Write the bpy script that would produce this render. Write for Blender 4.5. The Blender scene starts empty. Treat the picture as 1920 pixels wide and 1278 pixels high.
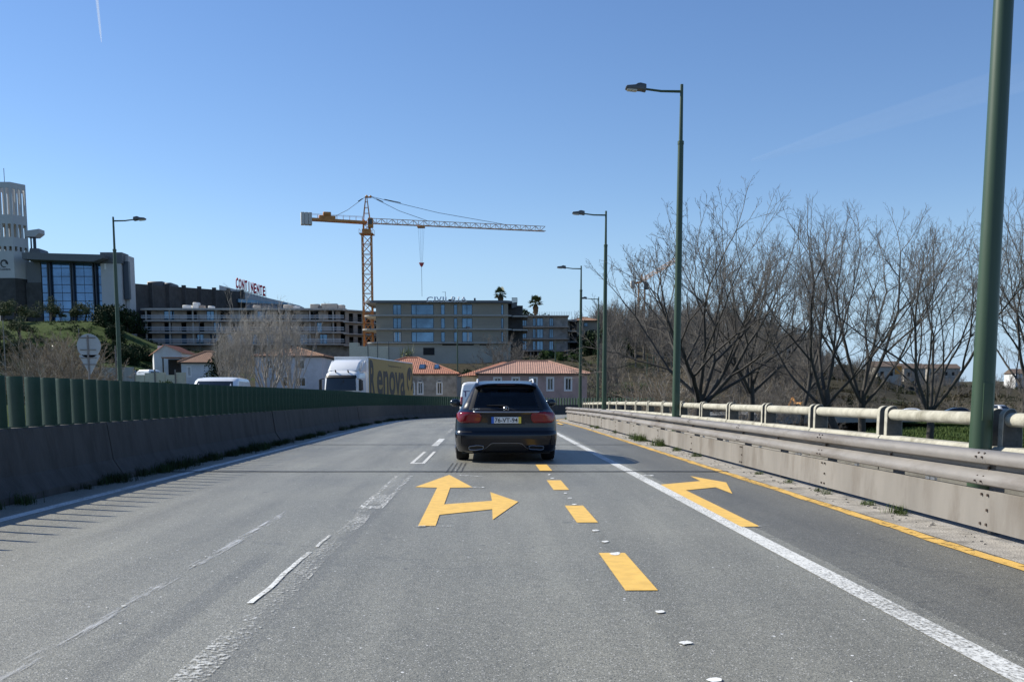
import bpy, bmesh, math, random
import numpy as np
from mathutils import Vector, Matrix, noise as mnoise
R = math.radians
random.seed(7)
rng = np.random.default_rng(7)
sc = bpy.context.scene
col = sc.collection

# ------------------------------------------------------------------ camera
F = 1866.67            # focal length in pixels of the 1920 wide photograph (35 mm)
HC = 1.15              # eye height above the road
TH = R(6.4)            # camera looks slightly down, lens shifted up
YH = 744.0             # horizon row
cd = bpy.data.cameras.new('camera'); cam = bpy.data.objects.new('camera', cd); col.objects.link(cam)
cam.location = (0, 0, HC); cam.rotation_euler = (R(90) - TH, 0, 0)
cd.sensor_width = 36; cd.lens = 35.0; cd.clip_start = 0.1; cd.clip_end = 30000
PPY = YH + F * math.tan(TH)
cd.shift_y = (PPY - 639.0) / 1920.0
sc.camera = cam

# ------------------------------------------------------------------ sky, sun, exposure
SUN_EL = R(36.5); SUN_AZ = R(-70)     # azimuth clockwise from +Y
w = bpy.data.worlds.new('World'); sc.world = w; w.use_nodes = True
nt = w.node_tree; bg = nt.nodes['Background']
sky = nt.nodes.new('ShaderNodeTexSky'); sky.sky_type = 'NISHITA'; sky.sun_disc = False
sky.sun_elevation = SUN_EL; sky.sun_rotation = SUN_AZ % (2 * math.pi)
sky.altitude = 60; sky.air_density = 1.0; sky.dust_density = 0.0; sky.ozone_density = 2.4
hs_ = nt.nodes.new('ShaderNodeHueSaturation'); hs_.inputs['Saturation'].default_value = 1.15; hs_.inputs['Hue'].default_value = .508
nt.links.new(sky.outputs[0], hs_.inputs['Color']); 
# even pale blue haze band low round the whole horizon
tc_ = nt.nodes.new('ShaderNodeTexCoord'); sz_ = nt.nodes.new('ShaderNodeSeparateXYZ'); nt.links.new(tc_.outputs['Generated'], sz_.inputs[0])
mr_ = nt.nodes.new('ShaderNodeMapRange'); mr_.interpolation_type = 'SMOOTHSTEP'; nt.links.new(sz_.outputs[2], mr_.inputs[0])
mr_.inputs[1].default_value = 0.0; mr_.inputs[2].default_value = 0.20; mr_.inputs[3].default_value = 0.85; mr_.inputs[4].default_value = 0.0
mx_ = nt.nodes.new('ShaderNodeMix'); mx_.data_type = 'RGBA'; nt.links.new(mr_.outputs[0], mx_.inputs[0]); nt.links.new(hs_.outputs[0], mx_.inputs[6]); mx_.inputs[7].default_value = (2.75, 4.1, 6.0, 1)
nt.links.new(mx_.outputs[2], bg.inputs[0]); bg.inputs[1].default_value = 0.106
sd = bpy.data.lights.new('sun', 'SUN'); sd.energy = 5.0; sd.angle = R(0.53); sd.color = (1.0, 0.95, 0.83)
so = bpy.data.objects.new('sun', sd); col.objects.link(so)
SDIR = Vector((math.sin(SUN_AZ) * math.cos(SUN_EL), math.cos(SUN_AZ) * math.cos(SUN_EL), math.sin(SUN_EL)))
so.rotation_euler = SDIR.to_track_quat('Z', 'Y').to_euler(); so.location = SDIR * 50
sc.view_settings.view_transform = 'Standard'; sc.view_settings.look = 'None'
sc.view_settings.exposure = 0.45; sc.view_settings.gamma = 1; sc.view_settings.use_curve_mapping = False
sc.cycles.use_denoising = True
sc.cycles.max_bounces = 6; sc.cycles.transparent_max_bounces = 16

# ------------------------------------------------------------------ pixel helpers (layout measured on the photograph)
def ray(px, py):
    a = (px - 960) / F; b = (PPY - py) / F
    c, s = math.cos(TH), math.sin(TH)
    return Vector((a, c + b * s, -s + b * c))
def at(px, py, Y):
    d = ray(px, py); t = Y / d.y
    return Vector((d.x * t, Y, HC + d.z * t))
def gnd(px, py, z=0.0):
    d = ray(px, py); t = (z - HC) / d.z
    return Vector((d.x * t, d.y * t, z))
def zat(py, Y): return at(960, py, Y).z
def xat(px, py, Y): return at(px, py, Y).x

# ------------------------------------------------------------------ materials
def nodes_of(name):
    m = bpy.data.materials.new(name); m.use_nodes = True
    return m, m.node_tree.nodes, m.node_tree.links, m.node_tree.nodes['Principled BSDF']
def M(name, c, rough=.7, metal=0., var=.18, scale=3., bump=.0, bscale=40., spec=None, stretch=None, coat=0, dirt=None, dscale=.8):
    m, n, l, p = nodes_of(name)
    tc = n.new('ShaderNodeTexCoord'); mp = n.new('ShaderNodeMapping'); l.new(tc.outputs['Object'], mp.inputs[0])
    if stretch: mp.inputs['Scale'].default_value = stretch
    nz = n.new('ShaderNodeTexNoise'); nz.inputs['Scale'].default_value = scale; nz.inputs['Detail'].default_value = 6; nz.inputs['Roughness'].default_value = .65
    l.new(mp.outputs[0], nz.inputs['Vector'])
    r = n.new('ShaderNodeValToRGB'); r.color_ramp.elements[0].position = .3; r.color_ramp.elements[1].position = .7
    r.color_ramp.elements[0].color = (*[x * (1 - var) for x in c], 1); r.color_ramp.elements[1].color = (*[min(1, x * (1 + var)) for x in c], 1)
    l.new(nz.outputs[0], r.inputs[0]); out = r.outputs[0]
    if dirt:
        n2 = n.new('ShaderNodeTexNoise'); n2.inputs['Scale'].default_value = dscale; n2.inputs['Detail'].default_value = 8; n2.inputs['Roughness'].default_value = .7
        l.new(mp.outputs[0], n2.inputs['Vector'])
        r2 = n.new('ShaderNodeValToRGB'); r2.color_ramp.elements[0].position = .48; r2.color_ramp.elements[1].position = .68
        l.new(n2.outputs[0], r2.inputs[0])
        mx = n.new('ShaderNodeMix'); mx.data_type = 'RGBA'; l.new(r2.outputs[0], mx.inputs[0]); l.new(out, mx.inputs[6]); mx.inputs[7].default_value = (*dirt, 1); out = mx.outputs[2]
    l.new(out, p.inputs['Base Color'])
    p.inputs['Roughness'].default_value = rough; p.inputs['Metallic'].default_value = metal
    if spec is not None: p.inputs['Specular IOR Level'].default_value = spec
    if coat: p.inputs['Coat Weight'].default_value = coat; p.inputs['Coat Roughness'].default_value = .04
    if bump:
        b = n.new('ShaderNodeTexNoise'); b.inputs['Scale'].default_value = bscale; b.inputs['Detail'].default_value = 5
        l.new(mp.outputs[0], b.inputs['Vector'])
        bp = n.new('ShaderNodeBump'); bp.inputs['Strength'].default_value = bump; bp.inputs['Distance'].default_value = .02
        l.new(b.outputs[0], bp.inputs['Height']); l.new(bp.outputs[0], p.inputs['Normal'])
    return m
def worn_paint(name, c, keep=.5, scale=30, soft=.06, rough=.6, bump=0, stretch=(1, .35, 1)):
    m, n, l, p = nodes_of(name)
    tc = n.new('ShaderNodeTexCoord'); mp = n.new('ShaderNodeMapping'); l.new(tc.outputs['Object'], mp.inputs[0]); mp.inputs['Scale'].default_value = stretch
    nz = n.new('ShaderNodeTexNoise'); nz.inputs['Scale'].default_value = scale; nz.inputs['Detail'].default_value = 7; nz.inputs['Roughness'].default_value = .75
    l.new(mp.outputs[0], nz.inputs['Vector'])
    n2 = n.new('ShaderNodeTexNoise'); n2.inputs['Scale'].default_value = 1.1; n2.inputs['Detail'].default_value = 3; l.new(mp.outputs[0], n2.inputs['Vector'])
    ad = n.new('ShaderNodeMath'); ad.operation = 'MULTIPLY_ADD'; ad.inputs[1].default_value = .35; l.new(n2.outputs[0], ad.inputs[0]); l.new(nz.outputs[0], ad.inputs[2])
    r = n.new('ShaderNodeValToRGB'); r.color_ramp.elements[0].position = max(0, 1.17 - keep - soft); r.color_ramp.elements[1].position = min(1, 1.17 - keep + soft)
    l.new(ad.outputs[0], r.inputs[0])
    v = n.new('ShaderNodeTexNoise'); v.inputs['Scale'].default_value = 9; v.inputs['Detail'].default_value = 5; l.new(tc.outputs['Object'], v.inputs['Vector'])
    rc = n.new('ShaderNodeValToRGB'); rc.color_ramp.elements[0].position = .3; rc.color_ramp.elements[1].position = .7
    rc.color_ramp.elements[0].color = (*[x * .86 for x in c], 1); rc.color_ramp.elements[1].color = (*[min(1, x * 1.08) for x in c], 1); l.new(v.outputs[0], rc.inputs[0]); l.new(rc.outputs[0], p.inputs['Base Color'])
    p.inputs['Roughness'].default_value = rough
    tr = n.new('ShaderNodeBsdfTransparent'); mx = n.new('ShaderNodeMixShader')
    l.new(r.outputs[0], mx.inputs[0]); l.new(tr.outputs[0], mx.inputs[1]); l.new(p.outputs[0], mx.inputs[2]); l.new(mx.outputs[0], n['Material Output'].inputs[0])
    return m
def glass_mat(name, tint, alpha, rough=.02):
    m, n, l, p = nodes_of(name)
    g = n.new('ShaderNodeBsdfGlossy'); g.inputs['Roughness'].default_value = rough; g.inputs['Color'].default_value = (.9, .9, .9, 1)
    t = n.new('ShaderNodeBsdfTransparent'); t.inputs[0].default_value = (*tint, 1)
    fr = n.new('ShaderNodeFresnel'); fr.inputs[0].default_value = 1.5
    mx = n.new('ShaderNodeMixShader'); l.new(fr.outputs[0], mx.inputs[0]); l.new(t.outputs[0], mx.inputs[1]); l.new(g.outputs[0], mx.inputs[2])
    l.new(mx.outputs[0], n['Material Output'].inputs[0]); n.remove(p)
    return m

def asphalt_mat():
    m, n, l, p = nodes_of('asphalt')
    tc = n.new('ShaderNodeTexCoord'); uvs = n.new('ShaderNodeSeparateXYZ'); l.new(tc.outputs['UV'], uvs.inputs[0])
    P = tc.outputs['Object']
    def noise(sc_, det=5, ro=.6, vec=P):
        t = n.new('ShaderNodeTexNoise'); t.inputs['Scale'].default_value = sc_; t.inputs['Detail'].default_value = det; t.inputs['Roughness'].default_value = ro; l.new(vec, t.inputs['Vector']); return t.outputs[0]
    def ramp(inp, a, b, ca, cb):
        r = n.new('ShaderNodeValToRGB'); r.color_ramp.elements[0].position = a; r.color_ramp.elements[1].position = b
        r.color_ramp.elements[0].color = (*ca, 1); r.color_ramp.elements[1].color = (*cb, 1); l.new(inp, r.inputs[0]); return r.outputs[0]
    def mix(f, a, b, mode='MIX'):
        x = n.new('ShaderNodeMix'); x.data_type = 'RGBA'; x.blend_type = mode
        if isinstance(f, float): x.inputs[0].default_value = f
        else: l.new(f, x.inputs[0])
        for i, v in ((6, a), (7, b)):
            if isinstance(v, tuple): x.inputs[i].default_value = (*v, 1)
            else: l.new(v, x.inputs[i])
        return x.outputs[2]
    def math_(op, a, b=None, c=None):
        x = n.new('ShaderNodeMath'); x.operation = op
        for i, v in enumerate((a, b, c)):
            if v is None: continue
            if isinstance(v, (int, float)): x.inputs[i].default_value = v
            else: l.new(v, x.inputs[i])
        return x.outputs[0]
    base = ramp(noise(70, 4, .8), .33, .67, (.105, .103, .084), (.36, .35, .292))
    mp = n.new('ShaderNodeMapping'); l.new(tc.outputs['UV'], mp.inputs[0]); mp.inputs['Scale'].default_value = (1.6, .12, 1)
    streak = ramp(noise(1.3, 5, .6, mp.outputs[0]), .35, .68, (.80, .80, .80), (1.1, 1.1, 1.1))
    base = mix(1.0, base, streak, 'MULTIPLY')
    patch = ramp(noise(.33, 4, .6), .35, .65, (.88, .88, .89), (1.08, 1.07, 1.06))
    base = mix(1.0, base, patch, 'MULTIPLY')
    base = mix(1.0, base, ramp(noise(16, 5, .7), .36, .64, (.84, .84, .84), (1.10, 1.10, 1.10)), 'MULTIPLY')
    wt = math_('COSINE', math_('MULTIPLY', math_('ADD', uvs.outputs[0], -4.15), 3.75))
    base = mix(math_('MULTIPLY', math_('MULTIPLY_ADD', wt, .5, .5), .20), base, mix(1.0, base, (.62, .62, .63), 'MULTIPLY'))
    vc = n.new('ShaderNodeTexVoronoi'); vc.feature = 'DISTANCE_TO_EDGE'; vc.inputs['Scale'].default_value = .42
    wv = n.new('ShaderNodeVectorMath'); wv.operation = 'MULTIPLY_ADD'; nz3 = n.new('ShaderNodeTexNoise'); nz3.inputs['Scale'].default_value = 2.2; nz3.inputs['Detail'].default_value = 6; l.new(P, nz3.inputs['Vector'])
    l.new(nz3.outputs['Color'], wv.inputs[0]); wv.inputs[1].default_value = (.9, .9, 0); l.new(P, wv.inputs[2]); l.new(wv.outputs[0], vc.inputs['Vector'])
    crack = math_('MULTIPLY', math_('LESS_THAN', vc.outputs['Distance'], .006), math_('GREATER_THAN', noise(.5, 3), .53))
    base = mix(math_('MULTIPLY', crack, .22), base, (.045, .045, .045))
    base = mix(math_('MULTIPLY', math_('GREATER_THAN', noise(2.6, 7, .75), .62), .18), base, (.07, .07, .07))
    # bright and dark stones
    vo = n.new('ShaderNodeTexVoronoi'); vo.inputs['Scale'].default_value = 120; l.new(P, vo.inputs['Vector'])
    sp = n.new('ShaderNodeSeparateColor'); l.new(vo.outputs['Color'], sp.inputs[0])
    near = math_('LESS_THAN', vo.outputs['Distance'], .42)
    base = mix(math_('MULTIPLY', near, math_('GREATER_THAN', sp.outputs[0], .93)), base, (.55, .54, .52))
    base = mix(math_('MULTIPLY', near, math_('LESS_THAN', sp.outputs[0], .17)), base, (.06, .06, .05))
    # rare quartz glints
    vo2 = n.new('ShaderNodeTexVoronoi'); vo2.inputs['Scale'].default_value = 22; l.new(P, vo2.inputs['Vector'])
    sp2 = n.new('ShaderNodeSeparateColor'); l.new(vo2.outputs['Color'], sp2.inputs[0])
    gl = math_('MULTIPLY', math_('LESS_THAN', vo2.outputs['Distance'], .16), math_('GREATER_THAN', sp2.outputs[1], .975))
    base = mix(gl, base, (.8, .8, .8))
    # dark oil spots
    vo3 = n.new('ShaderNodeTexVoronoi'); vo3.inputs['Scale'].default_value = 1.7; l.new(P, vo3.inputs['Vector'])
    sp3 = n.new('ShaderNodeSeparateColor'); l.new(vo3.outputs['Color'], sp3.inputs[0])
    sptf = math_('MULTIPLY', math_('LESS_THAN', math_('ADD', vo3.outputs['Distance'], math_('MULTIPLY', noise(14, 3), .12)), .135), math_('GREATER_THAN', sp3.outputs[0], .62))
    base = mix(math_('MULTIPLY', sptf, .55), base, (.05, .05, .05))
    # resurfaced, darker lane to the right of the old edge line, and a scoured band along the old centre line
    ed = math_('ADD', uvs.outputs[0], math_('MULTIPLY', noise(9, 4), .10))
    dl = math_('GREATER_THAN', ed, 7.0)
    base = mix(math_('MULTIPLY', dl, .62), base, mix(1.0, base, (.50, .49, .48), 'MULTIPLY'))
    band = math_('SUBTRACT', 1.0, math_('MULTIPLY', math_('ABSOLUTE', math_('SUBTRACT', uvs.outputs[0], 3.43)), 4.6))
    bandn = math_('MULTIPLY', math_('GREATER_THAN', math_('ADD', band, math_('MULTIPLY', noise(6, 5, .75), 1.6)), 1.42), math_('GREATER_THAN', noise(50, 3, .7), .47))
    base = mix(math_('MULTIPLY', bandn, .5), base, (.09, .088, .08))
    # tyre marks
    tm = math_('SUBTRACT', 1.0, math_('MULTIPLY', math_('ABSOLUTE', math_('SUBTRACT', uvs.outputs[0], 2.95)), 14.0))
    tmn = math_('MULTIPLY', math_('GREATER_THAN', tm, 0), ramp(noise(2.2, 3, .5, mp.outputs[0]), .5, .62, (0, 0, 0), (1, 1, 1)))
    base = mix(math_('MULTIPLY', tmn, .22), base, (.05, .05, .05))
    l.new(base, p.inputs['Base Color'])
    p.inputs['Roughness'].default_value = .52; p.inputs['Specular IOR Level'].default_value = .6
    b = n.new('ShaderNodeBump'); b.inputs['Strength'].default_value = .55; b.inputs['Distance'].default_value = .006
    l.new(math_('ADD', noise(95, 3, .7), math_('MULTIPLY', vo.outputs['Distance'], .5)), b.inputs['Height']); l.new(b.outputs[0], p.inputs['Normal'])
    return m
def ground_mat():
    m, n, l, p = nodes_of('ground_soil_grass')
    tc = n.new('ShaderNodeTexCoord')
    a = n.new('ShaderNodeTexNoise'); a.inputs['Scale'].default_value = .035; a.inputs['Detail'].default_value = 5; l.new(tc.outputs['Object'], a.inputs['Vector'])
    b = n.new('ShaderNodeTexNoise'); b.inputs['Scale'].default_value = 1.4; b.inputs['Detail'].default_value = 7; b.inputs['Roughness'].default_value = .75; l.new(tc.outputs['Object'], b.inputs['Vector'])
    g = n.new('ShaderNodeValToRGB'); g.color_ramp.elements[0].position = .3; g.color_ramp.elements[1].position = .75
    g.color_ramp.elements[0].color = (.022, .036, .010, 1); g.color_ramp.elements[1].color = (.075, .115, .026, 1); l.new(b.outputs[0], g.inputs[0])
    d = n.new('ShaderNodeValToRGB'); d.color_ramp.elements[0].position = .3; d.color_ramp.elements[1].position = .75
    d.color_ramp.elements[0].color = (.03, .027, .018, 1); d.color_ramp.elements[1].color = (.085, .074, .048, 1); l.new(b.outputs[0], d.inputs[0])
    vc = n.new('ShaderNodeVertexColor'); vc.layer_name = 'cover'
    sx = n.new('ShaderNodeSeparateColor'); l.new(vc.outputs[0], sx.inputs[0])
    ad = n.new('ShaderNodeMath'); ad.operation = 'MULTIPLY_ADD'; l.new(a.outputs[0], ad.inputs[0]); ad.inputs[1].default_value = 1.2; l.new(sx.outputs[0], ad.inputs[2])
    r = n.new('ShaderNodeValToRGB'); r.color_ramp.elements[0].position = .85; r.color_ramp.elements[1].position = 1.0; l.new(ad.outputs[0], r.inputs[0])
    mx = n.new('ShaderNodeMix'); mx.data_type = 'RGBA'; l.new(r.outputs[0], mx.inputs[0]); l.new(d.outputs[0], mx.inputs[6]); l.new(g.outputs[0], mx.inputs[7])
    l.new(mx.outputs[2], p.inputs['Base Color']); p.inputs['Roughness'].default_value = .95; p.inputs['Specular IOR Level'].default_value = .1
    bp = n.new('ShaderNodeBump'); bp.inputs['Strength'].default_value = .9; bp.inputs['Distance'].default_value = .3; l.new(b.outputs[0], bp.inputs['Height']); l.new(bp.outputs[0], p.inputs['Normal'])
    return m
def tile_mat(name, c1, c2):
    return M(name, c1, rough=.85, var=.28, scale=4, dirt=c2, dscale=1.5, bump=.3, bscale=20)

MT = dict(
    asphalt=asphalt_mat(), ground=ground_mat(),
    yellow=worn_paint('yellow_road_paint', (.78, .485, .11), keep=.70, scale=85, soft=.07, stretch=(1, 1, 1)),
    yellow_edge=worn_paint('yellow_edge_paint', (.70, .43, .10), keep=.565, scale=11, soft=.05, stretch=(1, 1, 1)),
    white=worn_paint('worn_white_paint', (.70, .70, .67), keep=.575, scale=55, soft=.10, stretch=(1, .6, 1)),
    white_faint=worn_paint('scoured_white_paint', (.70, .70, .67), keep=.47, scale=28, soft=.07),
    white_solid=worn_paint('remaining_white_paint', (.72, .72, .69), keep=.555, scale=40, soft=.10, stretch=(1, .6, 1)),
    chips=worn_paint('scoured_paint_chips', (.60, .60, .57), keep=.415, scale=42, soft=.06, stretch=(1, .8, 1)),
    white_ghost=worn_paint('ghost_white_paint', (.55, .56, .57), keep=.43, scale=6, soft=.10, stretch=(1.6, .25, 1)),
    white_new=worn_paint('fresh_white_dab', (.78, .78, .76), keep=.60, scale=60, stretch=(1, 1, 1)),
    seam=M('joint_rubber', (.018, .019, .022), rough=.6, var=.3),
    kerbstrip=M('dusty_concrete_strip', (.34, .315, .28), rough=.95, var=.25, scale=5, bump=.6, bscale=60, dirt=(.13, .12, .105), dscale=2.2),
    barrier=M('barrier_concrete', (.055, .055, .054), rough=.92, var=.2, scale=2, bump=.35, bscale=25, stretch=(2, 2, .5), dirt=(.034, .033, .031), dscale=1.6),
    deck=M('deck_concrete', (.24, .23, .215), rough=.9, var=.2, scale=1),
    slat=M('green_slat_plastic', (.009, .043, .023), rough=.55, var=.25, scale=4, dirt=(.018, .047, .03), dscale=2),
    galv=M('galvanised_steel', (.215, .20, .188), rough=.62, metal=.25, var=.14, scale=6, dirt=(.13, .11, .095), dscale=1.6, stretch=(1, .4, 1.5)),
    galvp=M('galvanised_panel', (.225, .208, .188), rough=.68, metal=.2, var=.18, scale=1.2, dirt=(.15, .13, .11), dscale=1.7, stretch=(1, 1, .35)),
    bolt=M('rusty_bolt', (.07, .05, .04), rough=.8, var=.3), dark=M('dark_gap', (.03, .03, .03), rough=.9, var=.2),
    whiteplate=M('white_reflector_plate', (.72, .72, .70), rough=.4, var=.08),
    parapet=M('cream_parapet_concrete', (.42, .40, .33), rough=.9, var=.16, scale=6, bump=.35, bscale=50, dirt=(.22, .205, .155), dscale=2.4),
    joint_face=M('shaded_joint_face', (.11, .105, .095), rough=.95, var=.35, scale=6, dirt=(.06, .058, .05), dscale=5),  # shade on the post end faces put into the colour, plus random stains
    parapet_base=M('grey_parapet_base', (.13, .125, .11), rough=.9, var=.2, scale=5, bump=.3, dirt=(.07, .065, .055), dscale=2),  # grey darkened to carry the shadow in the gap behind the guardrail
    pole=M('green_lamp_paint', (.034, .066, .036), rough=.42, var=.12, scale=1.2, stretch=(1, 1, .2), dirt=(.045, .078, .048), dscale=1),
    lamp=M('grey_lamp_housing', (.10, .105, .11), rough=.45, metal=.4, var=.1), lens=M('lamp_lens', (.55, .55, .5), rough=.2, var=.05),
    carpaint=M('dark_blue_car_paint', (.003, .0045, .010), rough=.22, metal=0, var=.06, scale=2, coat=.35, spec=.4),
    blackplastic=M('black_plastic', (.012, .012, .013), rough=.55, var=.1), chrome=M('chrome', (.75, .76, .78), rough=.12, metal=1, var=.03),
    satinlight=M('brushed_rail_metal', (.72, .73, .75), rough=.4, metal=.5, var=.03),
    satin=M('satin_trim', (.35, .36, .38), rough=.3, metal=.9, var=.03),
    tyre=M('tyre_rubber', (.014, .014, .014), rough=.9, var=.2), rim=M('alloy_rim', (.35, .36, .37), rough=.3, metal=.9, var=.04),
    red=M('red_lamp_lens', (.20, .006, .010), rough=.12, var=.15, coat=.4), redlit=M('bright_red_lens', (.62, .03, .04), rough=.1, var=.1, coat=1),
    carglass=glass_mat('tinted_glass', (.58, .62, .62), 1), cabglass=M('dark_window_glass', (.012, .016, .02), rough=.06, var=.1, spec=.7),
    seat=M('dark_seat_cloth', (.03, .03, .032), rough=.85, var=.1),
    plate=M('number_plate_white', (.74, .74, .72), rough=.35, var=.03), plateblue=M('plate_blue', (.02, .12, .52), rough=.35, var=.03), plateyellow=M('plate_yellow', (.80, .62, .06), rough=.35, var=.03),
    ink=M('black_ink', (.012, .012, .014), rough=.5, var=.05),
    vanwhite=M('white_vehicle_paint', (.76, .77, .78), rough=.3, var=.03, coat=.6), vanpurple=M('purple_print', (.08, .03, .12), rough=.4, var=.05),
    silver=M('silver_vehicle_paint', (.42, .44, .46), rough=.3, metal=.4, var=.04, coat=.6),
    truckyellow=M('yellow_tarpaulin', (.44, .28, .075), rough=.5, var=.10, scale=.6), tarpblack=M('brown_black_print', (.03, .025, .022), rough=.5, var=.1),
    crane=M('crane_yellow_paint', (.50, .21, .05), rough=.55, var=.15, scale=2, dirt=(.35, .14, .03)), craneblock=M('crane_counterweight', (.52, .50, .46), rough=.9, var=.12),
    cable=M('steel_cable', (.10, .10, .10), rough=.5, var=.1), hookred=M('red_hook_paint', (.42, .04, .03), rough=.5, var=.1),
    cranegrey=M('crane_jib_paint', (.48, .27, .13), rough=.55, var=.2, scale=1),
    sign=M('bare_sign_back', (.40, .42, .43), rough=.55, metal=.3, var=.08, scale=2),
    towerwhite=M('white_tower_render', (.47, .47, .46), rough=.85, var=.06, scale=.4), stone=M('dark_stone_cladding', (.062, .060, .058), rough=.9, var=.3, scale=.6, dirt=(.036, .036, .035), dscale=.25),
    curtain=M('blue_curtain_glass', (.10, .20, .36), rough=.06, metal=.6, var=.35, scale=.15, spec=.8), mullion=M('dark_mullion', (.02, .035, .055), rough=.4, var=.1),
    canopy=M('grey_canopy', (.12, .125, .13), rough=.6, var=.1), signred=M('red_sign_letters', (.55, .02, .05), rough=.4, var=.05),
    concrete_new=M('raw_building_concrete', (.52, .47, .41), rough=.95, var=.15, scale=.3, dirt=(.38, .34, .30), dscale=.5),
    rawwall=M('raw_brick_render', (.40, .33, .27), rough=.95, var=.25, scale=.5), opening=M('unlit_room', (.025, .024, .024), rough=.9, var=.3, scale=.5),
    beige=M('beige_brick_cladding', (.30, .265, .205), rough=.9, var=.12, scale=.25, stretch=(.3, .3, 3)), beigeslab=M('pale_slab_edge', (.40, .38, .34), rough=.85, var=.1, scale=1),
    beigebase=M('plinth_render', (.42, .38, .31), rough=.9, var=.12, scale=.2), bglass=M('blue_window_glass', (.09, .17, .27), rough=.05, metal=.6, var=.5, scale=.18, spec=.8), frame=M('dark_window_frame', (.03, .05, .07), rough=.5, var=.1),
    signgrey=M('grey_sign_letters', (.75, .77, .80), rough=.5, metal=.1, var=.05),
    tile=tile_mat('orange_roof_tile', (.40, .17, .105), (.26, .125, .09)), tile2=tile_mat('faded_roof_tile', (.38, .22, .165), (.26, .16, .125)), tile3=tile_mat('brown_roof_tile', (.28, .16, .10), (.18, .11, .075)),
    pink=M('pink_house_render', (.42, .30, .27), rough=.9, var=.1, scale=.7, dirt=(.30, .23, .20), dscale=.8), cream=M('cream_render', (.62, .56, .42), rough=.9, var=.1),
    stonewall=M('stained_house_wall', (.34, .31, .27), rough=.95, var=.3, scale=1.1, dirt=(.17, .155, .13), dscale=.6), whitewall=M('white_render', (.58, .59, .60), rough=.9, var=.08, scale=.8, dirt=(.5, .5, .49), dscale=.6),
    whitetrim=M('white_window_trim', (.74, .74, .72), rough=.7, var=.05), curtaincloth=M('pale_blind', (.55, .55, .52), rough=.9, var=.08), graywall=M('grey_fence_sheet', (.36, .35, .33), rough=.9, var=.18, scale=1, stretch=(4, 4, .3)),
    bark=M('grey_brown_bark', (.060, .054, .047), rough=.95, var=.35, scale=3), twig=M('twig_bark', (.15, .135, .118), rough=.95, var=.3, scale=.6), paletwig=M('pale_poplar_bark', (.36, .33, .29), rough=.95, var=.25, scale=1),
    farroof=M('dull_brown_roof', (.13, .095, .075), rough=.9),
    leaf=M('shrub_leaf', (.055, .095, .022), rough=.75, var=.55, scale=.8, spec=.2), leafdark=M('dark_evergreen_leaf', (.022, .040, .014), rough=.8, var=.5, scale=.8, spec=.2), olive=M('olive_leaf', (.085, .10, .045), rough=.8, var=.4, scale=1, spec=.2),
    grass=M('grass_blade', (.075, .11, .03), rough=.8, var=.5, scale=2, spec=.15), scrub=M('dry_scrub', (.20, .16, .11), rough=.95, var=.4, scale=1.5), pine=M('pine_needle', (.018, .035, .016), rough=.85, var=.4, scale=.5, spec=.15),
    palm=M('palm_leaf', (.06, .085, .03), rough=.6, var=.35, scale=1), palmdead=M('dead_palm_skirt', (.09, .065, .035), rough=.95, var=.3, scale=2),
    orange=M('orange_machine_paint', (.62, .26, .03), rough=.5, var=.1), trail=None)

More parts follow.
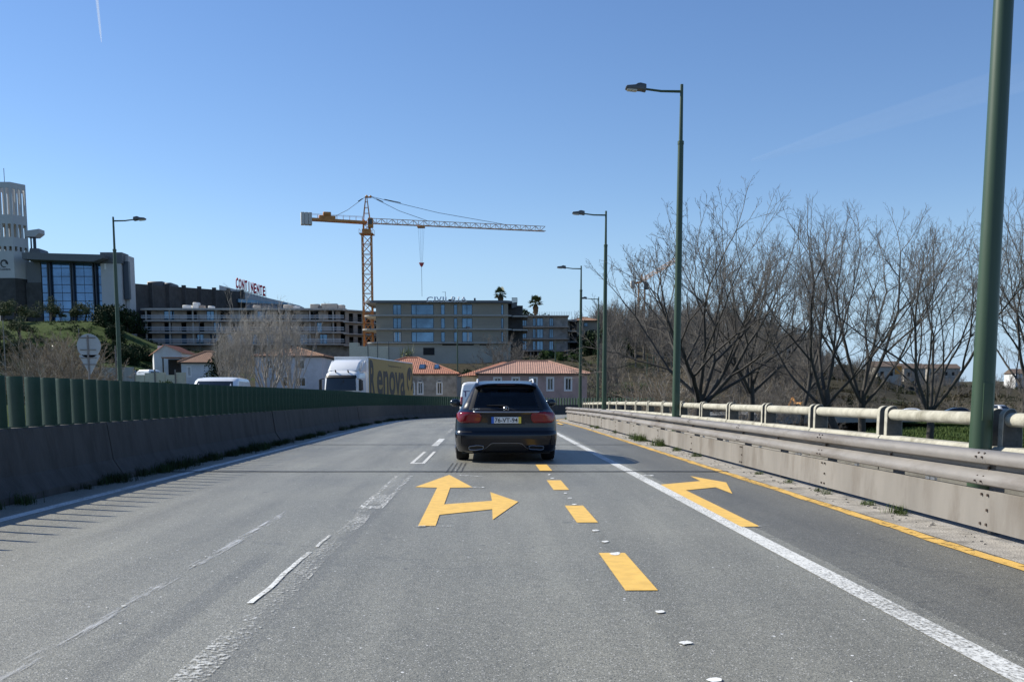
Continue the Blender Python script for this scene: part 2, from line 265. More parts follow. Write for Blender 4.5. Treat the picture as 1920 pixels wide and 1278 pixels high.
# ------------------------------------------------------------------ mesh helpers
def finish(name, me, mats, parent=None, smooth=False, kind=None, label=None):
    if not isinstance(mats, (list, tuple)): mats = [mats]
    for m in mats: me.materials.append(m)
    if smooth: me.polygons.foreach_set('use_smooth', np.ones(len(me.polygons), dtype=bool))
    o = bpy.data.objects.new(name, me); col.objects.link(o)
    if parent is not None: o.parent = parent
    if kind: o['kind'] = kind
    if label: o['label'] = label
    return o
class MB:
    def __init__(s): s.v = []; s.f = []; s.m = []; s.cur = 0
    def add(s, vs, fs):
        b = len(s.v); s.v.extend([tuple(p) for p in vs]); s.f.extend([tuple(b + i for i in f) for f in fs]); s.m.extend([s.cur] * len(fs)); return s
    def box(s, x0, x1, y0, y1, z0, z1, mat=None, bev=0):
        vs = [(x0, y0, z0), (x1, y0, z0), (x1, y1, z0), (x0, y1, z0), (x0, y0, z1), (x1, y0, z1), (x1, y1, z1), (x0, y1, z1)]
        if mat is not None: vs = [mat @ Vector(p) for p in vs]
        return s.add(vs, [(0, 3, 2, 1), (4, 5, 6, 7), (0, 1, 5, 4), (1, 2, 6, 5), (2, 3, 7, 6), (3, 0, 4, 7)])
    def prism(s, poly, axis, a, b):   # poly in the other two axes, extruded from a to b along axis
        def P(p, t): return {'x': (t, p[0], p[1]), 'y': (p[0], t, p[1]), 'z': (p[0], p[1], t)}[axis]
        n = len(poly); vs = [P(p, a) for p in poly] + [P(p, b) for p in poly]
        return s.add(vs, [tuple(range(n))[::-1], tuple(range(n, 2 * n))] + [(i, (i + 1) % n, n + (i + 1) % n, n + i) for i in range(n)])
    def tube(s, pts, rad, n=8, cap=True):
        pts = [Vector(p) for p in pts]; rad = rad if isinstance(rad, (list, tuple)) else [rad] * len(pts); vs = []; prev = None
        for i, p in enumerate(pts):
            t = (pts[min(i + 1, len(pts) - 1)] - pts[max(i - 1, 0)]).normalized()
            if prev is None: a = t.orthogonal().normalized()
            else:
                a = prev - t * prev.dot(t); a = a.normalized() if a.length > 1e-6 else t.orthogonal().normalized()
            prev = a; b = t.cross(a)
            for k in range(n):
                q = 2 * math.pi * k / n; vs.append(p + (a * math.cos(q) + b * math.sin(q)) * rad[i])
        fs = [(i * n + k, i * n + (k + 1) % n, (i + 1) * n + (k + 1) % n, (i + 1) * n + k) for i in range(len(pts) - 1) for k in range(n)]
        if cap: fs += [tuple(range(n))[::-1], tuple(range((len(pts) - 1) * n, len(pts) * n))]
        return s.add(vs, fs)
    def bar(s, a, b, t):   # square bar
        return s.tube([a, b], t * .7071, 4)
    def ball(s, c, r, nu=10, nv=7, sx=1, sy=1, sz=1):
        vs = [(c[0], c[1], c[2] - r * sz)]
        for j in range(1, nv):
            ph = -math.pi / 2 + math.pi * j / nv
            for i in range(nu): th = 2 * math.pi * i / nu; vs.append((c[0] + r * sx * math.cos(ph) * math.cos(th), c[1] + r * sy * math.cos(ph) * math.sin(th), c[2] + r * sz * math.sin(ph)))
        vs.append((c[0], c[1], c[2] + r * sz)); last = len(vs) - 1
        fs = [(0, 1 + (i + 1) % nu, 1 + i) for i in range(nu)]
        for j in range(nv - 2):
            for i in range(nu): a = 1 + j * nu; fs.append((a + i, a + (i + 1) % nu, a + nu + (i + 1) % nu, a + nu + i))
        a = 1 + (nv - 2) * nu; fs += [(a + i, a + (i + 1) % nu, last) for i in range(nu)]
        return s.add(vs, fs)
    def wall(s, P, U, width, z0, z1, th, holes=()):
        """vertical wall from P along unit U, outward normal N = U x Z; holes = (u0,u1,z0,z1)"""
        P = Vector(P); U = Vector(U).normalized(); N = U.cross(Vector((0, 0, 1)))
        us = sorted({0., width} | {h[0] for h in holes} | {h[1] for h in holes}); zs = sorted({z0, z1} | {h[2] for h in holes} | {h[3] for h in holes})
        us = [u for u in us if 0 <= u <= width]; zs = [z for z in zs if z0 <= z <= z1]
        nu, nz = len(us) - 1, len(zs) - 1
        def solid(i, j):
            if i < 0 or j < 0 or i >= nu or j >= nz: return False
            uc, zc = (us[i] + us[i + 1]) / 2, (zs[j] + zs[j + 1]) / 2
            return not any(h[0] < uc < h[1] and h[2] < zc < h[3] for h in holes)
        def pt(u, z, d): q = P + U * u - N * d; return (q.x, q.y, z)
        for i in range(nu):
            for j in range(nz):
                if not solid(i, j): continue
                a, b, c, d = us[i], us[i + 1], zs[j], zs[j + 1]
                s.add([pt(a, c, 0), pt(b, c, 0), pt(b, d, 0), pt(a, d, 0)], [(0, 1, 2, 3)])
                s.add([pt(a, c, th), pt(b, c, th), pt(b, d, th), pt(a, d, th)], [(3, 2, 1, 0)])
                if not solid(i - 1, j): s.add([pt(a, c, 0), pt(a, d, 0), pt(a, d, th), pt(a, c, th)], [(0, 1, 2, 3)])
                if not solid(i + 1, j): s.add([pt(b, c, 0), pt(b, d, 0), pt(b, d, th), pt(b, c, th)], [(3, 2, 1, 0)])
                if not solid(i, j - 1): s.add([pt(a, c, 0), pt(b, c, 0), pt(b, c, th), pt(a, c, th)], [(3, 2, 1, 0)])
                if not solid(i, j + 1): s.add([pt(a, d, 0), pt(b, d, 0), pt(b, d, th), pt(a, d, th)], [(0, 1, 2, 3)])
        return s
    def make(s, name, mats, parent=None, smooth=False, kind=None, label=None, uv=None):
        me = bpy.data.meshes.new(name); me.from_pydata(s.v, [], s.f)
        if any(s.m): me.polygons.foreach_set('material_index', s.m)
        me.update()
        return finish(name, me, mats, parent, smooth, kind, label)
def autosmooth(o, ang=35):
    me = o.data; me.polygons.foreach_set('use_smooth', np.ones(len(me.polygons), dtype=bool))
    bm = bmesh.new(); bm.from_mesh(me)
    for e in bm.edges:
        if len(e.link_faces) == 2 and e.calc_face_angle(0) > R(ang): e.smooth = False
    bm.to_mesh(me); bm.free(); return o
def bevel(o, wdt=.02, seg=2, ang=30):
    bm = bmesh.new(); bm.from_mesh(o.data); bmesh.ops.remove_doubles(bm, verts=bm.verts, dist=1e-5)
    es = [e for e in bm.edges if len(e.link_faces) == 2 and e.calc_face_angle(0) > R(ang)]
    bmesh.ops.bevel(bm, geom=es, offset=wdt, segments=seg, affect='EDGES', profile=.5)
    bm.to_mesh(o.data); bm.free(); return autosmooth(o, 40)
def thing(name, label, cat, loc=(0, 0, 0), rz=0, group=None):
    o = bpy.data.objects.new(name, None); col.objects.link(o); o.location = loc; o.rotation_euler = (0, 0, rz); o.empty_display_size = .3
    o['label'] = label; o['category'] = cat
    if group: o['group'] = group
    return o
def tag(o, label, cat, group=None):
    o['label'] = label; o['category'] = cat
    if group: o['group'] = group
    return o
def struct(o, kind='structure'): o['kind'] = kind; return o
def link_copy(o, parent=None):
    c = o.copy(); col.objects.link(c)
    if parent is not None: c.parent = parent
    for ch in list(o.children): link_copy(ch, c)
    return c
def place(proto, first, loc, rz=0, label=None, s=1, group=None):
    o = proto if first else link_copy(proto)
    o.location = loc; o.rotation_euler = (0, 0, rz); o.scale = (s, s, s) if not isinstance(s, (tuple, list)) else s
    if label: o['label'] = label
    if group: o['group'] = group
    return o
def text_mesh(txt, size=1., ext=0., bold=0., space=1.):
    cu = bpy.data.curves.new('t', 'FONT'); cu.body = txt; cu.size = size; cu.extrude = ext; cu.offset = bold; cu.space_character = space; cu.align_x = 'CENTER'; cu.resolution_u = 4
    o = bpy.data.objects.new('t', cu); col.objects.link(o)
    me = bpy.data.meshes.new_from_object(o.evaluated_get(bpy.context.evaluated_depsgraph_get())); bpy.data.objects.remove(o); bpy.data.curves.remove(cu)
    return me
def text_obj(name, txt, mat, parent, M4, width=None, height=None, ext=0., bold=0., space=1.):
    """text laid in the XZ plane of M4, centred, fitted to width x height"""
    me = text_mesh(txt, 1., 0, bold, space); n = len(me.vertices); co = np.empty(n * 3); me.vertices.foreach_get('co', co); co = co.reshape(-1, 3)
    lo, hi = co.min(0), co.max(0); sx = (width / (hi[0] - lo[0])) if width else 1; sz = (height / (hi[1] - lo[1])) if height else sx
    if not width: sx = sz
    c = (lo + hi) / 2; x = (co[:, 0] - c[0]) * sx; z = (co[:, 1] - c[1]) * sz
    new = np.stack([x, np.zeros(n), z], 1); me.vertices.foreach_set('co', new.ravel()); me.update()
    if ext:
        bm = bmesh.new(); bm.from_mesh(me); g = bmesh.ops.extrude_face_region(bm, geom=bm.faces[:])
        bmesh.ops.translate(bm, verts=[v for v in g['geom'] if isinstance(v, bmesh.types.BMVert)], vec=(0, ext, 0)); bmesh.ops.recalc_face_normals(bm, faces=bm.faces[:]); bm.to_mesh(me); bm.free()
    me.transform(M4)
    return finish(name, me, mat, parent)

# ------------------------------------------------------------------ road alignment
S0, RAD, X0, SL = 50.0, 58.0, -4.57, -0.0247
HD = math.atan(SL)                                   # heading slightly left
def smooth01(t): t = max(0., min(1., t)); return t * t * (3 - 2 * t)
def rz_(s): return -0.32 * smooth01((s - 32) / 60)
def P(s, u, z=0.0):
    th = HD if s <= S0 else HD + (s - S0) / RAD
    if s <= S0: bx, by = X0 + s * math.sin(HD), s * math.cos(HD)
    else:
        bx0, by0 = X0 + S0 * math.sin(HD), S0 * math.cos(HD)
        cx, cy = bx0 + RAD * math.cos(HD), by0 - RAD * math.sin(HD)
        bx, by = cx - RAD * math.cos(th), cy + RAD * math.sin(th)
    return Vector((bx + u * math.cos(th), by - u * math.sin(th), z + rz_(s)))
def head(s): return HD if s <= S0 else HD + (s - S0) / RAD
def inv(X, Y):   # (s,u) of a point on the straight part
    dx, dy = X - X0, Y; c, s_ = math.cos(HD), math.sin(HD)
    return dx * s_ + dy * c, dx * c - dy * s_
def strip(name, u0, u1, s0, s1, z, mat, parent=None, ds=2., kind=None, nu=1, wob=0, label=None):
    n = max(1, int(math.ceil((s1 - s0) / ds))); mb = []; fs = []; uv = []
    for i in range(n + 1):
        s = s0 + (s1 - s0) * i / n
        for j in range(nu + 1):
            u = u0 + (u1 - u0) * j / nu
            if wob: u += wob * mnoise.noise(Vector((s * 2.3, u * 3.1, 4.2)))
            mb.append(P(s, u, z)); uv.append((u, s))
    fs = [(i * (nu + 1) + j, i * (nu + 1) + j + 1, (i + 1) * (nu + 1) + j + 1, (i + 1) * (nu + 1) + j) for i in range(n) for j in range(nu)]
    me = bpy.data.meshes.new(name); me.from_pydata(mb, [], fs)
    ul = me.uv_layers.new(name='UVMap'); li = np.empty(len(me.loops), dtype=int); me.loops.foreach_get('vertex_index', li); ul.data.foreach_set('uv', np.array(uv)[li].ravel())
    return finish(name, me, mat, parent, kind=kind, label=label)

# ------------------------------------------------------------------ terrain
TA = [-1.5, -.62, -.42, -.33, -.24, -.14, -.05, .04, .12, .22, .32, .42, .60, 1.5]
TY = [-60, 45, 70, 100, 140, 185, 225, 245, 300, 360, 500, 900, 3000, 12000]
TZ = [  # columns follow TA
    [-.6, -.6, -.6, -.8, -1.2, -3.2, -3.2, -3.2, -3.2, -3.2, -3.2, -3.2, -3.2, -3.2],
    [-.4, -.2, -.2, -.4, -1.2, -3.2, -3.2, -3.2, -3.2, -3.2, -3.2, -3.2, -3.2, -3.2],
    [.6, .6, .6, .3, -.6, -2, -2.6, -2.8, -2.8, -2.8, -2.8, -2.8, -2.8, -2.8],
    [2.6, 2.6, 2.4, 1.8, .6, -.4, -1.0, -1.2, -1.6, -1.9, -2, -2, -2, -2],
    [4.2, 4.2, 3.8, 3.2, 2.0, .6, -.3, -.4, -.5, -.6, -1.2, -1.2, -1.2, -1.2],
    [8, 8, 8, 5.6, 5, 4, 3.2, 4, 4.5, 3, .6, -.6, -.6, -.6],
    [17, 18, 17.5, 11.5, 9.0, 8.5, 8.6, 9.5, 11, 8, 3, 0, 0, 0],
    [19, 19.2, 19.2, 12.3, 10.8, 9.6, 9.5, 11, 14, 11, 5, 1, 0, 0],
    [20, 20, 20, 19, 13, 12, 11, 15, 20, 19.5, 9, 1, 0, 0],
    [20, 20, 20, 19.5, 14, 13, 12, 14, 19, 18, 12, 5, 3, 2],
    [20, 20, 20, 20, 15, 14, 13, 13, 17, 18, 11, 3, 1, 1],
    [18, 18, 18, 18, 14, 12, 10, 10, 12, 14, 12, 8, 9, 10],
    [10, 10, 10, 10, 10, 8, 8, 8, 10, 20, 34, 44, 46, 40],
    [0, 0, 0, 0, 0, 0, 0, 0, 0, 10, 20, 30, 30, 20]]
TZ = np.array(TZ, float)
def hz(X, Y):
    a = X / max(Y, 30.); a = min(max(a, TA[0]), TA[-1] - 1e-6); y = min(max(Y, TY[0]), TY[-1] - 1e-6)
    i = int(np.searchsorted(TA, a, 'right') - 1); j = int(np.searchsorted(TY, y, 'right') - 1)
    i = min(i, len(TA) - 2); j = min(j, len(TY) - 2)
    ta = smooth01((a - TA[i]) / (TA[i + 1] - TA[i])); ty = smooth01((y - TY[j]) / (TY[j + 1] - TY[j]))
    z = (TZ[j, i] * (1 - ta) + TZ[j, i + 1] * ta) * (1 - ty) + (TZ[j + 1, i] * (1 - ta) + TZ[j + 1, i + 1] * ta) * ty
    if Y > 60: z += .5 * mnoise.noise(Vector((X * .06, Y * .06, 0))) * min(1, (Y - 60) / 40) * (1 if Y < 400 else 3)
    lim = -1.1   # keep the ground below the deck
    if Y < 125:
        xl, xr = -21 - max(0, (Y - 45)) * .02, 6.5 + max(0, Y - 50) * .6
        if xl < X < xr: z = min(z, lim)
        elif xl - 6 < X <= xl: t = (xl - X) / 6; z = min(z, lim + (max(z, lim) - lim) * t)
    return z
def build_terrain():
    xs = np.concatenate([-np.geomspace(9000, 210, 14), np.arange(-200, 201, 4.), np.geomspace(210, 9000, 14)])
    ys = np.concatenate([np.arange(-60, 420, 4.), np.geomspace(425, 12000, 26)])
    vs = []; cover = []
    for y in ys:
        for x in xs:
            z = hz(x, y); vs.append((x, y, z))
            a = x / max(y, 30)
            g = .12
            if a < -.33 and y < 245: g = .58
            if a > .36 and y < 140: g = .8
            if .1 < a < .2 and 140 < y < 175: g = .7
            if -.3 < a < .1 and 150 < y < 225: g = .22
            if y > 400: g = .2
            cover.append(g)
    nx = len(xs)
    fs = [(j * nx + i, j * nx + i + 1, (j + 1) * nx + i + 1, (j + 1) * nx + i) for j in range(len(ys) - 1) for i in range(nx - 1)]
    me = bpy.data.meshes.new('ground'); me.from_pydata(vs, [], fs)
    ca = me.color_attributes.new('cover', 'FLOAT_COLOR', 'POINT'); c = np.ones((len(vs), 4)); c[:, 0] = cover; c[:, 1] = cover; c[:, 2] = cover; ca.data.foreach_set('color', c.ravel())
    return finish('ground', me, MT['ground'], smooth=True, kind='structure')
build_terrain()

# ------------------------------------------------------------------ road, markings
road = strip('road', -.62, 9.0, -14, 135, 0, MT['asphalt'], kind='structure', ds=1.5, nu=4)
deck = MB()
for i in range(60):
    s0, s1 = -14 + i * 2.5, -14 + (i + 1) * 2.5
    a, b, c, d = P(s0, -13.6, -.01), P(s0, 10.9, -.01), P(s1, 10.9, -.01), P(s1, -13.6, -.01)
    lo = [Vector((q.x, q.y, q.z - .9)) for q in (a, b, c, d)]
    deck.add([a, b, c, d] + lo, [(0, 1, 2, 3), (7, 6, 5, 4), (0, 4, 5, 1), (3, 2, 6, 7), (0, 3, 7, 4), (1, 5, 6, 2)])
dk = deck.make('bridge_deck', MT['deck']); struct(dk)
struct(strip('oncoming_road', -13.0, -1.05, -14, 130, .004, MT['asphalt'], kind='structure', ds=2))
strip('left_edge_line', -.07, .07, -14, 130, .004, MT['white'], road, ds=1.5)
strip('right_edge_line', 6.70, 6.85, -14, 34, .004, MT['white'], road, ds=1.5)
strip('yellow_edge_line', 8.12, 8.25, -14, 66, .006, MT['yellow_edge'], road, ds=.25, wob=.035, nu=2)
strip('dusty_strip', 8.27, 8.98, -14, 66, .004, MT['kerbstrip'], road, ds=.5, nu=2)
strip('old_centre_line', 3.225, 3.26, 5.4, 7.25, .0065, MT['white_solid'], road, ds=.1, wob=.015); strip('old_centre_line', 3.235, 3.262, 7.5, 8.15, .0065, MT['white_solid'], road, ds=.1, wob=.015)
strip('old_centre_line', 3.27, 3.43, -14, 14, .005, MT['chips'], road, ds=1, wob=.05, nu=2)
strip('ghost_line', 2.52, 2.60, -6, 10, .004, MT['white_ghost'], road, ds=1)
def hollow_dash(s0, s1, m='white'):
    mb = MB(); z = .004
    for (u0, u1, a, b) in ((3.22, 3.28, s0, s1), (3.42, 3.48, s0, s1), (3.28, 3.42, s0, s0 + .18)):
        mb.add([P(a, u0, z), P(a, u1, z), P(b, u1, z), P(b, u0, z)], [(0, 1, 2, 3)])
    return mb.make('hollow_dash', MT[m], road)
hollow_dash(10.2, 14.5, 'white_faint'); hollow_dash(17.2, 21.0); 
strip('white_dash', 3.24, 3.40, 23.5, 27.5, .004, MT['white'], road); strip('white_dash', 3.24, 3.36, 32, 36, .004, MT['white_faint'], road)
for k in range(4):
    c = (5.72 + 3.24 * k, 7.16 + 3.24 * k)
    strip('yellow_dash', 5.39, 5.585, c[0], c[1], .005, MT['yellow'], road)
def marking(name, pts, mat, z=.006, label=None):
    g = [gnd(x, y, 0) for x, y in pts]; vs = [(q.x, q.y, z) for q in g]
    bm = bmesh.new(); bv = [bm.verts.new(v) for v in vs]; f = bm.faces.new(bv); f.normal_update()
    if f.normal.z < 0: f.normal_flip()
    bmesh.ops.triangulate(bm, faces=bm.faces[:]); me = bpy.data.meshes.new(name); bm.to_mesh(me); bm.free()
    return finish(name, me, mat, road, label=label)
A1 = [(575, 903), (706, 903), (735, 820), (1130, 778), (1133, 857), (1325, 722), (1115, 650), (1128, 715), (770, 742), (815, 617), (985, 615), (808, 520), (553, 612), (717, 617)]
marking('yellow_arrow', [(640 + x / 3.993, 760 + y / 3.993) for x, y in A1], MT['yellow'], label='yellow arrow pointing both straight on and to the right')
A2 = [(1165, 412), (712, 175), (935, 155), (878, 127), (1080, 163), (1115, 227), (1020, 190), (855, 207), (1268, 410)]
marking('yellow_arrow', [(1000 + x / 2.986, 850 + y / 2.986) for x, y in A2], MT['yellow'], label='yellow bent arrow turning right next to the white edge line')
marking('yellow_arrow', [(1043, 793), (1052, 796), (1057, 795), (1047, 792)], MT['yellow'])
def dab(px, py, wpx, hpx):
    mb = [(px + wpx / 2 * math.cos(t) * (1 + .25 * random.uniform(-1, 1)), py + hpx / 2 * math.sin(t) * (1 + .3 * random.uniform(-1, 1))) for t in [k * math.pi / 5 for k in range(10)]]
    marking('white_dab', mb, MT['white_new' if px > 500 else 'white_faint'], .007)
for d in [(1237, 1148, 20, 5), (1285, 1206, 24, 7), (1340, 1276, 27, 8), (1116, 995, 13, 3), (1135, 1016, 14, 3), (1154, 1039, 19, 6), (1060, 925, 8, 1.6), (1068, 934, 9, 1.8), (1077, 946, 9, 1.8), (1030, 890, 6, 1.5), (1036, 897, 7, 1.4), (390, 1045, 14, 5), (235, 1137, 16, 4), (362, 1061, 9, 3), (200, 1140, 3, 2)]: dab(*d)
def chalk(pts):
    marking('chalk_line', pts, MT['white_faint'], .008)
chalk([(780, 986.2), (846, 986.2), (846, 987.4), (780, 987.4)]); chalk([(880, 913.2), (908, 913.2), (908, 914.4), (880, 914.4)]); chalk([(862, 891), (904, 893), (904, 894), (862, 892.2)]); chalk([(1421, 986), (1440, 985.5), (1440, 987.5), (1421, 988)]); chalk([(1198, 890.5), (1226, 891), (1226, 893), (1198, 892.3)])
# transverse expansion joints
for py, t, x0, x1 in ((884, .11, 100, 1480), (833.5, .10, 380, 1235), (785, .2, 700, 1100)):
    c = gnd(850, py)
    s, _ = inv(c.x, c.y)
    n = 16; mb = MB(); vs = []
    for i in range(n + 1):
        u = -.6 + 8.9 * i / n; w_ = t * (1 + .25 * mnoise.noise(Vector((u * 1.7, s, 0)))); ds = .04 * mnoise.noise(Vector((u * .8, s + 3, 0))) + (u - 4) * HD
        vs += [P(s + ds - w_ / 2, u, .0085), P(s + ds + w_ / 2, u, .0085)]
    mb.add(vs, [(2 * i, 2 * i + 2, 2 * i + 3, 2 * i + 1) for i in range(n)]); mb.make('expansion_joint', MT['seam'], road)
# tyre skid tread behind the car
mb = MB()
for k in range(4):
    u = 3.92 + .075 * k
    vs = []
    for i in range(9):
        s = 15.1 + i * .28; vs += [P(s, u + .004 * i - .0, .005), P(s, u + .004 * i + .03, .005)]
    mb.add(vs, [(2 * i, 2 * i + 1, 2 * i + 3, 2 * i + 2) for i in range(8)])
mb.make('tyre_mark', worn_paint('skid_rubber', (.05, .05, .05), keep=.5, scale=25, soft=.15), road)

# ------------------------------------------------------------------ median barrier with anti glare slats
bar = thing('median_barrier', 'concrete median barrier topped by a row of green plastic slats', 'barrier')
prof = [(-.30, 0), (.30, 0), (.30, .08), (.17, .28), (.10, .78), (.085, .80), (-.085, .80), (-.10, .78), (-.17, .28), (-.30, .08)]
UB = -.86
s = -13.
k = 0
while s < 108:
    L = 5.4; s1 = s + L - .03; n = 4 if s > S0 - 6 else 2; vs = []
    jit = random.uniform(-.012, .012)
    for i in range(n + 1):
        for (x, z) in prof: vs.append(P(s + (s1 - s) * i / n, UB + x + jit, z))
    m = len(prof)
    fs = [(i * m + j, i * m + (j + 1) % m, (i + 1) * m + (j + 1) % m, (i + 1) * m + j) for i in range(n) for j in range(m)] + [tuple(range(m)), tuple(range(n * m, n * m + m))[::-1]]
    MB().add(vs, fs).make('barrier_segment', MT['barrier'], bar); s += L
def slat_mesh():
    mb = MB(); n = 7; W = .215; H = .575; vs = []
    outer = []; inner = []
    for i in range(n):
        t = -1 + 2 * i / (n - 1); outer.append((t * W / 2, -.030 * (1 - t * t))); inner.append((t * W / 2 * .97, -.030 * (1 - t * t) + .012))
    loop = outer + inner[::-1]; m = len(loop)
    for z, sc_ in ((0, 1), (H - .03, 1), (H - .006, .985), (H, .94)):
        for x, y in loop: vs.append((x * sc_, y, z))
    fs = [(j * m + i, j * m + (i + 1) % m, (j + 1) * m + (i + 1) % m, (j + 1) * m + i) for j in range(3) for i in range(m)]
    for j, z in ((0, 0), (3, H)):
        for i in range(n - 1):
            a, b = i, i + 1; q = (j * m + a, j * m + b, j * m + m - 1 - b, j * m + m - 1 - a); fs.append(q if j else q[::-1])
    mb.add(vs, fs); mb.box(-.11, .11, -.05, .05, -.012, .0)
    o = mb.make('slat', MT['slat'], bar); return autosmooth(o, 40)
sl = slat_mesh(); i = 0; s = -2.2; cnt = 0
while s < 108 and cnt < 290:
    o = sl if cnt == 0 else sl.copy()
    if cnt: col.objects.link(o); o.parent = bar
    q = P(s, UB, .812); o.location = q; o.rotation_euler = (random.uniform(-.012, .012), random.uniform(-.012, .012), -head(s) - R(13) + random.uniform(-.03, .03)); s += .43; cnt += 1

# ------------------------------------------------------------------ guardrail
gr = thing('guardrail', 'weathered steel guardrail with a flat lower skirt along the right kerb', 'guardrail')
UG = 8.74
wp = [(.00, .415), (-.04, .422), (-.09, .438), (-.098, .465), (-.088, .498), (-.02, .545), (.0, .56), (.0, .592), (-.045, .600), (-.09, .612), (-.10, .64), (-.094, .675), (-.055, .705), (.0, .715), (.012, .708), (-.045, .695), (-.082, .67), (-.088, .642), (-.08, .625), (.012, .605), (.012, .55), (-.008, .535), (-.076, .49), (-.085, .465), (-.078, .45), (.0, .428)]
def sweep(name, prof, u, s0, s1, n, mat, parent, dz0=0, dz1=0, close=True, smooth=True):
    vs = []; m = len(prof)
    for i in range(n + 1):
        for (x, z) in prof: vs.append(P(s0 + (s1 - s0) * i / n, u + x, z + dz0 + (dz1 - dz0) * i / n))
    fs = [(i * m + j, i * m + (j + 1) % m, (i + 1) * m + (j + 1) % m, (i + 1) * m + j) for i in range(n) for j in range(m)] + [tuple(range(m)), tuple(range(n * m, n * m + m))[::-1]]
    o = MB().add(vs, fs).make(name, mat, parent)
    return autosmooth(o, 50) if smooth else o
def hexbolt(mb, c, r=.012, d=.012):
    n = 6; vs = []
    for dx in (0, -d):
        for k in range(n): vs.append((c.x + dx, c.y + r * math.cos(k * math.pi / 3), c.z + r * math.sin(k * math.pi / 3)))
    mb.add(vs, [(k, (k + 1) % n, n + (k + 1) % n, n + k) for k in range(n)] + [tuple(range(n, 2 * n))])
SG = [0.1 + 4 * k for k in range(-3, 16)]
for k in range(len(SG) - 1):
    s0, s1 = SG[k], SG[k + 1]
    sweep('rail_beam', wp, UG, s0 - .16, s1 - .0, 3, MT['galv'], gr, dz0=random.uniform(-.004, .004), dz1=random.uniform(-.004, .004))
    j = random.uniform(-.004, .004)
    sweep('lower_panel', [(-.035 + j, .055), (-.03 + j, .375), (-.015 + j, .385), (-.005 + j, .38), (-.02 + j, .06)], UG, s0 - .12 if k % 2 else s0, s1, 2, MT['galvp'], gr, smooth=False)
    mb = MB(); 
    for ds in (-.12, -.02):
        for z in (.10, .22, .345): 
            if z == .22 and ds == -.02: continue
            hexbolt(mb, P(s0 + ds, UG - .035, z))
        for z in (.50, .66, .46, .69): hexbolt(mb, P(s0 + ds, UG - (.10 if z in (.66, .46) else .075), z), r=.009)
    hexbolt(mb, P(s0 - .07, UG - .01, .565), r=.015); hexbolt(mb, P(s0 + 1.95, UG - .01, .565), r=.015)
    mb.make('bolt_cluster', MT['bolt'], gr, kind='stuff')
    for ds in (0.0, 2.0):
        mb = MB(); a = P(s0 + ds, UG + .10, 0); mb.box(a.x - .05, a.x + .05, a.y - .03, a.y + .03, rz_(s0), .66 + rz_(s0)); mb.make('rail_post', MT['galv'], gr)
        mb = MB(); a = P(s0 + ds, UG + .03, 0); mb.box(a.x - .035, a.x + .03, a.y - .06, a.y + .06, .46 + rz_(s0), .66 + rz_(s0)); mb.make('spacer_block', MT['galv'], gr)
    for ds in (.95, 1.06, 2.9):
        mb = MB(); a = P(s0 + ds, UG - .01, 0); mb.box(a.x - .012, a.x + .012, a.y - .045, a.y + .04, .385 + rz_(s0), .41 + rz_(s0)); mb.make('reflector', MT['whiteplate'], gr)
# rounded terminal
s1 = SG[-1]; vs = []; mb = MB()
for i in range(7):
    t = i / 6 * math.pi; du = .22 * (1 - math.cos(t)); dsx = .28 * math.sin(t)
    for (x, z) in wp[:14]: vs.append(P(s1 + dsx, UG + x * math.cos(t) + du, z))
m = 14
mb.add(vs, [(i * m + j, i * m + j + 1, (i + 1) * m + j + 1, (i + 1) * m + j) for i in range(6) for j in range(m - 1)]); autosmooth(mb.make('rail_terminal', MT['galv'], gr), 60)

# walkway between guardrail and parapet
PXS = [(-14, 5.45), (0, 5.40), (20, 5.32), (32, 5.20), (50, 4.95), (62, 4.95), (76, 5.35)]
def pxx(Y): return float(np.interp(Y, [a for a, b in PXS], [b for a, b in PXS]))
mb = MB(); n = 46
for i in range(n):
    y0, y1 = -14 + 2 * i, -14 + 2 * (i + 1); s0_, s1_ = inv(3.6, y0)[0], inv(3.6, y1)[0]
    a, b = P(s0_, 9.0, 0), P(s1_, 9.0, 0); a.y, b.y = y0, y1
    za, zb = rz_(y0) + .12, rz_(y1) + .12
    xa, xb = min(a.x, pxx(y0) - .2), min(b.x, pxx(y1) - .2)
    mb.add([(xa, y0, za), (pxx(y0) + .2, y0, za), (pxx(y1) + .2, y1, zb), (xb, y1, zb), (xa, y0, za - .2), (xb, y1, zb - .2)], [(0, 1, 2, 3), (0, 3, 5, 4)])
struct(mb.make('walkway', MT['kerbstrip']))

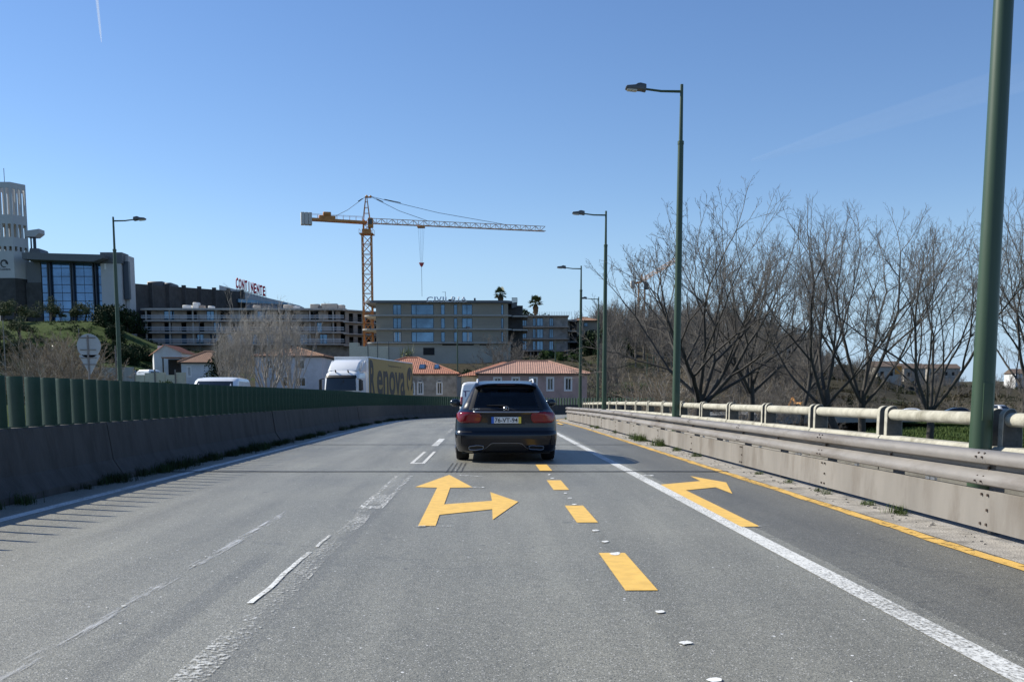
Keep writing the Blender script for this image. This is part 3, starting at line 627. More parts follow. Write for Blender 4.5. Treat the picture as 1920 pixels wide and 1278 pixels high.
# ------------------------------------------------------------------ parapet
pa = thing('parapet', 'cream concrete bridge parapet with a round top rail and paired posts', 'parapet')
def parapet_post_mesh():
    mb = MB(); pts = [(-.07, -.1), (-.07, .37)] ; 
    for k in range(9): t = math.pi - math.pi * .62 * k / 8; pts.append((.02 + .090 * math.cos(t), .37 + .086 * math.sin(t)))
    pts += [(.145, .30), (.16, -.1)]
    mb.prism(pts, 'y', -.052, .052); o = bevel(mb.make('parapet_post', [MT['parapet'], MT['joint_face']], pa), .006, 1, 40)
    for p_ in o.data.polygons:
        if abs(p_.normal.y) > .9: p_.material_index = 1  # end faces take the grey with their shade painted in
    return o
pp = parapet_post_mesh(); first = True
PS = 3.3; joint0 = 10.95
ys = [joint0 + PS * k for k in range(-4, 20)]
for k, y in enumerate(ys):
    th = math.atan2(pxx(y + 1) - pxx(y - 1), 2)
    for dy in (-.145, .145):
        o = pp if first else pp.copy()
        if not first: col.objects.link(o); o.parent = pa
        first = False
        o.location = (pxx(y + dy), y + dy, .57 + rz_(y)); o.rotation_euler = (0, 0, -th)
    if k < len(ys) - 1:
        y1 = ys[k + 1]; z0, z1 = rz_(y), rz_(y1)
        a, b = Vector((pxx(y + .1) + .02, y + .19, .94 + z0 - .035)), Vector((pxx(y1 - .1) + .02, y1 - .19, .94 + z1 - .035))
        o = MB().tube([a, a.lerp(b, .33), a.lerp(b, .66), b], .076, 16).make('top_rail', MT['parapet'], pa); autosmooth(o, 50)
        sec = [(-.10, 0), (-.10, .50), (-.08, .545), (-.04, .565), (.06, .565), (.12, .53), (.15, .0)]
        for nm, se, mt_ in (('base_wall', [(-.09, -.3), (-.09, .54), (.13, .54), (.14, -.3)], 'parapet_base'), ('sill', [(-.11, .543), (-.11, .58), (-.08, .612), (.09, .612), (.13, .58), (.13, .543)], 'parapet')):
            vs = [(pxx(yy) + x, yy, z + rz_(yy)) for yy in (y + .02, y1 - .02) for x, z in se]; m = len(se)
            MB().add(vs, [(j, (j + 1) % m, m + (j + 1) % m, m + j) for j in range(m)] + [tuple(range(m)), tuple(range(m, 2 * m))[::-1]]).make(nm, MT[mt_], pa)

# ------------------------------------------------------------------ street lamps
def lamp_proto(name, arm_dir):
    t = thing(name, '', 'street lamp'); H = 10.25
    autosmooth(MB().tube([(0, 0, -.1), (0, 0, .02), (0, 0, 1.6), (0, 0, 5.2), (0, 0, 8.6)], [.125, .118, .112, .098, .083], 20).make('lower_pole', MT['pole'], t), 50)
    autosmooth(MB().tube([(0, 0, 8.55), (0, 0, 8.64), (0, 0, 8.66), (0, 0, H)], [.095, .095, .058, .046], 16).make('upper_pole', MT['pole'], t), 50)
    autosmooth(MB().tube([(0, 0, H - .20), (arm_dir * .6, 0, H - .19), (arm_dir * 1.15, 0, H - .12)], [.038, .034, .03], 12).make('arm', MT['pole'], t), 50)
    a = arm_dir
    mb = MB(); mb.prism([(a * 1.05, H - .20), (a * 1.05, H - .02), (a * 1.22, H + .02), (a * 1.30, H + .01), (a * 1.36, H - .03), (a * 1.62, H - .05), (a * 1.66, H - .10), (a * 1.62, H - .14), (a * 1.2, H - .17)], 'y', -.14, .14)
    bevel(mb.make('lamp_head', MT['lamp'], t), .02, 2, 25)
    mb = MB(); mb.prism([(a * 1.32, H - .19), (a * 1.60, H - .165), (a * 1.60, H - .14), (a * 1.32, H - .16)], 'y', -.11, .11); mb.make('lamp_lens', MT['lens'], t)
    mb = MB(); mb.box(-.05, .05, -.122, -.108, .9, 1.3); mb.make('access_door', MT['pole'], t)
    return t
lp = lamp_proto('street_lamp', -1); G = 'green street lamps along the bridge parapet'
spots = [(5.10, 10.85, 'tall green street lamp nearest the camera, its head above the frame'), (4.98, 30.4, 'tall green street lamp second from the camera, standing before the big bare tree'), (4.60, 50.0, 'green street lamp third from the camera along the parapet'), (4.72, 69.3, 'green street lamp at the far end of the guardrail'), (7.66, 89.5, 'farthest green street lamp of the bridge row, right of the guardrail end')]
for i, (x, y, lab) in enumerate(spots): place(lp, i == 0, (x, y, rz_(y)), 0, lab, group=G)
lp2 = lamp_proto('street_lamp', 1); GL = 'green street lamps across the other carriageway'
q = at(237, 712, 52)
place(lp2, True, (-20.3, 52, 0), 0, 'green street lamp left of the construction building, arm pointing right', group=GL)
for px, y0, Y, lab in ((858, 612, 128, 'thin street lamp standing in front of the beige office block'), (1041, 640, 150, 'thin street lamp rising beside the pink house roof'), (1213, 662, 170, 'slim lamp pole behind the bare trees left of the white panels'), (1225, 668, 185, 'slim lamp pole just right of another behind the bare trees')):
    zt = zat(y0, Y); x = xat(px, 720, Y); g = hz(x, Y); place(lp2, False, (x, Y, g), 0, lab, s=(1, 1, (zt - g) / 10.25), group='street lamps of the road below')
for px, y0, y1, Y in ((8, 600, 690, 120), (149, 615, 700, 120), (216, 648, 712, 75)):
    zt = zat(y0, Y); x = xat(px, 650, Y); g = hz(x, Y)
    tag(MB().tube([(x, Y, g), (x, Y, zt)], [.09, .05], 8).make('light_pole', MT['galv']), {8: 'thin grey pole on the grass slope at the left edge', 149: 'thin grey pole rising behind the round sign', 216: 'thin dark pole between the round sign and the left street lamp'}[px], 'pole')

# ------------------------------------------------------------------ road signs seen from behind
sg = thing('road_sign', 'grey backs of a round sign above a triangular one on one post', 'road sign', (at(167, 700, 38).x, 38, -.1))
c1 = at(166, 648, 38); c2 = at(168, 683, 38); rx = sg.location.x
mb = MB(); n = 28; vs = [(c1.x - rx + .45 * math.cos(k * 2 * math.pi / n), dy, c1.z + .1 + .45 * math.sin(k * 2 * math.pi / n)) for dy in (.02, .04) for k in range(n)]
mb.add(vs, [tuple(range(n)), tuple(range(n, 2 * n))[::-1]] + [(k, (k + 1) % n, n + (k + 1) % n, n + k) for k in range(n)]); mb.make('round_plate', MT['sign'], sg)
tri = [(-.40, .33), (-.36, .36), (.36, .36), (.40, .33), (.03, -.36), (-.03, -.36)]
mb = MB(); mb.prism([(x + c2.x - rx, z + c2.z + .1) for x, z in tri], 'y', .02, .04); mb.make('triangle_plate', MT['sign'], sg)
mb = MB().tube([(0, 0, -.2), (0, 0, c1.z + .5)], .035, 10); mb.make('sign_post', MT['galv'], sg)
for zz in (c1.z + .3, c1.z - .15, c2.z + .25, c2.z): MB().box(-.30, .30, -.005, .018, zz + .08, zz + .12).make('bracket', MT['galv'], sg)

# ------------------------------------------------------------------ vehicles
class Shell:
    """stack of plan outlines; rear faces -Y, front +Y. slice = (z, y_rear, y_front, half width, rear radius, front radius)"""
    def __init__(s, sl, bulge=.06, fb=.18, step=.04):
        s.sl = sl; s.b = bulge; s.fb = fb; z0, z1 = sl[0][0], sl[-1][0]
        zs = sorted({round(a[0], 4) for a in sl} | {round(z0 + (z1 - z0) * k / max(1, int((z1 - z0) / step)), 4) for k in range(int((z1 - z0) / step) + 1)})
        s.zs = zs
    def at(s, z):
        a = s.sl; z = min(max(z, a[0][0]), a[-1][0])
        return [float(np.interp(z, [q[0] for q in a], [q[i] for q in a])) for i in range(1, 6)]
    def rear(s, x, z):
        yr, yf, hw, rr, rf = s.at(z); xx = min(abs(x), hw); y = yr + s.b * (min(xx, hw - rr) / hw) ** 2
        if xx > hw - rr: t = (xx - (hw - rr)) / rr; y += rr * (1 - math.sqrt(max(0, 1 - t * t)))
        return y
    def front(s, x, z):
        yr, yf, hw, rr, rf = s.at(z); xx = min(abs(x), hw); y = yf - s.fb * (min(xx, hw - rf) / hw) ** 2
        if xx > hw - rf: t = (xx - (hw - rf)) / rf; y -= rf * (1 - math.sqrt(max(0, 1 - t * t)))
        return y
    def side(s, y, z):
        yr, yf, hw, rr, rf = s.at(z)
        return hw
    def loop(s, z, nr=26, nc=7, ns=28):
        yr, yf, hw, rr, rf = s.at(z); p = []
        for i in range(nr + 1): x = -(hw - rr) + 2 * (hw - rr) * i / nr; p.append((x, s.rear(x, z)))
        for i in range(1, nc + 1): x = (hw - rr) + rr * math.sin(i / nc * math.pi / 2); p.append((x, s.rear(x, z)))
        ya, yb = s.rear(hw, z), s.front(hw, z)
        for i in range(1, ns): p.append((hw, ya + (yb - ya) * i / ns))
        for i in range(nc, 0, -1): x = (hw - rf) + rf * math.sin(i / nc * math.pi / 2); p.append((x, s.front(x, z)))
        for i in range(nr + 1): x = (hw - rf) - 2 * (hw - rf) * i / nr; p.append((x, s.front(x, z)))
        for i in range(1, nc + 1): x = -(hw - rf) - rf * math.sin(i / nc * math.pi / 2); p.append((x, s.front(x, z)))
        for i in range(1, ns): p.append((-hw, yb + (ya - yb) * i / ns))
        for i in range(nc, 0, -1): x = -(hw - rr) - rr * math.sin(i / nc * math.pi / 2); p.append((x, s.rear(x, z)))
        return p
    def build(s, name, mat, parent, hole=None, arches=None, **kw):
        vs = []; n = 0
        for z in s.zs:
            L = s.loop(z, **kw); n = len(L); vs += [(x, y, z) for x, y in L]
        fs = []
        for j in range(len(s.zs) - 1):
            for i in range(n):
                f = (j * n + i, j * n + (i + 1) % n, (j + 1) * n + (i + 1) % n, (j + 1) * n + i); c = [sum(vs[q][k] for q in f) / 4 for k in range(3)]
                if hole and hole(*c): continue
                if arches and any(math.hypot(c[1] - ay, c[2] - az) < ar for ay, az, ar in arches) and abs(c[0]) > s.at(c[2])[2] - .05: continue
                fs.append(f)
        for j, rev in ((0, True), (len(s.zs) - 1, False)):
            f = tuple(range(j * n, j * n + n)); fs.append(f[::-1] if rev else f)
        o = MB().add(vs, fs).make(name, mat, parent); return autosmooth(o, 42)
    def rpatch(s, name, rows, mat, parent, off=.006, nx=10, border=None, th=0, front=False, nz=None):
        """patch on the rear skin; rows = (z, xl, xr)"""
        zz = [r[0] for r in rows]; nz = nz or max(6, int((max(zz) - min(zz)) / .03)); vs = []; fs = []; ms = []
        o_ = np.argsort(zz); Z = [rows[i][0] for i in o_]; A = [rows[i][1] for i in o_]; B = [rows[i][2] for i in o_]
        for j in range(nz + 1):
            z = Z[0] + (Z[-1] - Z[0]) * j / nz; a, b = float(np.interp(z, Z, A)), float(np.interp(z, Z, B))
            for i in range(nx + 1):
                x = a + (b - a) * i / nx; y = (s.front(x, z) + off) if front else (s.rear(x, z) - off); vs.append((x, y, z))
        for j in range(nz):
            for i in range(nx):
                f = (j * (nx + 1) + i, j * (nx + 1) + i + 1, (j + 1) * (nx + 1) + i + 1, (j + 1) * (nx + 1) + i); fs.append(f if not front else f[::-1])
                ms.append(1 if border and (i < border or i >= nx - border or j < border or j >= nz - border - 1) else 0)
        mb = MB().add(vs, fs); mb.m = ms; o = mb.make(name, mat, parent); autosmooth(o, 50)
        if th: bm = bmesh.new(); bm.from_mesh(o.data); bmesh.ops.solidify(bm, geom=bm.faces[:], thickness=-th if not front else -th); bm.to_mesh(o.data); bm.free()
        return o
    def spatch(s, name, rows, mat, parent, sgn, off=.005, ny=8):
        """patch on the side skin; rows = (z, y0, y1)"""
        rows = sorted(rows); Z = [r[0] for r in rows]; nz = 6; vs = []
        for j in range(nz + 1):
            z = Z[0] + (Z[-1] - Z[0]) * j / nz; a, b = float(np.interp(z, Z, [r[1] for r in rows])), float(np.interp(z, Z, [r[2] for r in rows]))
            for i in range(ny + 1): vs.append((sgn * (s.side(0, z) + off), a + (b - a) * i / ny, z))
        fs = [(j * (ny + 1) + i, j * (ny + 1) + i + 1, (j + 1) * (ny + 1) + i + 1, (j + 1) * (ny + 1) + i) for j in range(nz) for i in range(ny)]
        return autosmooth(MB().add(vs, fs).make(name, mat, parent), 50)
def lathe(mb, prof, n=28, axis='x', c=(0, 0, 0)):
    vs = []
    for (a, r) in prof:
        for k in range(n): t = 2 * math.pi * k / n; vs.append((c[0] + a, c[1] + r * math.cos(t), c[2] + r * math.sin(t)))
    m = len(prof); mb.add(vs, [(j * n + k, j * n + (k + 1) % n, (j + 1) * n + (k + 1) % n, (j + 1) * n + k) for j in range(m - 1) for k in range(n)]); return mb
def wheel(parent, x, y, r=.33, wd=.235, sgn=1, detail=True):
    h = wd / 2
    w_ = MB(); lathe(w_, [(-h, r * .62), (-h, r * .90), (-h * .88, r * .97), (-h * .5, r), (h * .5, r), (h * .88, r * .97), (h, r * .90), (h, r * .62)], 32, c=(0, 0, 0))
    for k in (-.5, 0, .5):
        lathe(w_, [(k * h - .004, r * 1.001), (k * h + .004, r * 1.001)], 32)
    t = w_.make('wheel', MT['tyre'], parent); t.location = (x, y, r); autosmooth(t, 50)
    m = MB(); lathe(m, [(sgn * h * .9, r * .64), (sgn * h * .55, r * .60), (sgn * h * .5, .05), (sgn * h * .6, .0)], 24)
    if detail:
        for k in range(5):
            a = 2 * math.pi * k / 5; p0 = Vector((sgn * h * .8, .05 * math.cos(a), .05 * math.sin(a))); p1 = Vector((sgn * h * .95, r * .62 * math.cos(a), r * .62 * math.sin(a))); m.bar(p0, p1, .05)
    m.make('rim', MT['rim'], t); return t

# --- the dark estate car in front
car = thing('estate_car', 'dark blue estate car driving ahead in the lane, seen from behind, plate 76-VT-94', 'car', (-.03, 17.45, 0), -HD * 0 + R(1.6))
car.location = (-.10, 17.50, 0)
CS = Shell([(.165, .16, 4.5, .80, .26, .4), (.20, .07, 4.6, .855, .26, .45), (.30, .02, 4.66, .893, .25, .5), (.42, .0, 4.68, .905, .24, .5), (.50, .0, 4.68, .908, .235, .5), (.535, .018, 4.68, .905, .23, .5), (.56, .045, 4.67, .90, .23, .5),
            (.62, .062, 4.66, .902, .23, .5), (.70, .065, 4.62, .898, .24, .5), (.78, .060, 4.55, .89, .25, .5), (.85, .05, 4.40, .872, .27, .5), (.875, .042, 4.1, .858, .28, .5), (.89, .05, 3.95, .848, .28, .45), (.905, .085, 3.75, .838, .28, .45), (.93, .12, 3.55, .822, .28, .4),
            (.96, .145, 3.42, .800, .26, .35), (1.05, .205, 3.24, .748, .22, .3), (1.15, .28, 3.04, .695, .20, .3), (1.25, .36, 2.82, .642, .18, .3), (1.32, .42, 2.62, .603, .17, .3), (1.37, .46, 2.45, .572, .18, .3), (1.40, .50, 2.3, .545, .2, .3), (1.425, .60, 2.1, .50, .22, .3), (1.44, .78, 1.9, .42, .22, .25), (1.447, 1.0, 1.7, .30, .2, .2)], bulge=.05, fb=.16, step=.03)
def glz(z, a=.63, b=.52): return a + (b - a) * (z - .93) / (1.345 - .93)
def ch(x, y, z):
    if y < .9 and .975 < z < 1.31 and abs(x) < glz(z) - .075: return True
    if y > 2.2 and 1.0 < z < 1.32 and abs(x) < glz(z) - .05: return True
    return False
cb = CS.build('body', MT['carpaint'], car, hole=ch, arches=[(.95, .33, .36), (3.78, .33, .36)])
CS.rpatch('rear_window', [(.925, -.66, .66), (.95, -.655, .655), (1.345, -.535, .535)], [MT['carglass'], MT['blackplastic']], car, nx=34, nz=26, border=2, off=.008)
CS.rpatch('windscreen', [(.95, -.68, .68), (1.37, -.52, .52)], [MT['carglass'], MT['blackplastic']], car, nx=30, nz=20, border=1, off=.006, front=True)
for sg_ in (-1, 1):
    CS.spatch('side_window', [(.945, .75, 3.05), (1.36, 1.05, 2.55)], MT['cabglass'], car, sg_, off=.004)
    CS.spatch('window_trim', [(.925, .62, 3.2), (.945, .62, 3.2)], MT['chrome'], car, sg_, off=.01)
# roof spoiler lip
mb = MB(); vs = []; nx_ = 24
for i in range(nx_ + 1):
    x = -.545 + 1.09 * i / nx_; e = .05 * (abs(x) / .545) ** 4
    for (dy, z) in ((.62, 1.425 - e * .4), (.33 + e, 1.392 - e), (.315 + e, 1.372 - e), (.36 + e, 1.352 - e), (.55, 1.352 - e)): vs.append((x, dy, z))
mb.add(vs, [(5 * i + k, 5 * i + 5 + k, 5 * i + 5 + (k + 1) % 5, 5 * i + (k + 1) % 5) for i in range(nx_) for k in range(5)] + [(0, 1, 2, 3, 4), tuple(5 * nx_ + k for k in (4, 3, 2, 1, 0))])
sp = autosmooth(mb.make('roof_spoiler', MT['carpaint'], car), 40)
MB().box(-.16, .16, .322, .332, 1.366, 1.378).make('brake_light', MT['red'], car)
for x in (-.505, .505):
    autosmooth(MB().tube([(x, .62, 1.395), (x, .70, 1.452), (x, 1.0, 1.470), (x, 2.0, 1.468), (x, 2.5, 1.425), (x, 2.58, 1.38)], [.012, .017, .017, .017, .015, .01], 8).make('roof_rail', MT['satinlight'], car), 60)
# tail lights
for sg_ in (-1, 1):
    rows = [(.700, .48, .79), (.715, .455, .832), (.78, .432, .868), (.84, .435, .868), (.868, .46, .855), (.884, .55, .83)]
    rows = rows if sg_ > 0 else [(z, -b, -a) for z, a, b in rows]
    tl = CS.rpatch('tail_light', rows, MT['red'], car, off=.014, nx=16, th=.012)
    r2 = [(.773, .46, .862), (.788, .46, .862)]; r2 = r2 if sg_ > 0 else [(z, -b, -a) for z, a, b in r2]
    CS.rpatch('light_bar', r2, MT['satin'], tl, off=.019, nx=12, nz=2)
    r3 = [(.80, .66, .85), (.862, .69, .845)]; r3 = r3 if sg_ > 0 else [(z, -b, -a) for z, a, b in r3]
    CS.rpatch('lamp_lens', r3, MT['redlit'], tl, off=.018, nx=8, nz=3)
CS.rpatch('chrome_strip', [(.874, -.56, .56), (.893, -.585, .585)], MT['satin'], car, off=.02, nx=20, nz=2, th=.014)
# number plate and its recess
CS.rpatch('plate_recess', [(.675, -.33, .33), (.82, -.31, .31)], MT['blackplastic'], car, off=.002, nx=10, nz=3)
pl = MB().box(-.26, .26, .026, .034, .692, .803).make('number_plate', MT['plate'], car); bevel(pl, .003, 1)
MB().box(-.262, -.215, .0225, .0255, .690, .805).make('plate_band', MT['plateblue'], pl); MB().box(.215, .262, .0225, .0255, .690, .805).make('plate_band', MT['plateyellow'], pl)
text_obj('plate_lettering', '76-VT-94', MT['ink'], pl, Matrix.Translation((0, .0225, .7475)), width=.40, height=.078, bold=.012)
# star emblem
mb = MB(); st = CS.rear(0, .935); cz = .942; ring = [(.044 * math.cos(k * math.pi / 12), st - .022, cz + .044 * math.sin(k * math.pi / 12)) for k in range(25)]; mb.tube(ring, .0035, 6, False)
for k in range(3): a = R(90 + 120 * k); mb.tube([(0, st - .024, cz), (.042 * math.cos(a), st - .022, cz + .042 * math.sin(a))], [.006, .0015], 4)
mb.make('emblem', MT['chrome'], car)
text_obj('badge', 'C 220 d', MT['chrome'], car, Matrix.Translation((-.53, CS.rear(-.53, .935) - .012, .935)), height=.026, bold=.01)
# wiper
autosmooth(MB().tube([(.02, CS.rear(0, .985) - .03, .985), (-.12, CS.rear(-.12, 1.0) - .03, 1.005), (-.34, CS.rear(-.34, 1.0) - .02, 1.0)], [.016, .010, .006], 6).make('rear_wiper', MT['blackplastic'], car), 60)
# bumper: vents, creases, diffuser, exhaust trims
for sg_ in (-1, 1):
    rr = [(.31, .80, .845), (.34, .79, .86), (.48, .80, .868)]; rr = rr if sg_ > 0 else [(z, -b, -a) for z, a, b in rr]
    CS.rpatch('bumper_vent', rr, MT['blackplastic'], car, off=.008, nx=4)
    mb = MB(); x0, x1, z0, z1 = .40 * sg_, .66 * sg_, .225, .300; lo = []
    for k in range(24):
        t = 2 * math.pi * k / 24; ex = abs(math.cos(t)) ** .6 * (1 if math.cos(t) > 0 else -1); ez = abs(math.sin(t)) ** .6 * (1 if math.sin(t) > 0 else -1)
        x = (x0 + x1) / 2 + .13 * ex; z = .262 + .036 * ez + .012 * (1 if sg_ * ex < 0 else -.5) * .5; lo.append((x, CS.rear(x, z) - .012, z))
    mb.tube(lo + [lo[0]], .0075, 6, False); et = mb.make('exhaust_trim', MT['satin'], car)
    mb = MB().add([(x, y + .006, z) for x, y, z in lo], [tuple(range(24))]); mb.make('exhaust_opening', MT['ink'], et)
cr = [(-.39, .245), (-.34, .275), (-.27, .335), (-.235, .345), (.235, .345), (.27, .335), (.34, .275), (.39, .245)]
autosmooth(MB().tube([(x, CS.rear(x, z) - .010, z) for x, z in cr], .0065, 6).make('diffuser_trim', MT['satin'], car), 60)
CS.rpatch('diffuser', [(.18, -.44, .44), (.26, -.36, .36), (.325, -.26, .26)], MT['blackplastic'], car, off=.004, nx=14)
CS.rpatch('bumper_crease', [(.540, -.80, .80), (.549, -.80, .80)], MT['blackplastic'], car, off=.003, nx=24, nz=1)
for x in (): CS.rpatch('reflector', [(.385, x - .07, x + .07), (.40, x - .07, x + .07)], MT['red'], car, off=.005, nx=4, nz=1)
MB().box(-.78, .78, .25, 4.4, .15, .19).make('underbody', MT['blackplastic'], car)
MB().box(-.45, .45, .35, .75, .155, .24).make('silencer', MT['dark'], car)
for y in (.95, 3.78):
    for sg_ in (-1, 1): wheel(car, sg_ * .785, y, .335, .235, sg_)
for sg_ in (-1, 1):
    mb = MB(); mb.ball((sg_ * .975, 2.95, 1.035), .105, 14, 10, 1.05, .62, .74); mm = mb.make('wing_mirror', MT['carpaint'], car, smooth=True)
    MB().ball((sg_ * .975, 2.905, 1.033), .088, 12, 8, 1.05, .3, .72).make('mirror_glass', MT['cabglass'], mm, smooth=True)
    MB().bar((sg_ * .80, 2.98, .96), (sg_ * .93, 2.96, 1.0), .05).make('mirror_arm', MT['blackplastic'], mm)
# cabin
for x, y, h in ((-.37, 2.15, 1.10), (.37, 2.15, 1.10), (-.40, 1.10, 1.02), (0, 1.10, .98), (.40, 1.10, 1.02)):
    mb = MB(); mb.box(x - .24, x + .24, y - .08, y + .06, .5, h - .04); s1_ = mb.make('seat_back', MT['seat'], car); bevel(s1_, .05, 3)
    mb = MB(); mb.box(x - .12, x + .12, y - .07, y + .03, h - .02, h + .15); bevel(mb.make('headrest', MT['seat'], s1_), .04, 3)
MB().box(-.7, .7, 2.75, 3.2, .6, .93).make('dashboard', MT['seat'], car); MB().box(-.12, .12, 2.52, 2.55, 1.22, 1.29).make('interior_mirror', MT['blackplastic'], car)
MB().tube([(-.37 + .18 * math.cos(t), 2.72, .86 + .17 * math.sin(t)) for t in [k * math.pi / 8 for k in range(17)]], .014, 6, False).make('steering_wheel', MT['blackplastic'], car)

# --- vans and parked cars
def small_van(label, loc, rz, mat, text=False, h=1.85, ln=4.3, hw=.90, cargo=True):
    t = thing('white_van' if mat == 'vanwhite' else 'parked_van', label, 'van', loc, rz)
    S = Shell([(.20, .10, ln - .1, hw - .06, .12, .4), (.30, .02, ln, hw - .01, .12, .45), (.52, .0, ln, hw, .12, .5), (.56, .03, ln, hw, .12, .5), (.85, .03, ln - .1, hw, .12, .5), (1.0, .04, ln - .5, hw - .01, .12, .5), (1.12, .05, ln - 1.05, hw - .02, .12, .4), (1.5, .10, ln - 1.55, hw - .07, .12, .35), (h - .15, .14, ln - 1.9, hw - .11, .14, .3), (h - .05, .20, ln - 2.1, hw - .17, .18, .3), (h, .45, ln - 2.5, hw - .35, .2, .3)], bulge=.05, step=.08)
    S.build('body', MT[mat], t, arches=[(.75, .33, .36), (ln - .85, .33, .36)], nr=12, ns=18)
    S.rpatch('windscreen', [(1.08, -hw + .12, hw - .12), (h - .16, -hw + .28, hw - .28)], MT['cabglass'], t, off=.01, front=True, nx=8)
    for sg_ in (-1, 1):
        S.spatch('side_window', [(1.1, ln - 1.95, ln - 1.15), (1.55, ln - 1.95, ln - 1.65)], MT['cabglass'], t, sg_)
        S.rpatch('tail_light', sorted([(.85, sg_ * (hw - .02) if sg_ < 0 else hw - .13, -(hw - .13) if sg_ < 0 else hw - .02), (1.2, sg_ * (hw - .04) if sg_ < 0 else hw - .15, -(hw - .15) if sg_ < 0 else hw - .04)]), MT['red'], t, off=.012, nx=3)
        for y in (.75, ln - .85): wheel(t, sg_ * (hw - .12), y, .31, .2, sg_, False)
        MB().box(sg_ * (hw + .06) - .09, sg_ * (hw + .06) + .09, ln - 1.25, ln - 1.15, 1.05, 1.27).make('wing_mirror', MT['blackplastic'], t)
    S.rpatch('rear_bumper', [(.28, -hw + .08, hw - .08), (.5, -hw + .08, hw - .08)], MT['blackplastic'], t, off=.03, nx=8, th=.03)
    MB().box(-.006, .006, S.rear(0, 1) - .01, S.rear(0, 1) + .05, .56, h - .2).make('door_seam', MT['dark'], t)
    if text:
        MB().box(-.70, -.28, .0, .0, 1.45, 1.46)
        y_ = lambda x, z: S.rear(x, z) - .012
        mb = MB(); mb.add([(-.74, y_(-.74, 1.47), 1.47), (-.34, y_(-.4, 1.47), 1.47), (-.34, y_(-.4, 1.44), 1.44), (-.60, y_(-.6, 1.44), 1.44), (-.60, y_(-.6, 1.20), 1.20), (-.645, y_(-.64, 1.20), 1.20), (-.645, y_(-.64, 1.42), 1.42), (-.70, y_(-.7, 1.42), 1.42)], [tuple(range(8))]); mb.make('printed_letter', MT['vanpurple'], t)
        text_obj('lettering', 'SERVI', MT['vanpurple'], t, Matrix.Translation((-.25, y_(-.3, 1.35) - .02, 1.36)), height=.10, bold=.01)
    else: S.rpatch('rear_window', [(1.15, -hw + .2, hw - .2), (h - .25, -hw + .26, hw - .26)], MT['cabglass'], t, nx=6)
    return t
Y = 45.5; lx = xat(860, 730, Y)
small_van('white delivery van with purple lettering on its rear door, ahead of the estate car', (lx + .93, Y, rz_(Y)), R(-1), 'vanwhite', text=True, h=1.88)
v2 = small_van('white van on the oncoming carriageway with only its roof above the green slats', (xat(374, 712, 38), 42.2, 0), R(180 + 3), 'vanwhite', h=1.93, ln=4.6, hw=.96)
def small_car(label, loc, rz, mat, grp=None):
    t = thing('parked_car', label, 'car', loc, rz, grp)
    S = Shell([(.18, .1, 4.1, .78, .25, .4), (.35, .0, 4.25, .86, .25, .5), (.6, .02, 4.22, .87, .25, .5), (.8, .08, 4.0, .85, .25, .5), (.92, .15, 3.3, .80, .25, .4), (1.1, .35, 2.95, .70, .2, .3), (1.3, .6, 2.5, .58, .2, .3), (1.42, .9, 2.1, .48, .2, .3), (1.45, 1.2, 1.8, .3, .2, .2)], step=.08)
    S.build('body', MT[mat], t, arches=[(.75, .31, .34), (3.35, .31, .34)], nr=10, ns=16)
    S.rpatch('rear_window', [(.95, -.6, .6), (1.3, -.46, .46)], MT['cabglass'], t, nx=6); S.rpatch('windscreen', [(.95, -.6, .6), (1.32, -.46, .46)], MT['cabglass'], t, nx=6, front=True)
    for sg_ in (-1, 1):
        S.spatch('side_window', [(.94, .7, 2.9), (1.34, 1.05, 2.3)], MT['cabglass'], t, sg_)
        for y in (.75, 3.35): wheel(t, sg_ * .74, y, .31, .2, sg_, False)
        S.rpatch('tail_light', [(.7, -.8, -.58), (.84, -.8, -.6)] if sg_ < 0 else [(.7, .58, .8), (.84, .6, .8)], MT['red'], t, nx=3)
    return t
def on(px, Y): x = xat(px, 740, Y); return (x, Y, hz(x, Y))
small_car('white car parked side on by the field, left of the dark one', on(1735, 118), R(82), 'vanwhite', 'cars parked by the field')
small_car('dark grey car parked side on behind the parapet and the right tree', on(1822, 120), R(86), 'carpaint', 'cars parked by the field')
small_car('silver car parked beyond the field right of the nearest lamp post', on(1890, 132), R(20), 'silver', 'cars parked by the field')
small_van('white van parked among the bare trees left of the white wall panels', on(1236, 120), R(75), 'vanwhite')
small_van('white van parked by the white cottage behind the left lamp post', (xat(292, 690, 118) , 118, hz(xat(292, 690, 118), 118)), R(60), 'vanwhite')
small_car('silver car parked uphill of the white van beside the red roofed cottage', (xat(258, 690, 126), 126, hz(xat(258, 690, 126), 126)), R(70), 'silver')
# orange digger behind the trees
dg = thing('digger', 'small orange digger half hidden behind the bare trees', 'digger', on(1512, 110), R(30))
for x in (-.8, .8): autosmooth(MB().prism([(-1.3, .3), (-1.1, 0), (1.1, 0), (1.3, .3), (1.1, .6), (-1.1, .6)], 'x', x - .2, x + .2).make('track', MT['blackplastic'], dg), 40)
bevel(MB().box(-.9, .9, -1.2, 1.2, .7, 1.3).make('engine_deck', MT['orange'], dg), .1); bevel(MB().box(-.8, .1, 0, 1.1, 1.3, 2.5).make('cab', MT['orange'], dg), .08)
MB().box(-.83, .13, .12, .98, 1.6, 2.3).make('cab_window', MT['cabglass'], dg); MB().bar((.4, 1, 1.2), (.4, 2.4, 3.0), .22).make('boom', MT['orange'], dg); MB().bar((.4, 2.4, 3.0), (.4, 3.4, 1.4), .18).make('stick', MT['orange'], dg)

# --- articulated lorry
YT = 69.5
trk = thing('lorry', 'white articulated lorry with a yellow curtain trailer coming the other way', 'lorry', (xat(638, 700, YT), YT, .02), R(180 - 7.7) )
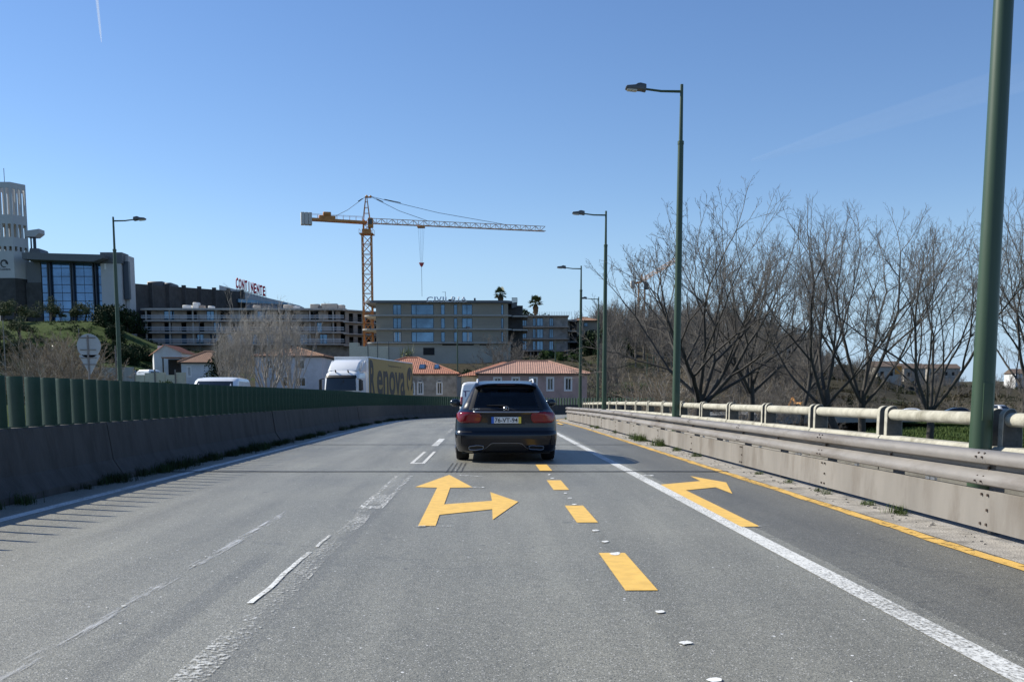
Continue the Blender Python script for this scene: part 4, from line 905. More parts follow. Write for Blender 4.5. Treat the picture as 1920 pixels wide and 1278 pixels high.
# local frame: front faces +Y (towards the camera once turned)
def tb(name, mat, *b, bv=.0, par=None):
    o = MB().box(*b).make(name, MT[mat], par or trk)
    return bevel(o, bv, 3) if bv else o
TS = Shell([(.35, -2.1, .0, 1.20, .1, .25), (.9, -2.15, .05, 1.23, .1, .30), (1.6, -2.15, .05, 1.24, .1, .30), (2.45, -2.15, -.12, 1.22, .1, .30), (2.75, -2.15, -.30, 1.18, .1, .35), (2.95, -2.1, -.55, 1.05, .1, .4)], bulge=0, fb=.12, step=.15)
TS.build('cab', MT['vanwhite'], trk, nr=10, ns=8)
TS.rpatch('windscreen', [(1.55, -1.10, 1.10), (2.50, -1.04, 1.04)], MT['cabglass'], trk, off=.02, front=True, nx=14)
TS.rpatch('sun_visor', [(2.44, -1.12, 1.12), (2.62, -1.06, 1.06)], MT['blackplastic'], trk, off=.10, front=True, nx=10, th=.03)
TS.rpatch('grille', [(.7, -.8, .8), (1.35, -.9, .9)], MT['blackplastic'], trk, off=.015, front=True, nx=8)
for sg_ in (-1, 1):
    TS.spatch('side_window', [(1.6, -1.3, -.35), (2.3, -1.3, -.45)], MT['cabglass'], trk, sg_)
    TS.rpatch('headlight', [(.62, .72, 1.08), (.85, .72, 1.10)] if sg_ > 0 else [(.62, -1.08, -.72), (.85, -1.10, -.72)], MT['lens'], trk, off=.02, front=True, nx=4)
    m_ = tb('wing_mirror', 'blackplastic', sg_ * 1.42 - .10, sg_ * 1.42 + .10, -.05, .12, 1.55, 2.35, bv=.04); MB().bar((sg_ * 1.2, -.1, 2.4), (sg_ * 1.42, .03, 2.35), .05).make('mirror_arm', MT['blackplastic'], m_)
    for y in (-1.0,): wheel(trk, sg_ * 1.05, y, .5, .32, sg_, False)
# roof deflector
mb = MB(); mb.prism([(-.55, 2.93), (-.75, 3.15), (-1.2, 3.52), (-1.9, 3.74), (-2.12, 3.76), (-2.12, 2.9)], 'x', -1.02, 1.02); bevel(mb.make('roof_deflector', MT['vanwhite'], trk), .08, 3)
for sg_ in (-1, 1):
    MB().prism([(-1.0, 2.9), (-2.2, 2.9), (-2.2, 3.7), (-1.95, 3.66)], 'x', sg_ * 1.2 - .03, sg_ * 1.2 + .03).make('side_deflector', MT['vanwhite'], trk)
    MB().tube([(sg_ * .45, -.45, 2.80), (sg_ * .45, -.30, 2.98)], .05, 8).make('roof_horn', MT['blackplastic'], trk)
# trailer: x = -1.25 is the side seen by the camera (after the turn, local +X points left)
tb('trailer_chassis', 'dark', -1.1, 1.1, -16.2, -2.7, .9, 1.15)
tb('trailer_front', 'vanwhite', -1.25, 1.25, -2.75, -2.62, 1.1, 3.98); tb('trailer_roof', 'vanwhite', -1.26, 1.26, -16.35, -2.60, 3.90, 4.0, bv=.03)
for sg_ in (-1, 1): tb('curtain', 'truckyellow', sg_ * 1.255 - .012, sg_ * 1.255 + .012, -16.3, -2.78, 1.18, 3.89); tb('side_rail', 'satin', sg_ * 1.27 - .012, sg_ * 1.27 + .012, -16.3, -2.7, 1.08, 1.19)
tb('rear_door', 'vanwhite', -1.25, 1.25, -16.36, -16.31, 1.1, 3.9)
for y in (-3.2, -3.7, -12.3, -13.6, -14.9):
    for sg_ in (-1, 1): wheel(trk, sg_ * 1.05, y, .5, .32, sg_, False)
# print on the visible curtain: local side -X, text reading from the front (left in the photo) to the back
MS = Matrix.Translation((-1.275, 0, 0)) @ Matrix(((0, 1, 0, 0), (-1, 0, 0, 0), (0, 0, 1, 0), (0, 0, 0, 1)))
def curtain_text(txt, y, z, wd, hh, mat='tarpblack', bold=.02): return text_obj('curtain_print', txt, MT[mat], trk, MS @ Matrix.Translation((y, 0, z)), width=wd, height=hh, bold=bold)
# the photo's left edge of the print is the trailer front (local y = -2.8), so x of the text runs along -y
curtain_text('R', 3.62, 2.50, 1.45, 2.6, bold=.04); curtain_text('enova', 9.15, 2.16, 8.6, 1.9, bold=.022); curtain_text('Transportamos com cor', 10.2, 3.50, 4.2, .20, bold=.01)
mb = MB(); cy, cz = -15.15, 2.55   # round eye-like swirl at the back end of the print
pts = [(-1.279, cy - 1.05 * math.cos(t), cz + 1.05 * math.sin(t)) for t in [k * math.pi / 14 for k in range(29)]]
n_ = len(pts); inner = [(-1.279, cy - .72 * math.cos(t), cz + .72 * math.sin(t)) for t in [k * math.pi / 14 for k in range(29)]]
mb.add(pts + inner, [(k, k + 1, n_ + k + 1, n_ + k) for k in range(n_ - 1) if not 18 < k < 23]); mb.add([(-1.279, cy - .42 * math.cos(t) + .1, cz + .35 + .42 * math.sin(t)) for t in [k * math.pi / 8 for k in range(16)]], [tuple(range(16))]); mb.make('curtain_print', MT['tarpblack'], trk)

# ------------------------------------------------------------------ tower cranes
def lattice(mb, a, b, wd, hgt, n, t, tri=True, up=Vector((0, 0, 1))):
    a, b = Vector(a), Vector(b); d = (b - a).normalized(); sd_ = d.cross(up).normalized(); u_ = sd_.cross(d)
    if tri: ch_ = [sd_ * -wd / 2, sd_ * wd / 2, u_ * hgt]
    else: ch_ = [sd_ * -wd / 2 - u_ * hgt / 2, sd_ * wd / 2 - u_ * hgt / 2, sd_ * wd / 2 + u_ * hgt / 2, sd_ * -wd / 2 + u_ * hgt / 2]
    for c in ch_: mb.bar(a + c, b + c, t)
    m = len(ch_); L = (b - a).length
    for i in range(n):
        p, q = a + d * (L * i / n), a + d * (L * (i + 1) / n)
        for k in range(m):
            c0, c1 = ch_[k], ch_[(k + 1) % m]
            mb.bar(p + c0, q + c1, t * .6) if (i + k) % 2 == 0 else mb.bar(p + c1, q + c0, t * .6)
            mb.bar(p + c0, p + c1, t * .5)
YC = 240.; mx_ = xat(688, 450, YC); g = hz(mx_, YC)
jz = zat(416, YC); ztop = zat(368, YC); zs_ = zat(440, YC)
cr_ = thing('tower_crane', 'orange tower crane standing between the two office buildings, jib pointing right', 'tower crane', (mx_, YC, g))
def L_(x, y, z): return Vector((x, y, z - g))
mb = MB(); lattice(mb, L_(0, 0, g), L_(0, 0, zs_), 2.1, 2.1, int((zs_ - g) / 2.2), .24, tri=False, up=Vector((0, 1, 0))); mb.make('mast', MT['crane'], cr_)
mb = MB(); mb.box(-1.6, 1.6, -1.6, 1.6, zs_ - g, zs_ - g + .18); mb.box(-1.0, 1.0, -1.0, 1.0, zs_ - g + .18, zs_ - g + 1.2)
for sx in (-1.6, 1.6):
    mb.bar((sx, -1.6, zs_ - g + 1.1), (sx, 1.6, zs_ - g + 1.1), .06)
    for yy in (-1.6, 1.6): mb.bar((sx, yy, zs_ - g), (sx, yy, zs_ - g + 1.1), .06)
mb.make('slewing_platform', MT['crane'], cr_)
mb = MB(); lattice(mb, L_(0, 0, zs_ + 1.2), L_(0, 0, jz + .6), 1.5, 1.5, 2, .2, tri=False, up=Vector((0, 1, 0)))
for a in (-.75, .75):
    for b in (-.75, .75): mb.bar((a, b, jz + .6 - g), (a * .15, b * .15, ztop - g), .14)
for k in range(1, 4): t = k / 4; zz = jz + .6 - g + (ztop - jz - .6) * t; w_ = .75 * (1 - t * .85); mb.bar((-w_, -w_, zz), (w_, -w_, zz), .08); mb.bar((-w_, w_, zz), (w_, w_, zz), .08)
mb.box(-.3, 1.2, -.25, .25, ztop - g - .35, ztop - g - .1); mb.ball((.1, 0, ztop - g), .3); mb.ball((1.0, 0, ztop - g - .05), .28); mb.make('tower_head', MT['crane'], cr_)
bevel(MB().box(.5, 1.65, -1.9, -.4, zs_ + 1.4 - g, zs_ + 3.6 - g).make('operator_cab', MT['crane'], cr_), .15, 2)
MB().box(.62, 1.52, -1.93, -1.5, zs_ + 2.1 - g, zs_ + 3.3 - g).make('cab_window', MT['cabglass'], [o for o in bpy.data.objects if o.name == 'operator_cab'][0])
jdir = Vector((1, .27, 0)).normalized(); jl = (xat(1022, 428, YC + 12) - mx_) / jdir.x
Z = jz - .3 - g
mb = MB(); lattice(mb, jdir * 1.0 + Vector((0, 0, Z)), jdir * jl + Vector((0, 0, Z)), 1.1, 1.15, 34, .13); mb.make('jib', MT['cranegrey'], cr_)
cl = (mx_ - xat(577, 402, YC - 5)) / jdir.x
mb = MB()
for sgn in (-.6, .6):
    o_ = Vector((-jdir.y, jdir.x, 0)) * sgn; mb.box(0, 0, 0, 0, 0, 0) if False else None
    mb.bar(o_ + Vector((0, 0, Z + .1)), o_ - jdir * cl + Vector((0, 0, Z + .3)), .55)
    for k in range(9): p = o_ - jdir * (1 + cl * k / 9) + Vector((0, 0, Z + .3)); mb.bar(p, p + Vector((0, 0, 1.1)), .05)
    mb.bar(o_ - jdir + Vector((0, 0, Z + 1.4)), o_ - jdir * cl + Vector((0, 0, Z + 1.5)), .05)
mb.make('counter_jib', MT['crane'], cr_)
wm = Matrix.Translation(-jdir * (cl - 4.4) + Vector((0, 0, Z + .3))) @ Matrix.Rotation(math.atan2(jdir.y, jdir.x), 4, 'Z')
bevel(MB().box(-2.2, 1.6, -.6, .6, 0, 1.0, wm).box(-1.2, .6, -.55, .55, 1.0, 1.8, wm).make('winch', MT['crane'], cr_), .08, 1)
wm = Matrix.Translation(-jdir * (cl + .6) + Vector((0, 0, Z + .2))) @ Matrix.Rotation(math.atan2(jdir.y, jdir.x), 4, 'Z')
for k in range(3): bevel(MB().box(-1.3 + .85 * k, -1.3 + .85 * k + .8, -.9, .9, -1.2, 1.55, wm).make('counterweight', MT['craneblock'], cr_), .05, 1)
mb = MB(); tp = Vector((0, 0, ztop - g)); 
for a, b in ((tp, -jdir * (cl * .66) + Vector((0, 0, Z + .5))), (tp + jdir * 1.0, jdir * (jl * .33) + Vector((0, 0, Z + 1.2))), (tp + jdir * 1.0, jdir * (jl * .76) + Vector((0, 0, Z + 1.2)))):
    mid = a.lerp(b, .5) - Vector((0, 0, .5)); mb.tube([a, mid, b], .055, 5); mb.bar(a.lerp(b, .1), a.lerp(b, .22), .16)
mb.make('stay_cable', MT['cable'], cr_)
tx = (xat(790, 420, YC + 4) - mx_) / jdir.x; tp_ = jdir * tx
bevel(MB().box(tp_.x - .9, tp_.x + .9, tp_.y - .6, tp_.y + .6, Z - .55, Z - .1).make('trolley', MT['crane'], cr_), .1, 1)
hk = zat(497, YC + 4) - g
mb = MB()
for d_ in (-.7, -.25, .25, .7): mb.tube([(tp_.x + d_, tp_.y, Z - .5), (tp_.x + d_ * .35, tp_.y, hk + .4)], .025, 4)
mb.make('hoist_rope', MT['cable'], cr_)
mb = MB(); mb.prism([(tp_.x - .65, hk + .5), (tp_.x + .65, hk + .5), (tp_.x + .3, hk - .25), (tp_.x, hk - .55), (tp_.x - .3, hk - .25)], 'y', tp_.y - .25, tp_.y + .25); bevel(mb.make('hook_block', MT['hookred'], cr_), .06, 1)
MB().tube([(tp_.x, tp_.y, hk - .5), (tp_.x + .05, tp_.y, zat(556, YC + 4) - g)], .045, 5).make('lifting_chain', MT['cable'], cr_)
# far crane behind the trees
YD = 330.; cx_ = xat(1203, 560, YD); g2 = hz(cx_, YD)
c2_ = thing('tower_crane', 'pale orange tower crane far off behind the bare trees, its jib rising to the right', 'tower crane', (cx_, YD, g2))
zj = zat(528, YD) - g2
mb = MB(); lattice(mb, (0, 0, 0), (0, 0, zj), 2.0, 2.0, int(zj / 2.4), .26, tri=False, up=Vector((0, 1, 0))); mb.make('mast', MT['cranegrey'], c2_)
jd = at(1270, 488, YD - 22) - at(1203, 528, YD); jd.z = max(jd.z, 3)
mb = MB(); lattice(mb, (0, 0, zj), Vector((0, 0, zj)) + jd, 1.0, 1.1, 12, .12); mb.make('jib', MT['cranegrey'], c2_)
mb = MB(); mb.bar((0, 0, zj), (-2.6, 0, zj - .6), .6); mb.bar((0, 0, zj), (0, 0, zj + 2.5), .5); mb.make('counter_jib', MT['crane'], c2_)
bevel(MB().box(-3.6, -2.3, -.8, .8, zj - 2.0, zj + .3).make('counterweight', MT['craneblock'], c2_), .1); bevel(MB().box(.6, 2.0, -1.5, -.4, zj - 2.6, zj - .4).make('operator_cab', MT['lamp'], c2_), .1)

# ------------------------------------------------------------------ buildings
def pane_window(parent, P0, U, u0, u1, z0, z1, mglass='bglass', mframe='frame', depth=.25, mull=(), fr=.09, name='window'):
    """frame with glass set into a wall opening"""
    P0 = Vector(P0); U = Vector(U).normalized(); N = U.cross(Vector((0, 0, 1)))
    M4 = Matrix(((U.x, -N.x, 0, P0.x), (U.y, -N.y, 0, P0.y), (0, 0, 1, 0), (0, 0, 0, 1)))
    mb = MB(); d0, d1 = depth - .07, depth + .02
    mb.box(u0, u0 + fr, d0, d1, z0, z1, M4).box(u1 - fr, u1, d0, d1, z0, z1, M4).box(u0 + fr, u1 - fr, d0, d1, z0, z0 + fr, M4).box(u0 + fr, u1 - fr, d0, d1, z1 - fr, z1, M4)
    for q in mull: mb.box(u0 + q * (u1 - u0) - fr / 2, u0 + q * (u1 - u0) + fr / 2, d0, d1, z0 + fr, z1 - fr, M4)
    f = mb.make(name, MT[mframe], parent)
    edges = [0] + list(mull) + [1]
    for a, b in zip(edges[:-1], edges[1:]): MB().box(u0 + a * (u1 - u0) + .02, u0 + b * (u1 - u0) - .02, depth - .01, depth + .01, z0 + .02, z1 - .02, M4).make('pane', MT[mglass], f)
    return f
def tiled_roof(name, parent, quads, mat, step=.25, rise=.04):
    """quads = (eave_a, eave_b, ridge_b, ridge_a): rows of barrel tiles as real ribs running down the slope"""
    mb = MB()
    for q in quads:
        a, b, c, d = [Vector(p) for p in q]; L = (b - a).length; n = max(3, int(L / step)); nrm = (b - a).cross(d - a).normalized()
        if nrm.z < 0: nrm = -nrm
        mb.add([a, b, c, d], [(0, 1, 2, 3)])
        rl = (c - d).length
        for i in range(n):
            t = (i + .5) / n; e = a.lerp(b, t)
            # slope direction straight up the plane
            up = (nrm.cross(b - a)).normalized()
            if up.z < 0: up = -up
            h = (d - a).dot(up); uu = (e - a).dot((b - a).normalized()); dl = (d - a).dot((b - a).normalized()); cl_ = (c - a).dot((b - a).normalized())
            f = 1.
            if uu < dl and dl > 1e-3: f = uu / dl
            if uu > cl_ and L - cl_ > 1e-3: f = (L - uu) / (L - cl_)
            if f < .03: continue
            top = e + up * h * f; sd_ = (b - a).normalized() * step * .27
            mb.add([e - sd_, e + nrm * rise, e + sd_, top - sd_, top + nrm * rise, top + sd_], [(0, 1, 4, 3), (1, 2, 5, 4), (0, 2, 1)])
    return mb.make(name, MT[mat], parent)
def hip_roof(parent, x0, x1, y0, y1, ze, zr, inset, mat, ov=.5, gable=False):
    x0 -= ov; x1 += ov; y0 -= ov; y1 += ov; ym = (y0 + y1) / 2; ia = 0 if gable else inset
    A, B, C, D = (x0, y0, ze), (x1, y0, ze), (x1, y1, ze), (x0, y1, ze); R0, R1 = (x0 + ia, ym, zr), (x1 - ia, ym, zr)
    q = [(A, B, R1, R0), (C, D, R0, R1)]
    if not gable: q += [(B, C, R1, R1), (D, A, R0, R0)]
    r = tiled_roof('roof', parent, q, mat)
    mb = MB()
    for a, b in ([(R0, R1)] if gable else [(R0, R1), (A, R0), (B, R1), (C, R1), (D, R0)]): mb.tube([Vector(a) + Vector((0, 0, .03)), Vector(b) + Vector((0, 0, .03))], .12, 6)
    mb.make('ridge_tile', MT[mat], r)
    MB().box(x0 + .05, x1 - .05, y0 + .05, y1 - .05, ze - .14, ze - .01).make('eaves', MT['bark'], parent)
    return r

# --- shopping mall on the hill (left)
YM = 250.
mall = thing('shopping_mall', 'shopping mall with white slotted tower, blue glass front and long dark stone hall', 'shopping mall', (xat(2, 600, YM), YM, 0))
ox = mall.location.x
def MX(px, py=500, Y=YM): return xat(px, py, Y) - ox
zt0, zt1 = 19, zat(341, YM)
Rw = 4.1
ap = Rw / 2 / math.tan(math.pi / 6); cen = Vector((MX(27, 500) - Rw / 2, ap, 0))
zz = lambda py: zat(py, YM)
for k in range(6):
    ang = -math.pi / 2 + k * math.pi / 3; Nn = Vector((math.cos(ang), math.sin(ang), 0)); U = Vector((0, 0, 1)).cross(Nn).normalized()  # U x Z = N
    P0 = cen + Nn * ap - U * Rw / 2
    holes = []
    for cx_ in (.75, 2.05, 3.35):
        holes += [(cx_ - .40, cx_ + .40, zz(402), zz(352)), (cx_ - .38, cx_ + .38, zz(444), zz(419)), (cx_ - .34, cx_ + .34, zz(470), zz(461.5))]
    MB().wall(P0, U, Rw, zz(521), zt1, .35, holes).make('tower_wall', MT['towerwhite'], mall)
    MB().wall(P0 - Nn * .02, U, Rw, 14, zz(521) - .01, .7, []).make('tower_base', MT['stone'], mall)
mb = MB(); oc = [(cen.x + ap / math.cos(math.pi / 6) * .93 * math.cos(a), cen.y + ap / math.cos(math.pi / 6) * .93 * math.sin(a)) for a in [k * math.pi / 3 for k in range(6)]]
mb.prism(oc, 'z', zz(458) - .4, zz(458)); mb.prism(oc, 'z', zz(411) - .4, zz(411)); mb.make('tower_floor', MT['towerwhite'], mall)
MB().tube([(cen.x - 1, cen.y, zt1 - 1), (cen.x - 1, cen.y, zt1 + 4)], .08, 5).make('antenna', MT['lamp'], mall)
# emblem and name on the tower
ex = MX(8, 495); ey = cen.y - ap - .03; ez = zz(494)
mb = MB(); n = 22; vs = []
for k in range(n + 1):
    t = -.3 + 5.4 * k / n; ro, ri = .98, .12 + .72 * min(1, k / n * 1.3)
    vs += [(ex + ro * math.cos(t), ey, ez + ro * math.sin(t)), (ex + ri * math.cos(t) + .1, ey, ez + ri * math.sin(t) + .1)]
mb.add(vs, [(2 * k, 2 * k + 2, 2 * k + 3, 2 * k + 1) for k in range(n)]); mb.make('emblem', MT['ink'], mall)
text_obj('tower_lettering', 'Forum Coimbra', MT['ink'], mall, Matrix.Translation((MX(1.5, 505), ey, zz(504.5))), width=6.4 * .75, height=.55, bold=.02)
# link behind tower, winged roof
def mbox(name, mat, px0, px1, py0, py1, ya, yb, par=mall, bv=0):
    o = MB().box(MX(px0, py1), MX(px1, py1), ya, yb, zat(py0, YM) if py0 < 9000 else 14, zat(py1, YM)).make(name, MT[mat], par); return o
MB().box(MX(50, 500, YM + 2), MX(76, 500, YM + 2), 2, 9, zz(528), zz(488)).make('tower_wing', MT['canopy'], mall); MB().box(MX(50, 560, YM + 1.8), MX(79, 560, YM + 1.8), 1.8, 8.9, 14, zz(528.5)).make('stone_wing', MT['stone'], mall)
q6 = lambda px: MX(px, 430, YM + 3)
MB().prism([(q6(46), zz(429)), (q6(73), zz(425)), (q6(73), zz(433)), (q6(64), zz(440)), (q6(46), zz(440))], 'y', 3, 6).make('winged_canopy', MT['towerwhite'], mall)
for px in (55, 60, 63): MB().tube([(q6(px), 3.6, zz(470)), (q6(px), 3.6, zz(438))], .2, 6).make('canopy_strut', MT['mullion'], mall)
MB().prism([(q6(50), zz(477)), (q6(54), zz(462)), (q6(70), zz(462)), (q6(77), zz(477))], 'y', 3, 8).make('plant_room', MT['canopy'], mall)
# glass front: leans out to the top
gx = [74, 88, 93, 131, 136, 172, 179, 191]; gzt, gzb = zz(486), zz(609)
rows_ = 8
for i, (a, b) in enumerate(((75, 87), (94, 130), (137, 172), (180, 191))):
    for j in range(rows_):
        z0 = gzb + (gzt - gzb) * j / rows_; z1 = gzb + (gzt - gzb) * (j + 1) / rows_
        for h in range(2 if b - a > 20 else 1):
            m = (2 if b - a > 20 else 1); xa, xb = MX(a + (b - a) * h / m, 550), MX(a + (b - a) * (h + 1) / m, 550)
            MB().box(xa + .06, xb - .06, 1.5, 1.6, z0 + .08, z1 - .08).make('glass_pane', MT['curtain'], mall)
MB().box(MX(74, 550), MX(191, 550), 1.65, 1.9, gzb, gzt).make('curtain_wall_back', MT['mullion'], mall)
for a, b in ((87.5, 93.5), (130.5, 136.5), (172.5, 179.5)):
    MB().box(MX(a, 550), MX(a + 2.2, 550), .6, 1.6, gzb - .5, gzt).make('mullion', MT['mullion'], mall); MB().box(MX(b - 2.2, 550), MX(b, 550), .6, 1.6, gzb - .5, gzt).make('mullion', MT['mullion'], mall)
MB().box(MX(112, 600), MX(131, 600), .9, 1.45, gzb, gzb + 3.4).make('entrance_portal', MT['mullion'], mall); MB().box(MX(114, 600), MX(129, 600), .85, .89, gzb + .2, gzb + 3.0).make('entrance_glass', MT['bglass'], mall)
MB().prism([(MX(55), zz(477)), (MX(205), zz(481)), (MX(205), zz(487)), (MX(186), zz(494)), (MX(55), zz(489))], 'y', -3.5, 12).make('canopy_roof', MT['canopy'], mall)
mbox('curtain_backing', 'stone', 75, 190, 625, 489, 2.2, 14)
MB().box(MX(191, 550), MX(229, 550), 0, 4, 15, zz(494)).make('end_wall', MT['towerwhite'], mall); MB().box(MX(188, 480), MX(229, 480), -.1, 4.2, zz(494) + .01, zz(473)).make('end_wall_band', MT['canopy'], mall)
MB().box(MX(229, 520) + .01, MX(236, 520), 2, 6, 15, zz(473) - .5).make('side_fin', MT['towerwhite'], mall); MB().box(MX(229, 520) + .02, MX(239, 520), .8, 1.9, zz(560), zz(489)).make('side_slot', MT['mullion'], mall)
MB().box(MX(198, 500) - .3, MX(199, 500), -.06, -.01, zz(505), zz(494)).make('wall_mark', MT['whitetrim'], mall)
# long stone hall running away to the right
hall = []
A = Vector((MX(234, 560), 6, 0)); Yend = 300.
E_ = Vector((xat(459, 545, Yend) - ox, Yend - YM, 0)); U = (E_ - A).normalized(); Lh = (E_ - A).length
zh0 = zat(533, YM + 8); zh1 = zat(547, Yend)
hw_ = MB(); B_ = A + U * Lh; nn_ = U.cross(Vector((0, 0, 1)))
hw_.add([(A.x, A.y, 12), (B_.x, B_.y, 12), (B_.x, B_.y, zh1), (A.x, A.y, zh0)] + [(q.x, q.y, z) for q, z in ((A - nn_ * 8, 12), (B_ - nn_ * 8, 12), (B_ - nn_ * 8, zh1), (A - nn_ * 8, zh0))], [(0, 1, 2, 3), (7, 6, 5, 4), (3, 2, 6, 7), (1, 5, 6, 2), (0, 3, 7, 4)]); hw_.make('hall_wall', MT['stone'], mall)
Nn = U.cross(Vector((0, 0, 1)))
mb = MB(); 
for k in range(7):
    p = A + U * (6 + Lh * k / 7.2) + Nn * .3; mb.box(p.x - .5, p.x + .5, p.y - .4, p.y + .4, 14, zh0 + (zh1 - zh0) * (6 + Lh * k / 7.2) / Lh + .5)
    mb.make('hall_pilaster', MT['stone'], mall); mb = MB()
for a_, b_, t_ in ((275, 306, 527), (307, 322, 529.5)):
    bevel(MB().box(xat(a_, 540, 270) - ox, xat(b_, 540, 270) - ox, 20, 26, zh0 - 3, zat(t_, 270)).make('roof_unit', MT['canopy'], mall), .3, 1)
# white wedge carrying the sign
YW = 306.
w0, w1 = at(410, 535, YW), at(505, 560, YW)
mb = MB(); mb.prism([(xat(410, 555, YW) - ox, 20), (xat(410, 534, YW) - ox, zat(534, YW)), (xat(437, 541, YW) - ox, zat(541, YW)), (xat(505, 557, YW) - ox, zat(559, YW)), (xat(560, 575, YW) - ox, zat(572, YW)), (xat(560, 575, YW) - ox, 20)], 'y', YW - YM + .5, YW - YM + 8)
mb.make('white_parapet_wedge', MT['towerwhite'], mall)
# red letters
sg2 = thing('roof_sign', 'big red CONTINENTE letters standing on the white wedge of the mall roof', 'sign', (xat(468, 545, YW), YW - .6, zat(545, YW)))
px0 = 441.5; pw = (497.5 - 441.5) / 10
for k, chh in enumerate('CONTINENTE'):
    pc = px0 + pw * (k + .5); top = 520.5 + (k / 9) * 16; bot = 540.5 + (k / 9) * 13.5
    if chh == 'C' and k == 0: top -= 0
    c = at(pc, (top + bot) / 2, YW); hgt = (bot - top) * YW / F * .98
    text_obj('sign_letter', chh, MT['signred'], sg2, Matrix.Translation(c - Vector(sg2.location)), width=pw * YW / F * (.80 if chh != 'I' else .22), height=hgt, ext=.35, bold=.035)
mb = MB(); c0, c9 = at(442, 541, YW) - Vector(sg2.location), at(498, 554.5, YW) - Vector(sg2.location)
mb.bar(c0 + Vector((0, .5, -.1)), c9 + Vector((0, .5, -.1)), .18)
for k in range(11): p = c0.lerp(c9, k / 10) + Vector((0, .5, 0)); mb.bar(p + Vector((0, 0, -1.2)), p + Vector((0, 0, 2.6)), .08)
mb.make('sign_frame', MT['lamp'], sg2)
# low glazed roof between hall and construction site
gl_ = thing('glass_canopy', 'long steel and glass canopy behind the roof of the unfinished block', 'canopy', (xat(450, 575, 300), 300, 13))
x0, x1 = xat(388, 575, 300) - gl_.location.x, xat(545, 575, 300) - gl_.location.x
MB().prism([(x0, zat(561, 300) - 13), (x0 + 9, zat(562, 300) - 13), (x1, zat(570, 300) - 13), (x1, zat(573, 300) - 13), (x0, zat(566, 300) - 13)], 'y', -4, 4).make('canopy_roof', MT['bglass'], gl_)
for k in range(17): x = x0 + (x1 - x0) * k / 16; MB().tube([(x, -3.5, 0), (x, -3.5, zat(565 + 7 * k / 16, 300) - 13)], .13, 5).make('column', MT['galv'], gl_)

# --- unfinished apartment block with curved slabs
YB = 254.
cbk = thing('unfinished_block', 'unfinished concrete apartment block with open storeys and railings, left of the crane', 'building', (xat(265, 640, YB), YB, 0))
bx = cbk.location.x
WB = xat(640, 600, YB) - bx
ztop_ = zat(577.5, YB); FH = 2.93
def slab_poly(x0, x1, y0, y1, r, rr=None):
    rr = r if rr is None else rr; p = []
    for k in range(7): a = math.pi + k * math.pi / 12; p.append((x0 + r + r * math.cos(a), y0 + r + r * math.sin(a)))
    for k in range(7): a = 1.5 * math.pi + k * math.pi / 12; p.append((x1 - rr + rr * math.cos(a), y0 + rr + rr * math.sin(a)))
    return p + [(x1, y1), (x0, y1)]
random.seed(11)
for fl in range(4):
    zt = ztop_ - FH * fl; pr = 0 if fl else .4
    MB().prism(slab_poly(-.0 - (.6 if fl == 0 else 0), WB + 1, 0, 16, 2.2, 1.5), 'z', zt - (.45 if fl == 0 else .32), zt).make('floor_slab', MT['concrete_new'], cbk)
    if fl == 3: continue
    zf = zt - FH
    holes = []; x = 3.2; L = WB - 2.6
    while x < L - 1.5:
        wd = random.choice([1.3, 1.9, 1.9, 2.6]); holes.append((x, x + wd, zf + .05, zf + 2.45)); x += wd + random.choice([1.6, 2.4, 3.2])
    MB().wall((2.0, 2.1, 0), (1, 0, 0), L, zf, zt - .33, .3, holes).make('wall', MT['rawwall'], cbk)
    for hh in holes:
        if fl == 2 or random.random() < .12: pane_window(cbk, (2.0, 2.1, 0), (1, 0, 0), hh[0], hh[1], hh[2], hh[3], depth=.2, mull=(.5,) if hh[1] - hh[0] > 1.5 else ())
    for x in [0.9 + 5.9 * k for k in range(int(WB / 5.9) + 1)]:
        MB().box(x, x + .35, .9, 1.25, zf, zt - .32).make('column', MT['concrete_new'], cbk)
    for dz in (.45, .8, 1.1):
        MB().box(.1, WB + .6, .12, .17, zf + dz, zf + dz + .10).make('railing', MT['signgrey'], cbk)
    for k in range(22): MB().box(.1 + (WB) * k / 21, .16 + WB * k / 21, .10, .19, zf, zf + 1.15).make('railing_post', MT['galv'], cbk)
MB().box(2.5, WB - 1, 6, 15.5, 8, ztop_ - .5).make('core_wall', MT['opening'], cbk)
MB().box(-1.5, WB + 4, 3, 15.6, 6, ztop_ - FH * 3 - .33).make('ground_storey', MT['stonewall'], cbk)
# right wing set back
xr0 = WB + .9; U = Vector((math.cos(R(38)), math.sin(R(38)), 0)); 
for fl in range(4):
    zt = ztop_ - .25 - FH * fl
    a = Vector((xr0 - .5, .3, 0)); b = a + U * 11; N_ = U.cross(Vector((0, 0, 1))); 
    mb = MB(); pl_ = [(a.x, a.y), (b.x, b.y), (b.x, b.y + 8), (a.x, a.y + 8)]; mb.prism(pl_, 'z', zt - .3, zt); mb.make('wing_slab', MT['concrete_new'], cbk)
    if fl < 3:
        hs = [(1 + 2.5 * k, 2.3 + 2.5 * k, zt - FH + .05, zt - .8) for k in range(4)]
        MB().wall(a + Vector((.3, 1.6, 0)), U, 10, zt - FH, zt - .31, .3, hs).make('wing_wall', MT['rawwall'], cbk)
        for dz in (.5, 1.0): MB().bar(a + Vector((0, .05, zt - FH + dz)), b + Vector((0, .05, zt - FH + dz)), .06).make('railing', MT['galv'], cbk)
MB().box(xr0 - 1.5, xr0 + 9, 8, 14, 8, ztop_ - .6).make('core_wall', MT['opening'], cbk)
